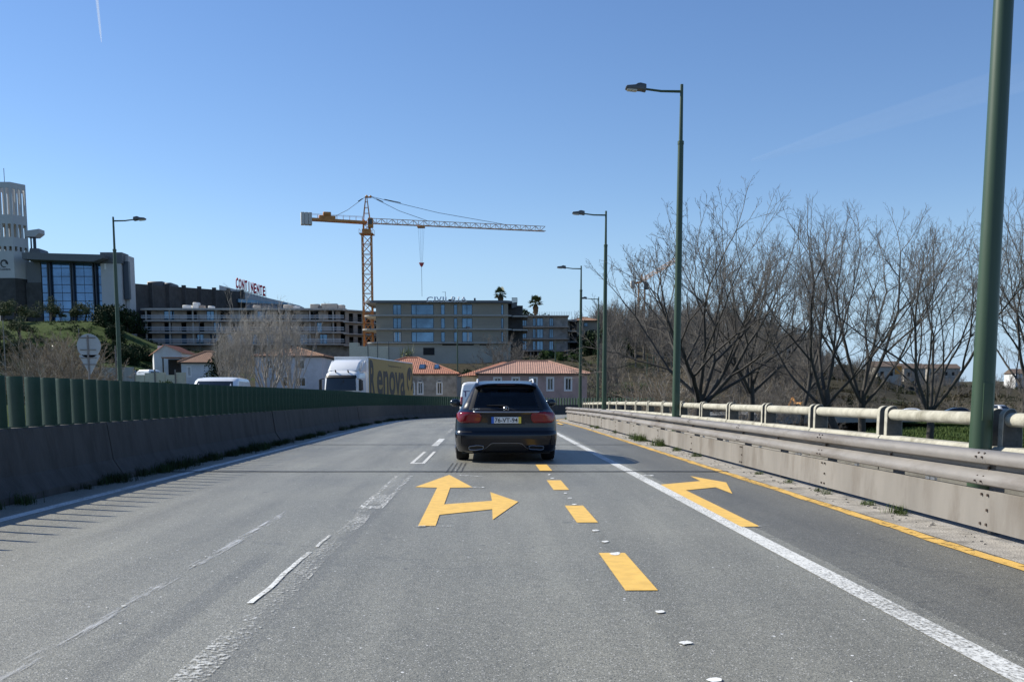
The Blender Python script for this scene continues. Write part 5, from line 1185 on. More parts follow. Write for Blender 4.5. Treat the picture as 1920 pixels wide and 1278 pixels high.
for px, wd, hh, mt in ((350, 2.2, 1.1, 'whitetrim'), (367, 1.5, 1.8, 'whitetrim'), (378, 1.2, 1.1, 'rawwall'), (395, 1.4, .9, 'whitetrim'), (480, 1.6, 1.1, 'concrete_new'), (541, 2.6, 1.2, 'concrete_new'), (555, 1.5, .9, 'whitetrim'), (590, 2.4, 1.4, 'beigeslab'), (617, 4.2, 1.5, 'beigeslab'), (600, 1.2, 1.0, 'canopy'), (640, 1.6, 1.2, 'concrete_new')):
    x = xat(px, 575, YB + 4) - bx; bevel(MB().box(x - wd / 2, x + wd / 2, 4, 5.6, ztop_, ztop_ + hh).make('roof_load', MT[mt], cbk), .12, 1)
for px in (371, 590): x = xat(px, 600, YB - 3) - bx; MB().tube([(x, -2, 8), (x, -2, zat(590, YB - 2))], .09, 6).make('site_post', MT['galv'], cbk)

# --- beige office block with CIVILRIA letters
YO = 230.
off = thing('office_block', 'beige three storey office block with blue windows and curved slab ends, centre of the hill', 'building', (xat(705, 640, YO), YO, 0))
bx = off.location.x
def OX(cx): return xat(680 + cx / 6.4, 600, YO) - bx       # cx in the enlarged crop of the facade
def OZ(cy): return zat(540 + cy / 6.4, YO)
sl_ = [170, 335, 500, 662]; WO = OX(1745)
cols_ = [(360, 460, (.5,)), (580, 850, (.22,)), (935, 985, ()), (1090, 1135, ()), (1190, 1315, (.48,)), (1660, 1690, ())]
for i in range(3):
    z1, z0 = OZ(sl_[i]) - .0, OZ(sl_[i + 1])
    hs = [(OX(a), OX(b), z0 + .33, z1 - .42) for a, b, m in cols_]
    MB().wall((0, .6, 0), (1, 0, 0), WO, z0 + .29, z1, .35, hs).make('wall', MT['beige'], off)
    for (a, b, m), hh in zip(cols_, hs): pane_window(off, (0, .6, 0), (1, 0, 0), hh[0], hh[1], hh[2], hh[3], depth=.16, mull=m, fr=.12)
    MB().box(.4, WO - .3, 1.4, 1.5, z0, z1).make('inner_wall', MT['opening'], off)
    if i == 2:
        for a, b in ((366, 382), (432, 452), (1250, 1275)): MB().box(OX(a), OX(b), .70, .745, hs[0][2] + .2, hs[0][3] - .15).make('curtain', MT['curtaincloth'], off)
for i, cy in enumerate(sl_):
    z = OZ(cy) + .29; x0 = -2.6 if i == 0 else (-2.9 if i == 1 else (-3.4 if i == 2 else -2.4))
    MB().prism(slab_poly(x0, WO + .9, -.0 if i else -.25, 14, 2.6, 2.0), 'z', z - .29 if i else z - .42, z if i else z + .12).make('floor_slab', MT['beigeslab'] if i else MT['canopy'], off)
MB().wall((0, 14, 0), (0, -1, 0), 13.04, OZ(662) + .29, OZ(170), .35, []).make('side_wall', MT['beige'], off)
MB().box(WO - .35, WO, .62, 14, OZ(662) + .3, OZ(170)).make('side_wall', MT['beige'], off)
MB().box(-2.2, WO + .6, .9, 13, 4, OZ(662) - .01).make('plinth', MT['beigebase'], off)
MB().box(OX(720), OX(855), .84, .9, OZ(800), OZ(712)).make('garage_opening', MT['opening'], off); MB().box(OX(950), OX(1330), .82, .9, OZ(684), OZ(668)).make('vent_slot', MT['opening'], off); MB().box(OX(1400), OX(1540), .82, .9, OZ(684), OZ(670)).make('vent_slot', MT['opening'], off)
for a, b, h in ((1330, 1350, 103), (1020, 1062, 118), (630, 650, 143)): MB().box(OX(a), OX(b), 3, 4, OZ(150), OZ(h)).make('chimney', MT['mullion'], off)
MB().tube([(OX(985), 3, OZ(150)), (OX(985), 3, OZ(28))], .05, 5).tube([(OX(945), 3, OZ(32)), (OX(990), 3, OZ(32))], .04, 4).make('antenna', MT['lamp'], off)
# corner roof terrace
z = OZ(172) + .1
mb = MB(); mb.prism([(WO + .8, z), (OX(1855), z + .15), (OX(1855), z - .8), (OX(1790), z - 1.25), (WO + .8, z - .6)], 'y', 2, 9); mb.make('roof_terrace', MT['canopy'], off)
for k in range(9): x = WO + .9 + (OX(1855) - WO - .9) * k / 8; MB().box(x - .05, x + .05, 2.0, 2.1, z, z + 1.15 - .0).make('terrace_railing', MT['mullion'], off)
MB().box(WO + .8, OX(1855), 1.98, 2.12, z + 1.1, z + 1.18).make('terrace_railing', MT['mullion'], off)
for i in (1, 2): zc = OZ(sl_[i]); MB().prism(slab_poly(WO + .95, WO + 4.5, 1, 12, .3, 1.6), 'z', zc - .1, zc + .2).make('balcony_slab', MT['beigeslab'], off)
MB().box(WO + .01, WO + 3.4, 4, 12.9, 5, OZ(190)).make('corner_wall', MT['stone'], off)
# letters
sgn = thing('roof_sign', 'grey CIVILRIA letters standing along the roof edge of the office block', 'sign', (OX(1010) + bx, YO - .5, OZ(140)))
let = [('C', 770, 850), ('I', 862, 880), ('V', 885, 955), ('I', 962, 980), ('L', 992, 1045), ('R', 1065, 1135), ('I', 1147, 1162), ('A', 1172, 1258)]
for ch_, a, b in let:
    c = Vector((OX((a + b) / 2) + bx, YO - .6, OZ(138))) - Vector(sgn.location); text_obj('sign_letter', ch_, MT['signgrey'], sgn, Matrix.Translation(c), width=(OX(b) - OX(a)) * .95, height=OZ(108) - OZ(172), ext=.25, bold=.02)
MB().box(OX(770) - OX(1010), OX(1258) - OX(1010), .0, .06, OZ(170) - OZ(140), OZ(165) - OZ(140)).make('sign_rail', MT['signgrey'], sgn)
# cream terrace wall left of the block
tw = thing('terrace_wall', 'cream terrace wall stepping down left of the beige office block', 'wall', (xat(650, 660, 222), 222, 0))
tx = lambda px: xat(px, 660, 222) - tw.location.x
MB().box(tx(655), tx(671), 0, 3, 3, zat(642, 222)).make('pier', MT['cream'], tw); MB().box(tx(671) + .01, tx(730), 0, .5, 3, zat(649, 222)).make('wall_panel', MT['cream'], tw); MB().box(tx(730) + .01, tx(755), -.4, .3, 3, zat(650, 222)).make('wall_panel', MT['beigebase'], tw)
for px in (690, 708, 729): MB().box(tx(px) - .06, tx(px) + .06, -.1, -.02, 5, zat(640, 222)).make('fence_post', MT['lamp'], tw)

# --- darker rear block
YR = 262.
rb = thing('rear_block', 'shaded four storey block with tall blue windows right of the office block', 'building', (xat(955, 640, YR), YR, 0))
bx = rb.location.x
def RX(c): return xat(920 + c / 7.1, 620, YR) - bx
def RZ(c): return zat(520 + c / 7.1, YR)
WR = RX(1020) ; fl_ = [520, 665, 825, 985]; sk = .0
for i in range(3):
    z1, z0 = RZ(fl_[i]), RZ(fl_[i + 1])
    hs = [(RX(a), RX(b), z0 + .35, z1 - .35) for a, b in ((325, 395), (420, 480), (560, 600), (615, 700), (780, 835))]
    MB().wall((0, .4, 0), (1, 0, 0), WR, z0 + .2, z1, .3, hs).make('wall', MT['stonewall'], rb)
    for hh in hs: pane_window(rb, (0, .4, 0), (1, 0, 0), *hh, depth=.22, mull=(.5,), fr=.12)
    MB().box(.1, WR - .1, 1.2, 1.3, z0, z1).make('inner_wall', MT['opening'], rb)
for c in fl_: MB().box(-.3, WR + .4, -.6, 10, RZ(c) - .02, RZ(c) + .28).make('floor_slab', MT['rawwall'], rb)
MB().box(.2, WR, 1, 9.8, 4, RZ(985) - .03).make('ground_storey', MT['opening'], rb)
for k in range(9): x = RX(240) + (WR - RX(240)) * k / 8; MB().box(x - .15, x + .15, -.3, 0, 4, RZ(985) - .03).make('column', MT['stonewall'], rb)
for k in range(24): x = RX(560) + (WR + 1 - RX(560)) * k / 23; MB().box(x - .03, x + .03, -.5, -.44, RZ(520) + .28, RZ(520) + 1.2).make('roof_railing', MT['lamp'], rb)
MB().box(WR, WR + .2, .7, 9.9, RZ(985), RZ(520)).make('side_wall', MT['stonewall'], rb)
# --- third block with tiled roof
YT3 = 268.
tb3 = thing('corner_block', 'small block with pale sunlit balconies and a tiled roof, just left of the lamp posts', 'building', (xat(1050, 640, YT3), YT3, 0))
bx = tb3.location.x
def CX(c): return xat(920 + c / 7.1, 620, YT3) - bx
def CZ(c): return zat(520 + c / 7.1, YT3)
MB().box(CX(985), CX(1060), 2, 9, 4, CZ(575)).make('pier_wall', MT['beige'], tb3); MB().box(CX(920), CX(1480), 6, 14, 4, CZ(575)).make('rear_wall', MT['stonewall'], tb3)
for c in (575, 715, 860): MB().box(CX(915), CX(1150), 0, 8, CZ(c) - .1, CZ(c) + .25).make('balcony_slab', MT['beigeslab'], tb3)
for i, (z1, z0) in enumerate(((575, 715), (715, 860), (860, 1000))):
    for a, b in ((925, 984), (1062, 1150)): MB().box(CX(a), CX(b), 3, 5, CZ(z0) + .3, CZ(z1) - .2).make('dark_balcony', MT['opening'], tb3); MB().box(CX(a), CX(b), .05, .1, CZ(z0) + 1.1, CZ(z0) + 1.16).make('railing', MT['lamp'], tb3)
MB().box(CX(1160), CX(1460), 3.5, 6, 4, CZ(565)).make('wall', MT['beige'], tb3); pane_window(tb3, (CX(1255), 3.4, 0), (1, 0, 0), 0, CX(1305) - CX(1255), CZ(640), CZ(590), depth=.02)
hip_roof(tb3, CX(1090), CX(1440), 3, 13, CZ(560), CZ(498), 5, 'tile3', .4)

# --- houses by the road below
def house(name, label, x0, x1, y, dp, z0, ze, zr, inset, roofmat, wallmat, sidemat=None, wins=(), gable=False, rz=0):
    h = thing(name, label, 'house', (x0, y, z0), rz); W = x1 - x0; ze -= z0; zr -= z0
    hs = [(a, b, c - z0, d - z0) for a, b, c, d, *_ in wins]
    MB().wall((0, 0, 0), (1, 0, 0), W, -2, ze - .15, .35, hs).make('wall', MT[wallmat], h)
    MB().wall((0, dp - .36, 0), (0, -1, 0), dp - .72, -2, ze - .15, .35, []).make('wall', MT[sidemat or wallmat], h)
    MB().wall((W, .36, 0), (0, 1, 0), dp - .72, -2, ze - .15, .35, []).make('wall', MT[wallmat], h); MB().wall((W, dp, 0), (-1, 0, 0), W, -2, ze - .15, .35, []).make('wall', MT[wallmat], h)
    for hh in hs:
        f = pane_window(h, (0, 0, 0), (1, 0, 0), *hh, mglass='cabglass', mframe='whitetrim', depth=.14, mull=(.5,), fr=.07)
        mb = MB(); a, b, c, d = hh; t = .13
        mb.box(a - t, a, -.03, .02, c - t, d + t).box(b, b + t, -.03, .02, c - t, d + t).box(a, b, -.03, .02, d, d + t).box(a, b, -.06, .02, c - t, c); mb.make('window_surround', MT['whitetrim'], h)
        MB().box(a + .08, b - .08, .20, .23, c + .08, c + (d - c) * .45).make('blind', MT['curtaincloth'], f)
    hip_roof(h, 0, W, 0, dp, ze, zr, inset, roofmat, .35, gable)
    return h
YA = 112.
hx = lambda px: xat(px, 700, YA)
x0, x1 = hx(897), hx(1101); ze, zr = zat(700, YA), zat(677.5, YA + 5)
W_ = [(hx(a) - x0, hx(b) - x0, zat(731, YA), zat(708.5, YA)) for a, b in ((927, 939), (961, 973), (994, 1006), (1026.5, 1037), (1060, 1071))]
ph = house('pink_house', 'single storey pink house with a wide faded tile roof beyond the estate car', x0, x1, YA, 10, -1.2, ze, zr, 4.5, 'tile2', 'pink', 'cream', W_)  # cream side colour stands in for sun on the left wall
a = hx(863) - x0
MB().box(a, -.02, 2.5, 9.5, -1, ze + 1.2 - .3).make('sunlit_side_wall', MT['cream'], ph)  # sunlight on the left end painted as a paler colour
tiled_roof('side_roof', ph, [((a - .4, 1.9, ze + 1.05 - .1), (.2, 1.9, ze + 1.05 - .0), (3.2, 5, zr + 1.15), (2.6, 5, zr + 1.15))], 'tile')
YBh = 124.
hx = lambda px: xat(px, 700, YBh)
x0, x1 = hx(672), hx(856); W_ = [(hx(a) - x0, hx(b) - x0, zat(738, YBh), zat(717, YBh)) for a, b in ((770.5, 776), (783.5, 792), (819.5, 828))]
hb = house('stone_house', 'stained stone house with bright orange tile roof and two skylights behind the lorry', x0, x1, YBh, 11, -1.3, zat(700.5, YBh), zat(670.5, YBh + 5.5), 5.6, 'tile', 'stonewall', None, W_)
for a, b in ((783, 795), (812, 822)):
    xa, xb = hx(a) - x0, hx(b) - x0; z0_, z1_ = zat(692, YBh + 1.3) + 1.3, zat(684, YBh + 2.6) + 1.3
    sk_ = MB().add([(xa, 1.25, z0_ + .1), (xb, 1.25, z0_ + .1), (xb, 2.7, z1_ + .1), (xa, 2.7, z1_ + .1)] + [(xa, 1.25, z0_ - .3), (xb, 1.25, z0_ - .3), (xb, 2.7, z1_ - .3), (xa, 2.7, z1_ - .3)], [(0, 1, 2, 3), (0, 4, 5, 1), (1, 5, 6, 2), (2, 6, 7, 3), (3, 7, 4, 0)]).make('skylight', MT['mullion'], hb)
    ins = .12; MB().add([(xa + ins, 1.33, z0_ + .15), (xb - ins, 1.33, z0_ + .15), (xb - ins, 2.6, z1_ + .09), (xa + ins, 2.6, z1_ + .09)], [(0, 1, 2, 3)]).make('pane', MT['bglass'], sk_)
# arched heads over its windows
for a, b, c, d in W_:
    mb = MB(); n = 10; r0 = (b - a) / 2 + .16; vs = []
    for k in range(n + 1):
        t = math.pi * k / n
        for rr_ in (r0, r0 - .16): vs += [((a + b) / 2 + rr_ * math.cos(t), -.05, d + 1.3 + rr_ * .9 * math.sin(t)), ((a + b) / 2 + rr_ * math.cos(t), .01, d + 1.3 + rr_ * .9 * math.sin(t))]
    mb.add(vs, [(4 * k, 4 * k + 4, 4 * k + 6, 4 * k + 2) for k in range(n)] + [(4 * k, 4 * k + 1, 4 * k + 5, 4 * k + 4) for k in range(n)]); mb.make('stone_arch', MT['beigeslab'], hb)
    MB().add([((a + b) / 2 + (r0 - .16) * math.cos(math.pi * k / n), -.02, d + 1.3 + (r0 - .16) * .9 * math.sin(math.pi * k / n)) for k in range(n + 1)], [tuple(range(n + 1))]).make('arch_panel', MT['opening'], hb)
YH2 = 135.
hx = lambda px: xat(px, 690, YH2)
x0, x1 = hx(478), hx(604); W_ = [(hx(a) - x0, hx(b) - x0, zat(c, YH2), zat(d, YH2)) for a, b, c, d in ((558, 571, 691, 675), (556, 572, 724, 708), (530, 542, 724, 706), (500, 511, 691, 676))]
house('white_house', 'two storey white house with brown tile roof behind the bare poplar left of the lorry', x0, x1, YH2, 10, .2, zat(667, YH2), zat(651, YH2 + 5), 5, 'tile3', 'whitewall', None, W_)
YH3 = 128.
hx = lambda px: xat(px, 690, YH3)
x0, x1 = hx(340), hx(392); W_ = [(hx(352) - x0, hx(357) - x0, zat(705, YH3), zat(688, YH3))]
house('white_cottage', 'small white cottage with brown roof partly behind the dark conifer', x0, x1 + 2, YH3, 6, 1, zat(679, YH3), zat(659, YH3 + 3), 2.6, 'tile3', 'whitewall', None, W_)
YH4 = 138.
hx = lambda px: xat(px, 680, YH4)
x0, x1 = hx(262), hx(341); h4 = thing('gabled_cottage', 'white gabled cottage with orange roof below the unfinished block', 'house', (hx(289), YH4, 3))
zr, ze = zat(646, YH4) - 3, zat(661, YH4) - 3; L = hx(341) - hx(289); xm = L * .42
MB().prism([(0, -3), (L, -3), (L, ze), (xm, zr), (0, ze + .1)], 'y', 0, .3).make('gable_wall', MT['whitewall'], h4)
Lx = hx(262) - hx(289)
MB().add([(0, 0, -3), (0, 0, ze), (Lx, 5, ze - .2), (Lx, 5, -3)], [(0, 3, 2, 1)]).make('side_wall', MT['whitewall'], h4); MB().box(.02, L, .31, 6, -3, ze - .1).make('rear_wall', MT['whitewall'], h4)
tiled_roof('roof', h4, [((.1, -.3, ze), (Lx - .5, 4.9, ze - .25), (Lx + xm - .3, 5.6, zr - .1), (xm, -.3, zr)), ((L + .3, -.3, ze - .1), (L + .3, 6, ze - .1), (xm, 6, zr), (xm, -.3, zr))], 'tile')
MB().box(Lx * .45, Lx * .45 + .7, 2.1, 2.3, -.6, 1.2).make('door', MT['frame'], h4); MB().box(.2, 0.9, 1, 1.6, ze + .4, ze + 1.0).make('chimney', MT['whitewall'], h4)
sh = thing('lean_to_shelter', 'low open shelter with a rusty brown roof between the two white cottages', 'shelter', (xat(303, 690, 133), 133, 1.5))
MB().box(0, 5.2, 0, 3, zat(671, 133) - 1.5, zat(669, 133) - 1.5).make('roof', MT['tile3'], sh)
for x in (.1, 2.5, 5.0): MB().box(x, x + .15, .05, .2, -1.5, zat(671, 133) - 1.5).make('post', MT['bark'], sh)
MB().box(0, 5.2, 2.6, 2.8, -2, zat(672, 133) - 1.5).make('back_wall', MT['opening'], sh)
# garden and yard walls
for (pa_, pb_, yt, Y, lab, mt) in ((175, 252, 688, 92, 'grey ribbed sheet fence beside the triangular sign', 'graywall'), (252, 348, 698, 104, 'low cream garden wall below the white cottages', 'cream')):
    fe = thing('fence' if mt == 'graywall' else 'garden_wall', lab, 'fence' if mt == 'graywall' else 'wall', (xat(pa_, 700, Y), Y, 0)); L = xat(pb_, 700, Y) - xat(pa_, 700, Y); n = max(3, int(L / 1.0)); zt = zat(yt, Y)
    for k in range(n): MB().box(L * k / n, L * (k + 1) / n - .04, 0, .08 if mt == 'graywall' else .25, -1, zt - (.25 if (k % 3 == 0 and mt != 'graywall') else .04 * (k % 2)) + (1 * (pb_ - pa_) * 0)).make('fence_panel' if mt == 'graywall' else 'wall_panel', MT[mt], fe)
    for k in range(0, n + 1, 2): MB().box(L * k / n - .06, L * k / n + .06, -.1, -.01, -1, zt + .3).make('fence_post', MT['galv'], fe)
# right side: white panels, grey shed, pillared building, far houses
YP = 150.
wpn = thing('white_shed', 'white shed wall panels and grey roofs glimpsed behind the bare trees', 'shed', (xat(1280, 740, YP), YP, 0))
qx = lambda px: xat(px, 740, YP) - wpn.location.x
MB().box(qx(1281), qx(1294), 0, 1, -2, zat(722, YP)).make('wall_panel', MT['whitewall'], wpn); MB().box(qx(1299), qx(1311), 0, 1, -2, zat(722, YP)).make('wall_panel', MT['whitewall'], wpn)
MB().box(qx(1294) + .01, qx(1299) - .01, .5, 1.5, -2, zat(722, YP)).make('door', MT['opening'], wpn); MB().prism([(1, zat(724, YP)), (7, zat(715, YP)), (7, -2), (1, -2)], 'x', qx(1281), qx(1311)).make('shed_body', MT['whitewall'], wpn)
gs = thing('warehouse', 'low grey warehouse roof behind the big bare trees', 'warehouse', (xat(1350, 740, 170), 170, 0))
qx = lambda px: xat(px, 740, 170) - gs.location.x
MB().box(qx(1345), qx(1425), 2, 20, -2, zat(742, 172)).make('wall', MT['stonewall'], gs); MB().prism([(1.5, zat(745, 172)), (11, zat(722, 181)), (20.5, zat(745, 172)), (20.5, zat(745, 172) - .2), (1.5, zat(745, 172) - .2)], 'x', qx(1342), qx(1428)).make('roof', MT['graywall'], gs)
vi = thing('pillared_villa', 'dark villa with a row of white pillars on the wooded slope', 'building', (xat(1435, 680, 260), 260, 0))
qx = lambda px: xat(px, 680, 260) - vi.location.x; vz = lambda py: zat(py, 260)
MB().box(qx(1432), qx(1490), 0, 8, 2, vz(671)).make('wall', MT['stone'], vi); MB().box(qx(1432), qx(1490), 2, 8, vz(671) + .01, vz(657)).make('upper_wall', MT['opening'], vi); MB().box(qx(1430), qx(1492), -.3, 8.2, vz(656.9), vz(654)).make('roof', MT['stonewall'], vi)
for px in (1441, 1450, 1458.5, 1467, 1476): MB().box(qx(px) - .25, qx(px) + .25, 0, .5, vz(671) + .02, vz(657)).make('pillar', MT['whitetrim'], vi)
random.seed(5)
far = [(1645, 1690, 687, 720, 330, 'beigeslab', 'pale apartment block with a yellow panel seen between the right hand trees'), (1695, 1735, 690, 708, 380, 'stonewall', 'white house row on the far ridge right of the yellow panel'), (1740, 1800, 690, 712, 420, 'stonewall', 'long grey roofed house on the far ridge behind the third big tree'), (1905, 1960, 700, 716, 380, 'whitewall', 'white house on the far ridge at the right edge'), (1560, 1600, 708, 722, 330, 'stonewall', 'low grey house half hidden between two big bare trees')]
for a, b, t, bt, Y, mt, lab in far:
    fh = thing('far_house', lab, 'house', (xat(a, 700, Y), Y, 0), group='houses on the far ridge'); L = xat(b, 700, Y) - xat(a, 700, Y); zt = zat(t, Y); zb = zat(bt, Y) - 6
    hs = [(1 + 3 * k, 2.2 + 3 * k, zt - 3, zt - 1.6) for k in range(int(L / 3) - 0) if 2.2 + 3 * k < L - .5]
    MB().wall((0, 0, 0), (1, 0, 0), L, zb, zt, .3, hs).make('wall', MT[mt], fh); MB().box(.2, L - .2, .4, 9, zb, zt - .05).make('inner_wall', MT['opening'], fh); MB().box(-.02, .19, .01, 9, zb, zt - .02).make('side_wall', MT[mt], fh)
    MB().prism([(-.5, zt), (4.5, zt + 1.9), (9.5, zt)], 'x', -.4, L + .4).make('roof', MT['farroof'], fh)
    if t == 687: MB().box(L * .72, L, -.2, -.05, zt - 2.5, zt + .3).make('yellow_panel', MT['orange'], fh)

# ------------------------------------------------------------------ vegetation
def ringmesh(levels, sides):
    """levels = list of (pts (n,K,3), rad (n,K)); returns verts, quads"""
    V = []; Q = []; base = 0
    for (pts, rad), S in zip(levels, sides):
        n, K, _ = pts.shape
        T = np.gradient(pts, axis=1); T /= np.linalg.norm(T, axis=2, keepdims=True) + 1e-9
        ref = np.where(np.abs(T[:, :1, 2:3]) < .8, np.array([0, 0, 1.]), np.array([1., 0, 0])); ref = np.broadcast_to(ref, T.shape)
        A = np.cross(T, ref); A /= np.linalg.norm(A, axis=2, keepdims=True) + 1e-9; B = np.cross(T, A)
        th = np.arange(S) * 2 * np.pi / S
        v = pts[:, :, None, :] + rad[:, :, None, None] * (A[:, :, None, :] * np.cos(th)[None, None, :, None] + B[:, :, None, :] * np.sin(th)[None, None, :, None])
        V.append(v.reshape(-1, 3))
        i = np.arange(n)[:, None, None] * K * S; k = np.arange(K - 1)[None, :, None] * S; s_ = np.arange(S)[None, None, :]; s2 = (s_ + 1) % S
        q = np.stack([i + k + s_, i + k + s2, i + k + S + s2, i + k + S + s_], -1).reshape(-1, 4) + base
        Q.append(q); base += n * K * S
    return np.concatenate(V), np.concatenate(Q)
def np_mesh(name, V, Q):
    me = bpy.data.meshes.new(name); me.vertices.add(len(V)); me.vertices.foreach_set('co', V.astype(np.float32).ravel())
    k = Q.shape[1]; me.loops.add(len(Q) * k); me.loops.foreach_set('vertex_index', Q.astype(np.int32).ravel())
    me.polygons.add(len(Q)); me.polygons.foreach_set('loop_start', np.arange(len(Q), dtype=np.int32) * k); me.polygons.foreach_set('loop_total', np.full(len(Q), k, dtype=np.int32))
    me.update(calc_edges=True); me.validate(); return me
def unit(a): return a / (np.linalg.norm(a, axis=-1, keepdims=True) + 1e-9)
def grow(rg, pts, rad, m, lenr, ang, up, K, tmin=.25, rr=.6, rmin=.004, wob=.075, tip=.25):
    n, KP, _ = pts.shape; idx = np.repeat(np.arange(n), m); t = (np.tile(np.arange(m), n) + rg.random(n * m)) / m; t = tmin + (1 - tmin) * t
    f = t * (KP - 1); i0 = np.minimum(f.astype(int), KP - 2); w_ = (f - i0)[:, None]
    p0 = pts[idx, i0] * (1 - w_) + pts[idx, i0 + 1] * w_; tan = unit(pts[idx, i0 + 1] - pts[idx, i0]); r0 = (rad[idx, i0] * (1 - w_[:, 0]) + rad[idx, i0 + 1] * w_[:, 0])
    PL = np.linalg.norm(np.diff(pts, axis=1), axis=2).sum(1)[idx]
    perp = unit(np.cross(tan, rg.normal(size=(n * m, 3)))); a = ang * rg.uniform(.65, 1.3, n * m)[:, None]
    d = unit(tan * np.cos(a) + perp * np.sin(a)); L = PL * lenr * (1.05 - .42 * t) * rg.uniform(.7, 1.25, n * m)
    P_ = [p0]; st = (L / (K - 1))[:, None]
    for k in range(K - 1):
        d = unit(d + np.array([0, 0, up]) / (K - 1) + rg.normal(size=d.shape) * wob); P_.append(P_[-1] + d * st)
    out = np.stack(P_, 1); rs = np.maximum(r0 * rr, rmin); rd = rs[:, None] * (1 - (1 - tip) * np.linspace(0, 1, K)[None, :] ** .8); rd = np.maximum(rd, rmin * .6)
    return out, rd
def bare_tree(name, seed, H, spread, leaders=6, trunk_h=.16, r0=.2, up=.5, fan=.6, dens=(8, 8, 7, 3), bark='bark', twigm='twig', twr=.0048, lean=(0, 0)):
    """leafless vase-shaped tree; returns the Empty"""
    rg = np.random.default_rng(seed); K = 5; th = H * trunk_h
    tp = np.stack([np.array([lean[0] * k / 4 * th * .3, lean[1] * k / 4 * th * .3, -.5 + (th + .5) * k / 4]) for k in range(5)])[None]
    tp[0, 1:4, :2] += rg.normal(size=(3, 2)) * .05; trd = (r0 * np.array([1.25, 1.0, .92, .88, .9]))[None]
    top = tp[0, -1]
    L0 = []; R0 = []; az0 = rg.random() * 6.28
    for k in range(leaders):
        az = az0 + k * 2 * math.pi / leaders + rg.normal() * .25; tilt = fan * (.12 + 1.05 * ((k * 5) % leaders) / max(1, leaders - 1)); d = np.array([math.cos(az) * math.sin(tilt) * spread[0] + lean[0] * .25, math.sin(az) * math.sin(tilt) * spread[1], math.cos(tilt)]); d /= np.linalg.norm(d)
        p = top + np.array([0, 0, -rg.random() * th * .45]); pts = [p]; KK = 9; st = (H - th) * rg.uniform(.80, .93) / (KK - 1)
        for q in range(KK - 1): d = d + np.array([0, 0, up / (KK - 1)]) + rg.normal(size=3) * .055; d /= np.linalg.norm(d); pts.append(pts[-1] + d * st)
        L0.append(pts); R0.append(r0 * rg.uniform(.38, .56) * (1 - .88 * np.linspace(0, 1, KK) ** .8))
    l0 = (np.array(L0), np.array(R0)); l1 = grow(rg, *l0, dens[0], .42, .55, up * .6, 7, .28, .5, .010)
    l2 = grow(rg, *l1, dens[1], .42, .62, up * .5, 5, .2, .55, .007); l3 = grow(rg, *l2, dens[2], .52, .60, up * .4, 4, .15, .6, twr); l4 = grow(rg, *l3, dens[3], .60, .55, up * .3, 3, .15, .8, twr * .8)
    t = thing(name, '', 'bare tree')
    V, Q = ringmesh([(tp, trd)], [12]); finish('trunk', np_mesh('trunk', V, Q), MT[bark], t, True)
    V, Q = ringmesh([l0, l1], [7, 5]); b = finish('branches', np_mesh('branches', V, Q), MT[bark], t, True); 
    V, Q = ringmesh([l2, l3, l4], [4, 3, 3]); b = finish('crown', np_mesh('crown', V, Q), MT[twigm], t, False)
    return t
def tree_at(t, px, ytop, Y, H, label, group=None, first=True, ybase=None, rz=0, sx=1.):
    x = xat(px, 740, Y); g = hz(x, Y) - .1 if ybase is None else zat(ybase, Y); s_ = (zat(ytop, Y) - g) / H
    return place(t, first, (x, Y, g), rz, label, s=(s_ * sx, s_ * sx, s_), group=group)
GT = 'large bare trees beyond the parapet'
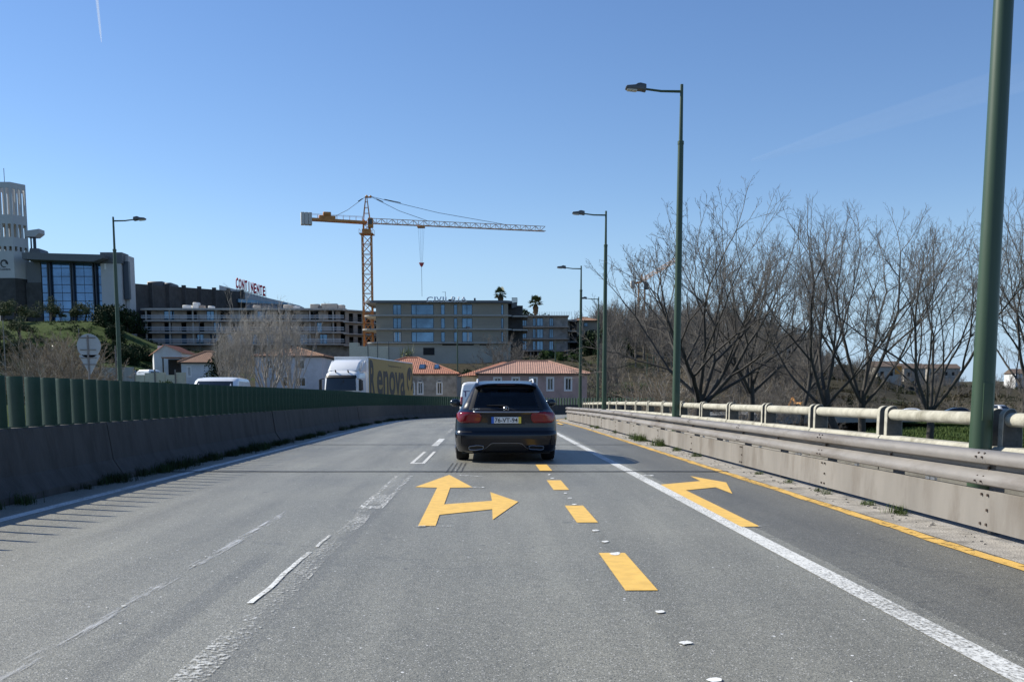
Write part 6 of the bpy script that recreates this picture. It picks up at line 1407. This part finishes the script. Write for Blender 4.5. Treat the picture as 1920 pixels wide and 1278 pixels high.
def fork_tree(seed, H, limbs=6, trunk=.30, r0=.26, fan=1.0, lv=6, lean=(0, 0), ratio=.80, up=.10, tw=(4, 5, 3), twr=1., fk=1., bark='bark', twigm='twig', name='bare_tree'):
    rg = np.random.default_rng(seed); th = H * trunk
    tp = np.stack([np.array([lean[0] * (k / 5) ** 1.3, lean[1] * k / 5, -.6 + (th + .6) * k / 5]) for k in range(6)])[None]; tp[0, 1:5, :2] += rg.normal(size=(4, 2)) * .06
    trd = (r0 * np.array([1.35, 1.08, 1.0, .95, .92, .9]))[None]; segs = [(tp, trd)]; top = tp[0, -1]
    n = limbs; az = rg.random() * 6.28 + np.arange(n) * 2.4 + rg.normal(size=n) * .2; ti = fan * np.sqrt((np.arange(n) + .35) / n) * rg.uniform(.85, 1.1, n)
    d = np.stack([np.cos(az) * np.sin(ti), np.sin(az) * np.sin(ti), np.cos(ti)], 1); pos = np.repeat(top[None], n, 0) - np.array([0, 0, 1]) * (rg.random((n, 1)) * th * .22)
    S_ = (1 - ratio ** (lv + 1)) / (1 - ratio); L = (H - th) * .93 / S_ * rg.uniform(.9, 1.12, n) * (1.0 - .12 * np.sin(ti)); rad = r0 * rg.uniform(.36, .54, n)
    fine = []
    for k in range(lv + 1):
        K = 5; p = [pos]; dd = d
        for q in range(K - 1): dd = unit(dd + np.array([0, 0, up]) * .5 + rg.normal(size=d.shape) * .045); p.append(p[-1] + dd * (L / (K - 1))[:, None])
        P_ = np.stack(p, 1); re = rad * (.80 if k < lv else .5); RD = rad[:, None] + (re - rad)[:, None] * np.linspace(0, 1, K)[None]; segs.append((P_, RD)); end = P_[:, -1]; nn = len(end)
        if k >= 1: fine.append((P_, RD))
        if k == lv: break
        perp = unit(np.cross(dd, rg.normal(size=dd.shape))); a1 = rg.uniform(.10, .30, (nn, 1)) * fk; a2 = rg.uniform(.38, .70, (nn, 1)) * fk
        d1 = unit(dd * np.cos(a1) - perp * np.sin(a1)); d2 = unit(dd * np.cos(a2) + perp * np.sin(a2))
        pos = np.concatenate([end, end]); d = np.concatenate([d1, d2]); L = np.concatenate([L * ratio * rg.uniform(.88, 1.12, nn), L * ratio * rg.uniform(.72, 1.0, nn)]); rad = np.maximum(np.concatenate([re * .88, re * .66]), .0065)
    t = thing(name, '', 'bare tree')
    V, Q = ringmesh(segs[:1], [12]); finish('trunk', np_mesh('trunk', V, Q), MT[bark], t, True)
    V, Q = ringmesh(segs[1:5], [8, 7, 6, 5]); finish('branches', np_mesh('branches', V, Q), MT[bark], t, True)
    lev = list(segs[5:]); sd_ = [4] * len(lev)
    for i, (a, b) in enumerate(fine):
        g1 = grow(rg, a, b, tw[0] if i < 3 else max(2, tw[0] - 1), .62, .62, .12 + up * .5, 4, .2, .42, .0052 * twr); lev.append(g1); sd_.append(3)
        g2 = grow(rg, *g1, tw[1] - 1 if i > 1 else tw[1], .55, .55, .1 + up * .5, 3, .2, .7, .0042 * twr); lev.append(g2); sd_.append(3)
        if i < 3 and tw[2]: g3 = grow(rg, *g2, tw[2], .55, .5, .1, 3, .2, .7, .004); lev.append(g3); sd_.append(3)
    V, Q = ringmesh(lev, sd_); finish('crown', np_mesh('crown', V, Q), MT[twigm], t); return t
tA = fork_tree(21, 14, 9, .27, .21, fan=1.2, lv=7, ratio=.82, up=.07, tw=(3, 4, 2))
tB = fork_tree(35, 14, 6, .30, .17, fan=.88, lv=6, ratio=.82, up=.07, tw=(4, 4, 3), lean=(-1.0, 0))
tC = fork_tree(48, 14, 6, .27, .17, fan=.88, lv=6, ratio=.82, up=.07, tw=(4, 4, 3))
tree_at(tA, 1312, 348, 52, 12.6, 'widest bare tree, right behind the second street lamp from the camera', GT, sx=1.12)
tree_at(tB, 1590, 372, 50, 12.3, 'bare tree leaning left, first of the close pair right of the widest one', GT)
tree_at(tC, 1745, 392, 47, 12.3, 'bare tree with low forked trunk left of the nearest lamp post', GT)
tree_at(tC, 1617, 352, 54, 12.3, 'straight trunked bare tree, right one of the close pair', GT, False, rz=1.9)
tree_at(tB, 1884, 362, 50, 12.3, 'bare tree just right of the nearest lamp post', GT, False, rz=2.6)
tree_at(tA, 1408, 372, 66, 13.2, 'bare tree behind the right side of the widest one', GT, False, rz=2.2, sx=.8)
tree_at(tC, 2010, 372, 56, 13.2, 'bare tree cut by the right edge of the view', GT, False, rz=4.1)
tree_at(tB, 1500, 420, 80, 13.0, 'thin pale bare tree farther back left of the leaning one', GT, False, rz=3.6, sx=.75)
# pale poplars left of the lorry
GP = 'pale bare poplars left of the lorry'
pA = fork_tree(62, 12, 12, .10, .16, fan=.50, lv=5, ratio=.84, up=.16, tw=(3, 2, 0), twr=2.0, fk=.55, bark='paletwig', twigm='paletwig', name='bare_poplar')
for i, (px, yt, Y, rz, sx, lab) in enumerate(((503, 566, 98, 0, 1.25, 'tallest pale poplar before the white house'), (455, 590, 94, 1.3, 1.1, 'pale poplar just right of the dark conifer'), (548, 585, 103, 2.4, .9, 'pale poplar at the right end of the clump, near the lorry'), (428, 622, 92, 4, 1.1, 'low pale poplar overlapping the dark conifer'))):
    tree_at(pA, px, yt, Y, 11.2, lab, GP, i == 0, rz=rz, sx=sx)
# leafless shrubs
sA = bare_tree('bare_shrub', 71, 4, (1.2, 1.2), 9, .04, .05, up=.5, fan=1.0, dens=(6, 5, 4, 2), bark='twig', twigm='twig', twr=.010)
sB = bare_tree('bare_shrub', 72, 4, (1.2, 1.2), 9, .04, .05, up=.3, fan=1.1, dens=(6, 5, 4, 2), bark='paletwig', twigm='scrub', twr=.010)
random.seed(3); ia = ib = 0
GS = 'leafless shrubs in the thicket beyond the parapet'
for k in range(72):
    px = random.uniform(1105, 1620) if k < 58 else random.uniform(1620, 1990); Y = random.uniform(78, 150)
    if px > 1690: Y = random.uniform(125, 160)
    x = xat(px, 740, Y); g = hz(x, Y) - .05; sc_ = random.uniform(.7, 1.5) * (1 if px < 1500 else .6)
    if k % 2: place(sA, ia == 0, (x, Y, g), random.random() * 6, 'grey brown leafless shrub in the thicket beyond the parapet', sc_, GS); ia += 1
    else: place(sB, ib == 0, (x, Y, g), random.random() * 6, 'dry straw coloured leafless shrub in the thicket beyond the parapet', sc_, GS); ib += 1
for k in range(20):
    Y = random.uniform(58, 88); px = random.uniform(70, 172); x = xat(px, 700, Y); g = hz(x, Y)
    place(sB, False, (x, Y, g), random.random() * 6, 'dry brown leafless shrub behind the round sign', (zat(random.uniform(640, 680), Y) - g) / 3.4, 'dry shrubs behind the round sign')
# woods of the right hillside: many small leafless trees that read as one mass
def mini_tree(seed, H=6, pine=False):
    rg = np.random.default_rng(seed)
    d = [np.stack([np.array([0, 0, H * k / 4.]) + rg.normal(size=3) * .05 for k in range(5)])]
    l0 = (np.array(d), np.array([.12 * (1 - .8 * np.linspace(0, 1, 5))])); l1 = grow(rg, *l0, 11, .55, .75, .7, 4, .15, .6, .03); l2 = grow(rg, *l1, 7, .5, .6, .5, 3, .1, .7, .022)
    l3 = grow(rg, *l2, 4, .6, .5, .3, 2, .1, .8, .018)
    return ringmesh([l0, l1, l2, l3], [4, 3, 3, 3])
def scatter(name, temps, pts, mat, kind='stuff'):
    V = []; Q = []; b = 0
    for (x, y, z, s_, rz, ti) in pts:
        v, q = temps[ti]; c, s2 = math.cos(rz), math.sin(rz); M3 = np.array([[c, -s2, 0], [s2, c, 0], [0, 0, 1]]) * s_
        V.append(v @ M3.T + np.array([x, y, z])); Q.append(q + b); b += len(v)
    me = np_mesh(name, np.concatenate(V), np.concatenate(Q)); return finish(name, me, mat, kind=kind)
mt3 = [mini_tree(s_) for s_ in (81, 82, 83)]
pts = []; rp = random.Random(9)
while len(pts) < 900:
    px = rp.uniform(1060, 1960) if rp.random() < .45 else rp.uniform(1100, 1560); Y = rp.uniform(140, 420) if px < 1560 else rp.uniform(190, 560)
    x = xat(px, 700, Y)
    if 1160 < px < 1290 and Y < 195: continue
    if px < 1135 and Y < 285: continue
    if 1425 < px < 1495 and 190 < Y < 262: continue
    if px > 1530 and (rp.random() < .15 or Y < 225): continue
    pts.append((x, Y, hz(x, Y) - .3, rp.uniform(.7, 1.35) * (1 if Y < 300 else 1.2) * (1 if px < 1530 else .62), rp.random() * 6.28, rp.randrange(3)))
wd_ = scatter('woodland', mt3, pts, MT['twig'])
# ---- leafy things
def leafcloud(seed, n, rx, ry, rz, size, clump=14, flat=0.):
    rg = np.random.default_rng(seed); cc = unit(rg.normal(size=(clump, 3))) * rg.uniform(.35, .95, (clump, 1)); cc[:, 2] = np.abs(cc[:, 2]) * .95
    cr2 = rg.uniform(.22, .46, clump); i = rg.integers(0, clump, n); d = unit(rg.normal(size=(n, 3))) * (rg.random((n, 1)) ** .4)
    p = (cc[i] + d * cr2[i][:, None]) * np.array([rx, ry, rz]); p[:, 2] = np.maximum(p[:, 2], .02)
    a = unit(rg.normal(size=(n, 3))); b = unit(np.cross(a, rg.normal(size=(n, 3)))); s_ = size * rg.uniform(.6, 1.4, (n, 1))
    v = np.stack([p - a * s_, p - b * s_ * .5, p + a * s_, p + b * s_ * .5], 1).reshape(-1, 3); q = np.arange(4 * n).reshape(-1, 4); return v, q
def bush(name, cat, seed, n, dims, size, mat, trunk=0.):
    t = thing(name, '', cat); v, q = leafcloud(seed, n, *dims, size)
    if trunk: v[:, 2] += trunk
    finish('foliage', np_mesh('foliage', v, q), MT[mat], t)
    rg = np.random.default_rng(seed); mb = MB()
    for k in range(3 if trunk else 5):
        a = rg.random() * 6.28; mb.tube([(0, 0, -.3), (math.cos(a) * dims[0] * .15, math.sin(a) * dims[1] * .15, trunk * .6 + dims[2] * .2), (math.cos(a) * dims[0] * .45, math.sin(a) * dims[1] * .45, trunk + dims[2] * .6)], [.12 if trunk else .05, .08 if trunk else .04, .02], 5)
    mb.make('trunk' if trunk else 'stem', MT['bark'], t); return t
bG = [bush('green_bush', 'bush', 91 + k, 2600, (1.3, 1.2, 1.5), .085, 'leaf') for k in range(2)]
bD = [bush('dark_bush', 'bush', 95 + k, 3200, (1.5, 1.4, 2.0), .10, 'leafdark') for k in range(2)]
bO = [bush('olive_tree', 'tree', 98 + k, 2400, (1.6, 1.6, 1.7), .085, 'olive', trunk=1.1) for k in range(2)]
used = {}
def put(protos, px, Y, s_, lab, grp, k=0):
    pr = protos[k % len(protos)]; first = pr.name not in used; used[pr.name] = 1; x = xat(px, 700, Y)
    return place(pr, first, (x, Y, hz(x, Y) - .1), random.random() * 6.28, lab, s_, grp)
random.seed(21)
def many(protos, n, x0, x1, Y0, Y1, s0, s1, lab, grp, dx=None):
    for k in range(n): put(protos, random.uniform(x0, x1), random.uniform(Y0, Y1), random.uniform(s0, s1), lab, grp, k)
for k, (px, Y, s_) in enumerate(((10, 232, 1.6), (32, 222, 1.9), (55, 236, 1.3), (72, 234, 1.1), (100, 236, 1.9), (118, 238, 1.0), (148, 236, 1.2), (163, 236, 1.9), (42, 205, 1.7), (4, 200, 1.5), (28, 180, 1.6))):
    put(bO, px, Y, s_, ['small olive tree at the left edge of the mall terrace', 'bushy olive tree below the mall tower', 'small olive tree before the stone tower base', 'low olive tree left of the glass front', 'olive tree before the left panes of the glass front', 'tiny olive tree before the entrance', 'small olive tree right of the entrance', 'olive tree before the right panes of the glass front', 'olive tree halfway down the grass slope', 'olive tree low on the slope at the left edge', 'olive tree lowest on the grass slope'][k], 'olive trees below the mall', k)
many(bD, 9, 192, 244, 232, 244, 2.0, 3.2, 'dark evergreen tree massed below the white end wall of the mall', 'dark evergreens below the mall')
many(bD, 10, 190, 262, 175, 222, 1.3, 2.2, 'dark bush on the slope between mall and unfinished block', 'dark bushes on the mall slope')
many(bD, 14, 0, 90, 150, 200, .9, 1.5, 'dark low bush on the grass slope at the left', 'bushes on the left grass slope')
many(bG, 22, -5, 100, 68, 100, .55, 1.0, 'bright green bramble bush behind the green slats at the left', 'brambles behind the barrier')
many(bG, 8, 240, 345, 96, 112, .45, .9, 'green garden bush by the low cream wall', 'garden bushes by the cottages')
many(bD, 6, 345, 400, 140, 165, 1.0, 1.5, 'dark bush behind the white cottages', 'bushes behind the cottages')
many(bG, 14, 600, 720, 190, 214, .9, 1.6, 'green bush below the cream terrace wall', 'bushes below the terrace wall')
many(bD, 16, 690, 890, 160, 205, .9, 1.6, 'dark green bush between the stone house and the office block', 'bushes under the office block')
many(bD, 10, 850, 1000, 150, 205, 1.0, 1.8, 'dark scrubby bush behind the pink house', 'bushes behind the pink house')
many(bG, 8, 1000, 1110, 200, 240, .8, 1.5, 'green bush below the rear block', 'bushes below the rear block')
many(bD, 12, 1090, 1170, 215, 300, 1.6, 2.8, 'dark tree right of the corner block', 'dark trees right of the corner block')
many(bG, 14, 1150, 1330, 135, 165, .7, 1.3, 'green bush on the grassy bank behind the bare trees', 'bushes on the grassy bank')
many(bD, 12, 1120, 1300, 125, 140, .8, 1.3, 'dark bush under the grassy bank', 'dark bushes under the bank')
for k, (px, Y, s_) in enumerate(((945, 205, 1.0), (960, 196, .9), (925, 198, .8), (974, 188, .7))):
    x = xat(px, 690, Y); place(sA, False, (x, Y, hz(x, Y)), k, 'grey leafless shrub against the plinth of the office block', 2.2 * s_, 'shrubs by the office block plinth')
ugt = [leafcloud(150 + k, 260, 2.2, 2.2, 2.0, .22, clump=9) for k in range(3)]
pts = []
while len(pts) < 420:
    px = rp.uniform(1080, 1960) if rp.random() < .35 else rp.uniform(1090, 1600); Y = rp.uniform(118, 420); x = xat(px, 700, Y)
    if (px < 1135 and Y < 285) or (1425 < px < 1495 and 190 < Y < 262) or (1150 < px < 1320 and Y < 180): continue
    pts.append((x, Y, hz(x, Y) - .4, rp.uniform(.5, 1.1) * (1 if Y > 160 else .6), rp.random() * 6.28, rp.randrange(3)))
scatter('undergrowth', ugt, pts, M('brown_undergrowth', (.062, .055, .034), rough=.95, var=.5, scale=.3, spec=.1))
pts = []
while len(pts) < 480:
    px = rp.uniform(1500, 1970); Y = rp.uniform(150, 520); x = xat(px, 700, Y)
    pts.append((x, Y, hz(x, Y) - .5, rp.uniform(.5, 1.1) * (1 if Y > 250 else .7), rp.random() * 6.28, rp.randrange(3)))
scatter('ridge_greenery', ugt, pts, M('dull_green_scrub', (.040, .044, .026), rough=.95, var=.5, scale=.2, spec=.1))
pts = []
while len(pts) < 260:
    px = rp.uniform(620, 1130); Y = rp.uniform(138, 226); x = xat(px, 700, Y)
    if Y > 205 and 690 < px < 960: continue
    if px < 660 and Y < 150: continue
    pts.append((x, Y, hz(x, Y) - .3, rp.uniform(.3, .75), rp.random() * 6.28, rp.randrange(3)))
scatter('hill_ivy', ugt, pts, MT['leafdark'])
pts = []
while len(pts) < 260:
    px = rp.uniform(-30, 215); Y = rp.uniform(132, 224); x = xat(px, 700, Y)
    pts.append((x, Y, hz(x, Y) - .5, rp.uniform(.3, .62), rp.random() * 6.28, rp.randrange(3)))
scatter('slope_ivy', ugt, pts, MT['leaf'])
pts = []
while len(pts) < 300:
    px = rp.uniform(-30, 400); Y = rp.uniform(135, 226 if px < 200 else 238); x = xat(px, 700, Y)
    pts.append((x, Y, hz(x, Y) - .4, rp.uniform(.25, .7), rp.random() * 6.28, rp.randrange(3)))
scatter('slope_undergrowth', ugt, pts, MT['leafdark'])
# conifer
cf = thing('conifer', 'dark leaning conifer left of the pale poplars', 'conifer', (xat(412, 720, 97), 97, hz(xat(412, 720, 97), 97)))
v, q = leafcloud(111, 6500, 1.0, 1.0, 1.0, .11, clump=30)
Hc = zat(632, 97) - cf.location.z; zt_ = v[:, 2].copy(); rgx = np.random.default_rng(5); nz_ = len(v) // 4
hh = rgx.random(nz_) ** 1.1; an = rgx.random(nz_) * 6.28; rr_ = (1 - hh) ** .7 * 1.9 * (.35 + .65 * rgx.random(nz_)) * (1 + .25 * np.sin(an * 5 + hh * 20)); off4 = (v.reshape(-1, 4, 3) - v.reshape(-1, 4, 3).mean(1, keepdims=True))
ctr = np.stack([rr_ * np.cos(an) + .5 * hh, rr_ * np.sin(an), .3 + hh * Hc], 1); v = (ctr[:, None, :] + off4).reshape(-1, 3)
finish('foliage', np_mesh('foliage', v, q), MT['pine'], cf); MB().tube([(0, 0, -.5), (.4, 0, Hc * .9)], [.16, .03], 7).make('trunk', MT['bark'], cf)
# umbrella pines above the rear block
for k, (px, yt, Y, wd, lab) in enumerate(((983, 574, 290, 5.0, 'round headed umbrella pine behind the rear block, between the palms'), (1030, 586, 300, 5.5, 'low umbrella pine behind the roof railing of the rear block'), (957, 585, 285, 3.0, 'dark umbrella pine beside the roof terrace'), (1447, 632, 300, 2.2, 'small pine on the far ridge above the pillared villa'), (1478, 634, 300, 2.0, 'second small pine on the far ridge right of the other'))):
    x = xat(px, 600, Y); zt = zat(yt, Y); t = thing('umbrella_pine', lab, 'pine', (x, Y, hz(x, Y)), group='umbrella pines on the ridge'); h = zt - t.location.z
    v, q = leafcloud(120 + k, 3000, wd, wd, wd * .75, .26, clump=22); v[:, 2] += h - wd * .95; finish('crown', np_mesh('crown', v, q), MT['pine'], t); MB().tube([(0, 0, -.5), (0, 0, h - wd * .5)], [.35, .22], 7).make('trunk', MT['bark'], t)
# palms
def palm(px, yt, yb, Y, lab, skirt):
    x = xat(px, 600, Y); zt = zat(yt, Y); g = hz(x, Y); cz = zat(yb, Y); t = thing('palm_tree', lab, 'palm', (x, Y, g), group='fan palms above the rooftops'); rp = random.Random(int(px)); h = cz - g
    MB().tube([(0, 0, -.5), (.1, 0, h)], [.28, .2], 8).make('trunk', MT['bark'], t); Rf = (zt - cz)
    for k in range(34):
        az = rp.random() * 6.28; el = rp.uniform(-.55, 1.35); L = Rf * rp.uniform(.85, 1.1); d = Vector((math.cos(az) * math.cos(el), math.sin(az) * math.cos(el), math.sin(el))); p = Vector((.1, 0, h)) + d * L * .45; sd_ = d.cross(Vector((0, 0, 1))).normalized() if abs(d.z) < .98 else Vector((1, 0, 0)); up_ = sd_.cross(d)
        mb = MB(); mb.tube([(.1, 0, h), p], .035, 4)
        for j in range(11):
            a = (j - 5) / 5 * 1.25; e = p + (d * math.cos(a) + sd_ * math.sin(a)) * L * .55 - Vector((0, 0, 1)) * abs(a) * .12 * L; w_ = (d * -math.sin(a) + sd_ * math.cos(a)) * .07 * L
            mb.add([p, p.lerp(e, .5) + w_, e, p.lerp(e, .5) - w_], [(0, 1, 2, 3)])
        mb.make('frond', MT['palm'], t)
    if skirt:
        mb = MB(); mb.tube([(.1, 0, h - Rf * 1.35), (.1, 0, h - Rf * 1.1), (.1, 0, h - Rf * .5), (.1, 0, h - Rf * .15)], [.3, .55, .8, .4], 10)
        for k in range(40): az = rp.random() * 6.28; zt_ = h - Rf * (.3 + .8 * rp.random()); r_ = .62; mb.add([(.1 + math.cos(az) * r_ * .7, math.sin(az) * r_ * .7, zt_ + .3), (.1 + math.cos(az + .2) * r_ * 1.25, math.sin(az + .2) * r_ * 1.25, zt_ - .5), (.1 + math.cos(az - .1) * r_ * .9, math.sin(az - .1) * r_ * .9, zt_ - .3)], [(0, 1, 2)])
        mb.make('dead_frond_skirt', MT['palmdead'], t)
palm(938, 536, 551, 262, 'left fan palm rising behind the office block roof corner', True); palm(1003.5, 551, 568, 270, 'right fan palm standing free above the rear block', True)
# yucca like plant by the stone house
yc = thing('yucca', 'pale spiky yucca on the bank above the stone house roof', 'plant', (xat(762, 670, 170), 170, 0)); yc.location.z = zat(672, 170); rp = random.Random(4); mb = MB(); mb.tube([(0, 0, -5), (0, 0, .5)], .14, 6)
for k in range(70):
    az = rp.random() * 6.28; el = rp.uniform(-.1, 1.4); L = rp.uniform(1.2, 2.4); o_ = Vector((rp.uniform(-1, 1), 0, rp.uniform(-.2, .9))); d = Vector((math.cos(az) * math.cos(el), math.sin(az) * math.cos(el), math.sin(el))); s_ = d.cross(Vector((0, 0, 1))).normalized() * .09; mb.add([o_ - s_, o_ + s_, o_ + d * L], [(0, 1, 2)])
mb.make('leaves', M('yucca_leaf', (.22, .24, .12), rough=.7, var=.3), yc)
# weeds and grass tufts along the kerb and barrier
def tuft(seed, n, r, h, w_=.006):
    rg = np.random.default_rng(seed); p = rg.normal(size=(n, 2)) * r; az = rg.random(n) * 6.28; L = h * rg.uniform(.4, 1.1, n); bend = rg.uniform(.1, .9, n)
    d = np.stack([np.cos(az), np.sin(az)], 1); s_ = np.stack([-np.sin(az), np.cos(az)], 1) * w_
    z0 = np.zeros((n, 1)); A = np.concatenate([p - s_, z0], 1); B = np.concatenate([p + s_, z0], 1); m = p + d * (L * bend * .3)[:, None]; C = np.concatenate([m + s_ * .8, (L * .6)[:, None]], 1); D_ = np.concatenate([m - s_ * .8, (L * .6)[:, None]], 1); e = p + d * (L * bend)[:, None]; E = np.concatenate([e, (L * (1 - .3 * bend))[:, None]], 1)
    V = np.stack([A, B, C, D_, E, E], 1).reshape(-1, 3); b = np.arange(n)[:, None] * 6; Q = np.concatenate([b + np.array([[0, 1, 2, 3]]), b + np.array([[3, 2, 4, 5]])]); return V, Q
tf = [tuft(131 + k, 90, .09, .20, .004) for k in range(3)]
def tuft_strip(name, items, mat, lab=None):
    V = []; Q = []; b = 0
    for (s, u, sc_, k) in items: v, q = tf[k % 3]; p = P(s, u, 0); V.append(v * sc_ + np.array([p.x, p.y, p.z])); Q.append(q + b); b += len(v)
    V, Q = np.concatenate(V), np.concatenate(Q); o = finish(name, np_mesh(name, V, Q), MT[mat], kind='stuff'); return o
rp = random.Random(8)
it = []
for px, py, n, sc_ in ((1208, 825, 16, 1.25), (1256, 836, 6, 1.2), (1122, 800, 5, .9), (1140, 803, 5, .9), (1056, 781, 5, 1.0), (1296, 845, 4, .7), (1340, 856, 4, .6), (1440, 888, 5, .45), (1500, 905, 4, .4), (1560, 925, 5, .4), (1632, 945, 5, .5), (1712, 962, 7, .6), (1172, 812, 3, .7)):
    q = gnd(px, py); s, u = inv(q.x, q.y)
    for k in range(max(1, n // 2)): it.append((s + rp.uniform(-1, 1) * (.9 if n > 10 else .25), 8.66 + rp.uniform(-.06, .04), sc_ * rp.uniform(.5, 1.1), k))
tuft_strip('kerb_weeds', it, 'grass')
it = [(rp.uniform(9, 60), -.50 + rp.uniform(-.05, .07), rp.uniform(.3, 1.0), k) for k in range(110)] + [(rp.uniform(13, 24), -.48 + rp.uniform(-.05, .1), rp.uniform(.5, 1.2), k) for k in range(30)]
tuft_strip('barrier_weeds', it, 'leafdark')
# debris along the kerb
mb = MB()
for k in range(260):
    s = rp.uniform(4, 45); u = 8.35 + rp.random() ** .6 * .30; r_ = rp.uniform(.006, .022); p = P(s, u, .008); mb.ball((p.x, p.y, p.z), r_, 5, 3, rp.uniform(.7, 1.4), rp.uniform(.7, 1.4), .6)
struct(mb.make('gravel', MT['kerbstrip']), 'stuff')
# grass over the near field and slopes
gf = [tuft(141 + k, 60, .35, .35, .02) for k in range(3)]
V = []; Q = []; b = 0
for k in range(2600):
    if k < 1500: px = rp.uniform(1640, 1960); Y = rp.uniform(60, 135)
    elif k < 2100: px = rp.uniform(-20, 110); Y = rp.uniform(70, 125)
    else: px = rp.uniform(1150, 1320); Y = rp.uniform(140, 170)
    x = xat(px, 740, Y); v, q = gf[k % 3]; V.append(v * rp.uniform(.6, 1.3) + np.array([x, Y, hz(x, Y) - .03])); Q.append(q + b); b += len(v)
finish('field_grass', np_mesh('field_grass', np.concatenate(V), np.concatenate(Q)), MT['grass'], kind='stuff')

# ------------------------------------------------------------------ contrails high in the sky
def trail_mat(name, a):
    m, n, l, p = nodes_of(name); p.inputs['Base Color'].default_value = (.85, .88, .92, 1); p.inputs['Roughness'].default_value = 1
    tr = n.new('ShaderNodeBsdfTransparent'); mx = n.new('ShaderNodeMixShader'); tl = n.new('ShaderNodeBsdfTranslucent'); tl.inputs[0].default_value = (.9, .92, .95, 1); ad = n.new('ShaderNodeMixShader'); ad.inputs[0].default_value = .5
    l.new(p.outputs[0], ad.inputs[1]); l.new(tl.outputs[0], ad.inputs[2]); lw = n.new('ShaderNodeLayerWeight'); lw.inputs[0].default_value = .5
    mm = n.new('ShaderNodeMath'); mm.operation = 'MULTIPLY_ADD'; l.new(lw.outputs['Facing'], mm.inputs[0]); mm.inputs[1].default_value = -a; mm.inputs[2].default_value = a; l.new(mm.outputs[0], mx.inputs[0])
    l.new(tr.outputs[0], mx.inputs[1]); l.new(ad.outputs[0], mx.inputs[2]); l.new(mx.outputs[0], n['Material Output'].inputs[0]); return m
a, b = at(190, 80, 6000), at(176, -60, 6000)
cn = MB().tube([a, a.lerp(b, .15), a.lerp(b, .5), b], [2, 6.5, 8.5, 10], 16).make('contrail', trail_mat('contrail_bright', .32), smooth=True); cn['kind'] = 'stuff'; cn['label'] = 'short bright contrail at the top left of the sky'
a, b = at(1410, 302, 9000), at(1990, 122, 9000)
cn = MB().tube([a, a.lerp(b, .3), a.lerp(b, .7), b], [20, 80, 115, 130], 20).make('contrail', trail_mat('contrail_faint', .035), smooth=True); cn['kind'] = 'stuff'; cn['label'] = 'faint broad contrail across the right of the sky'
for o in bpy.data.objects:
    if o.name.startswith('contrail'): o.visible_shadow = True
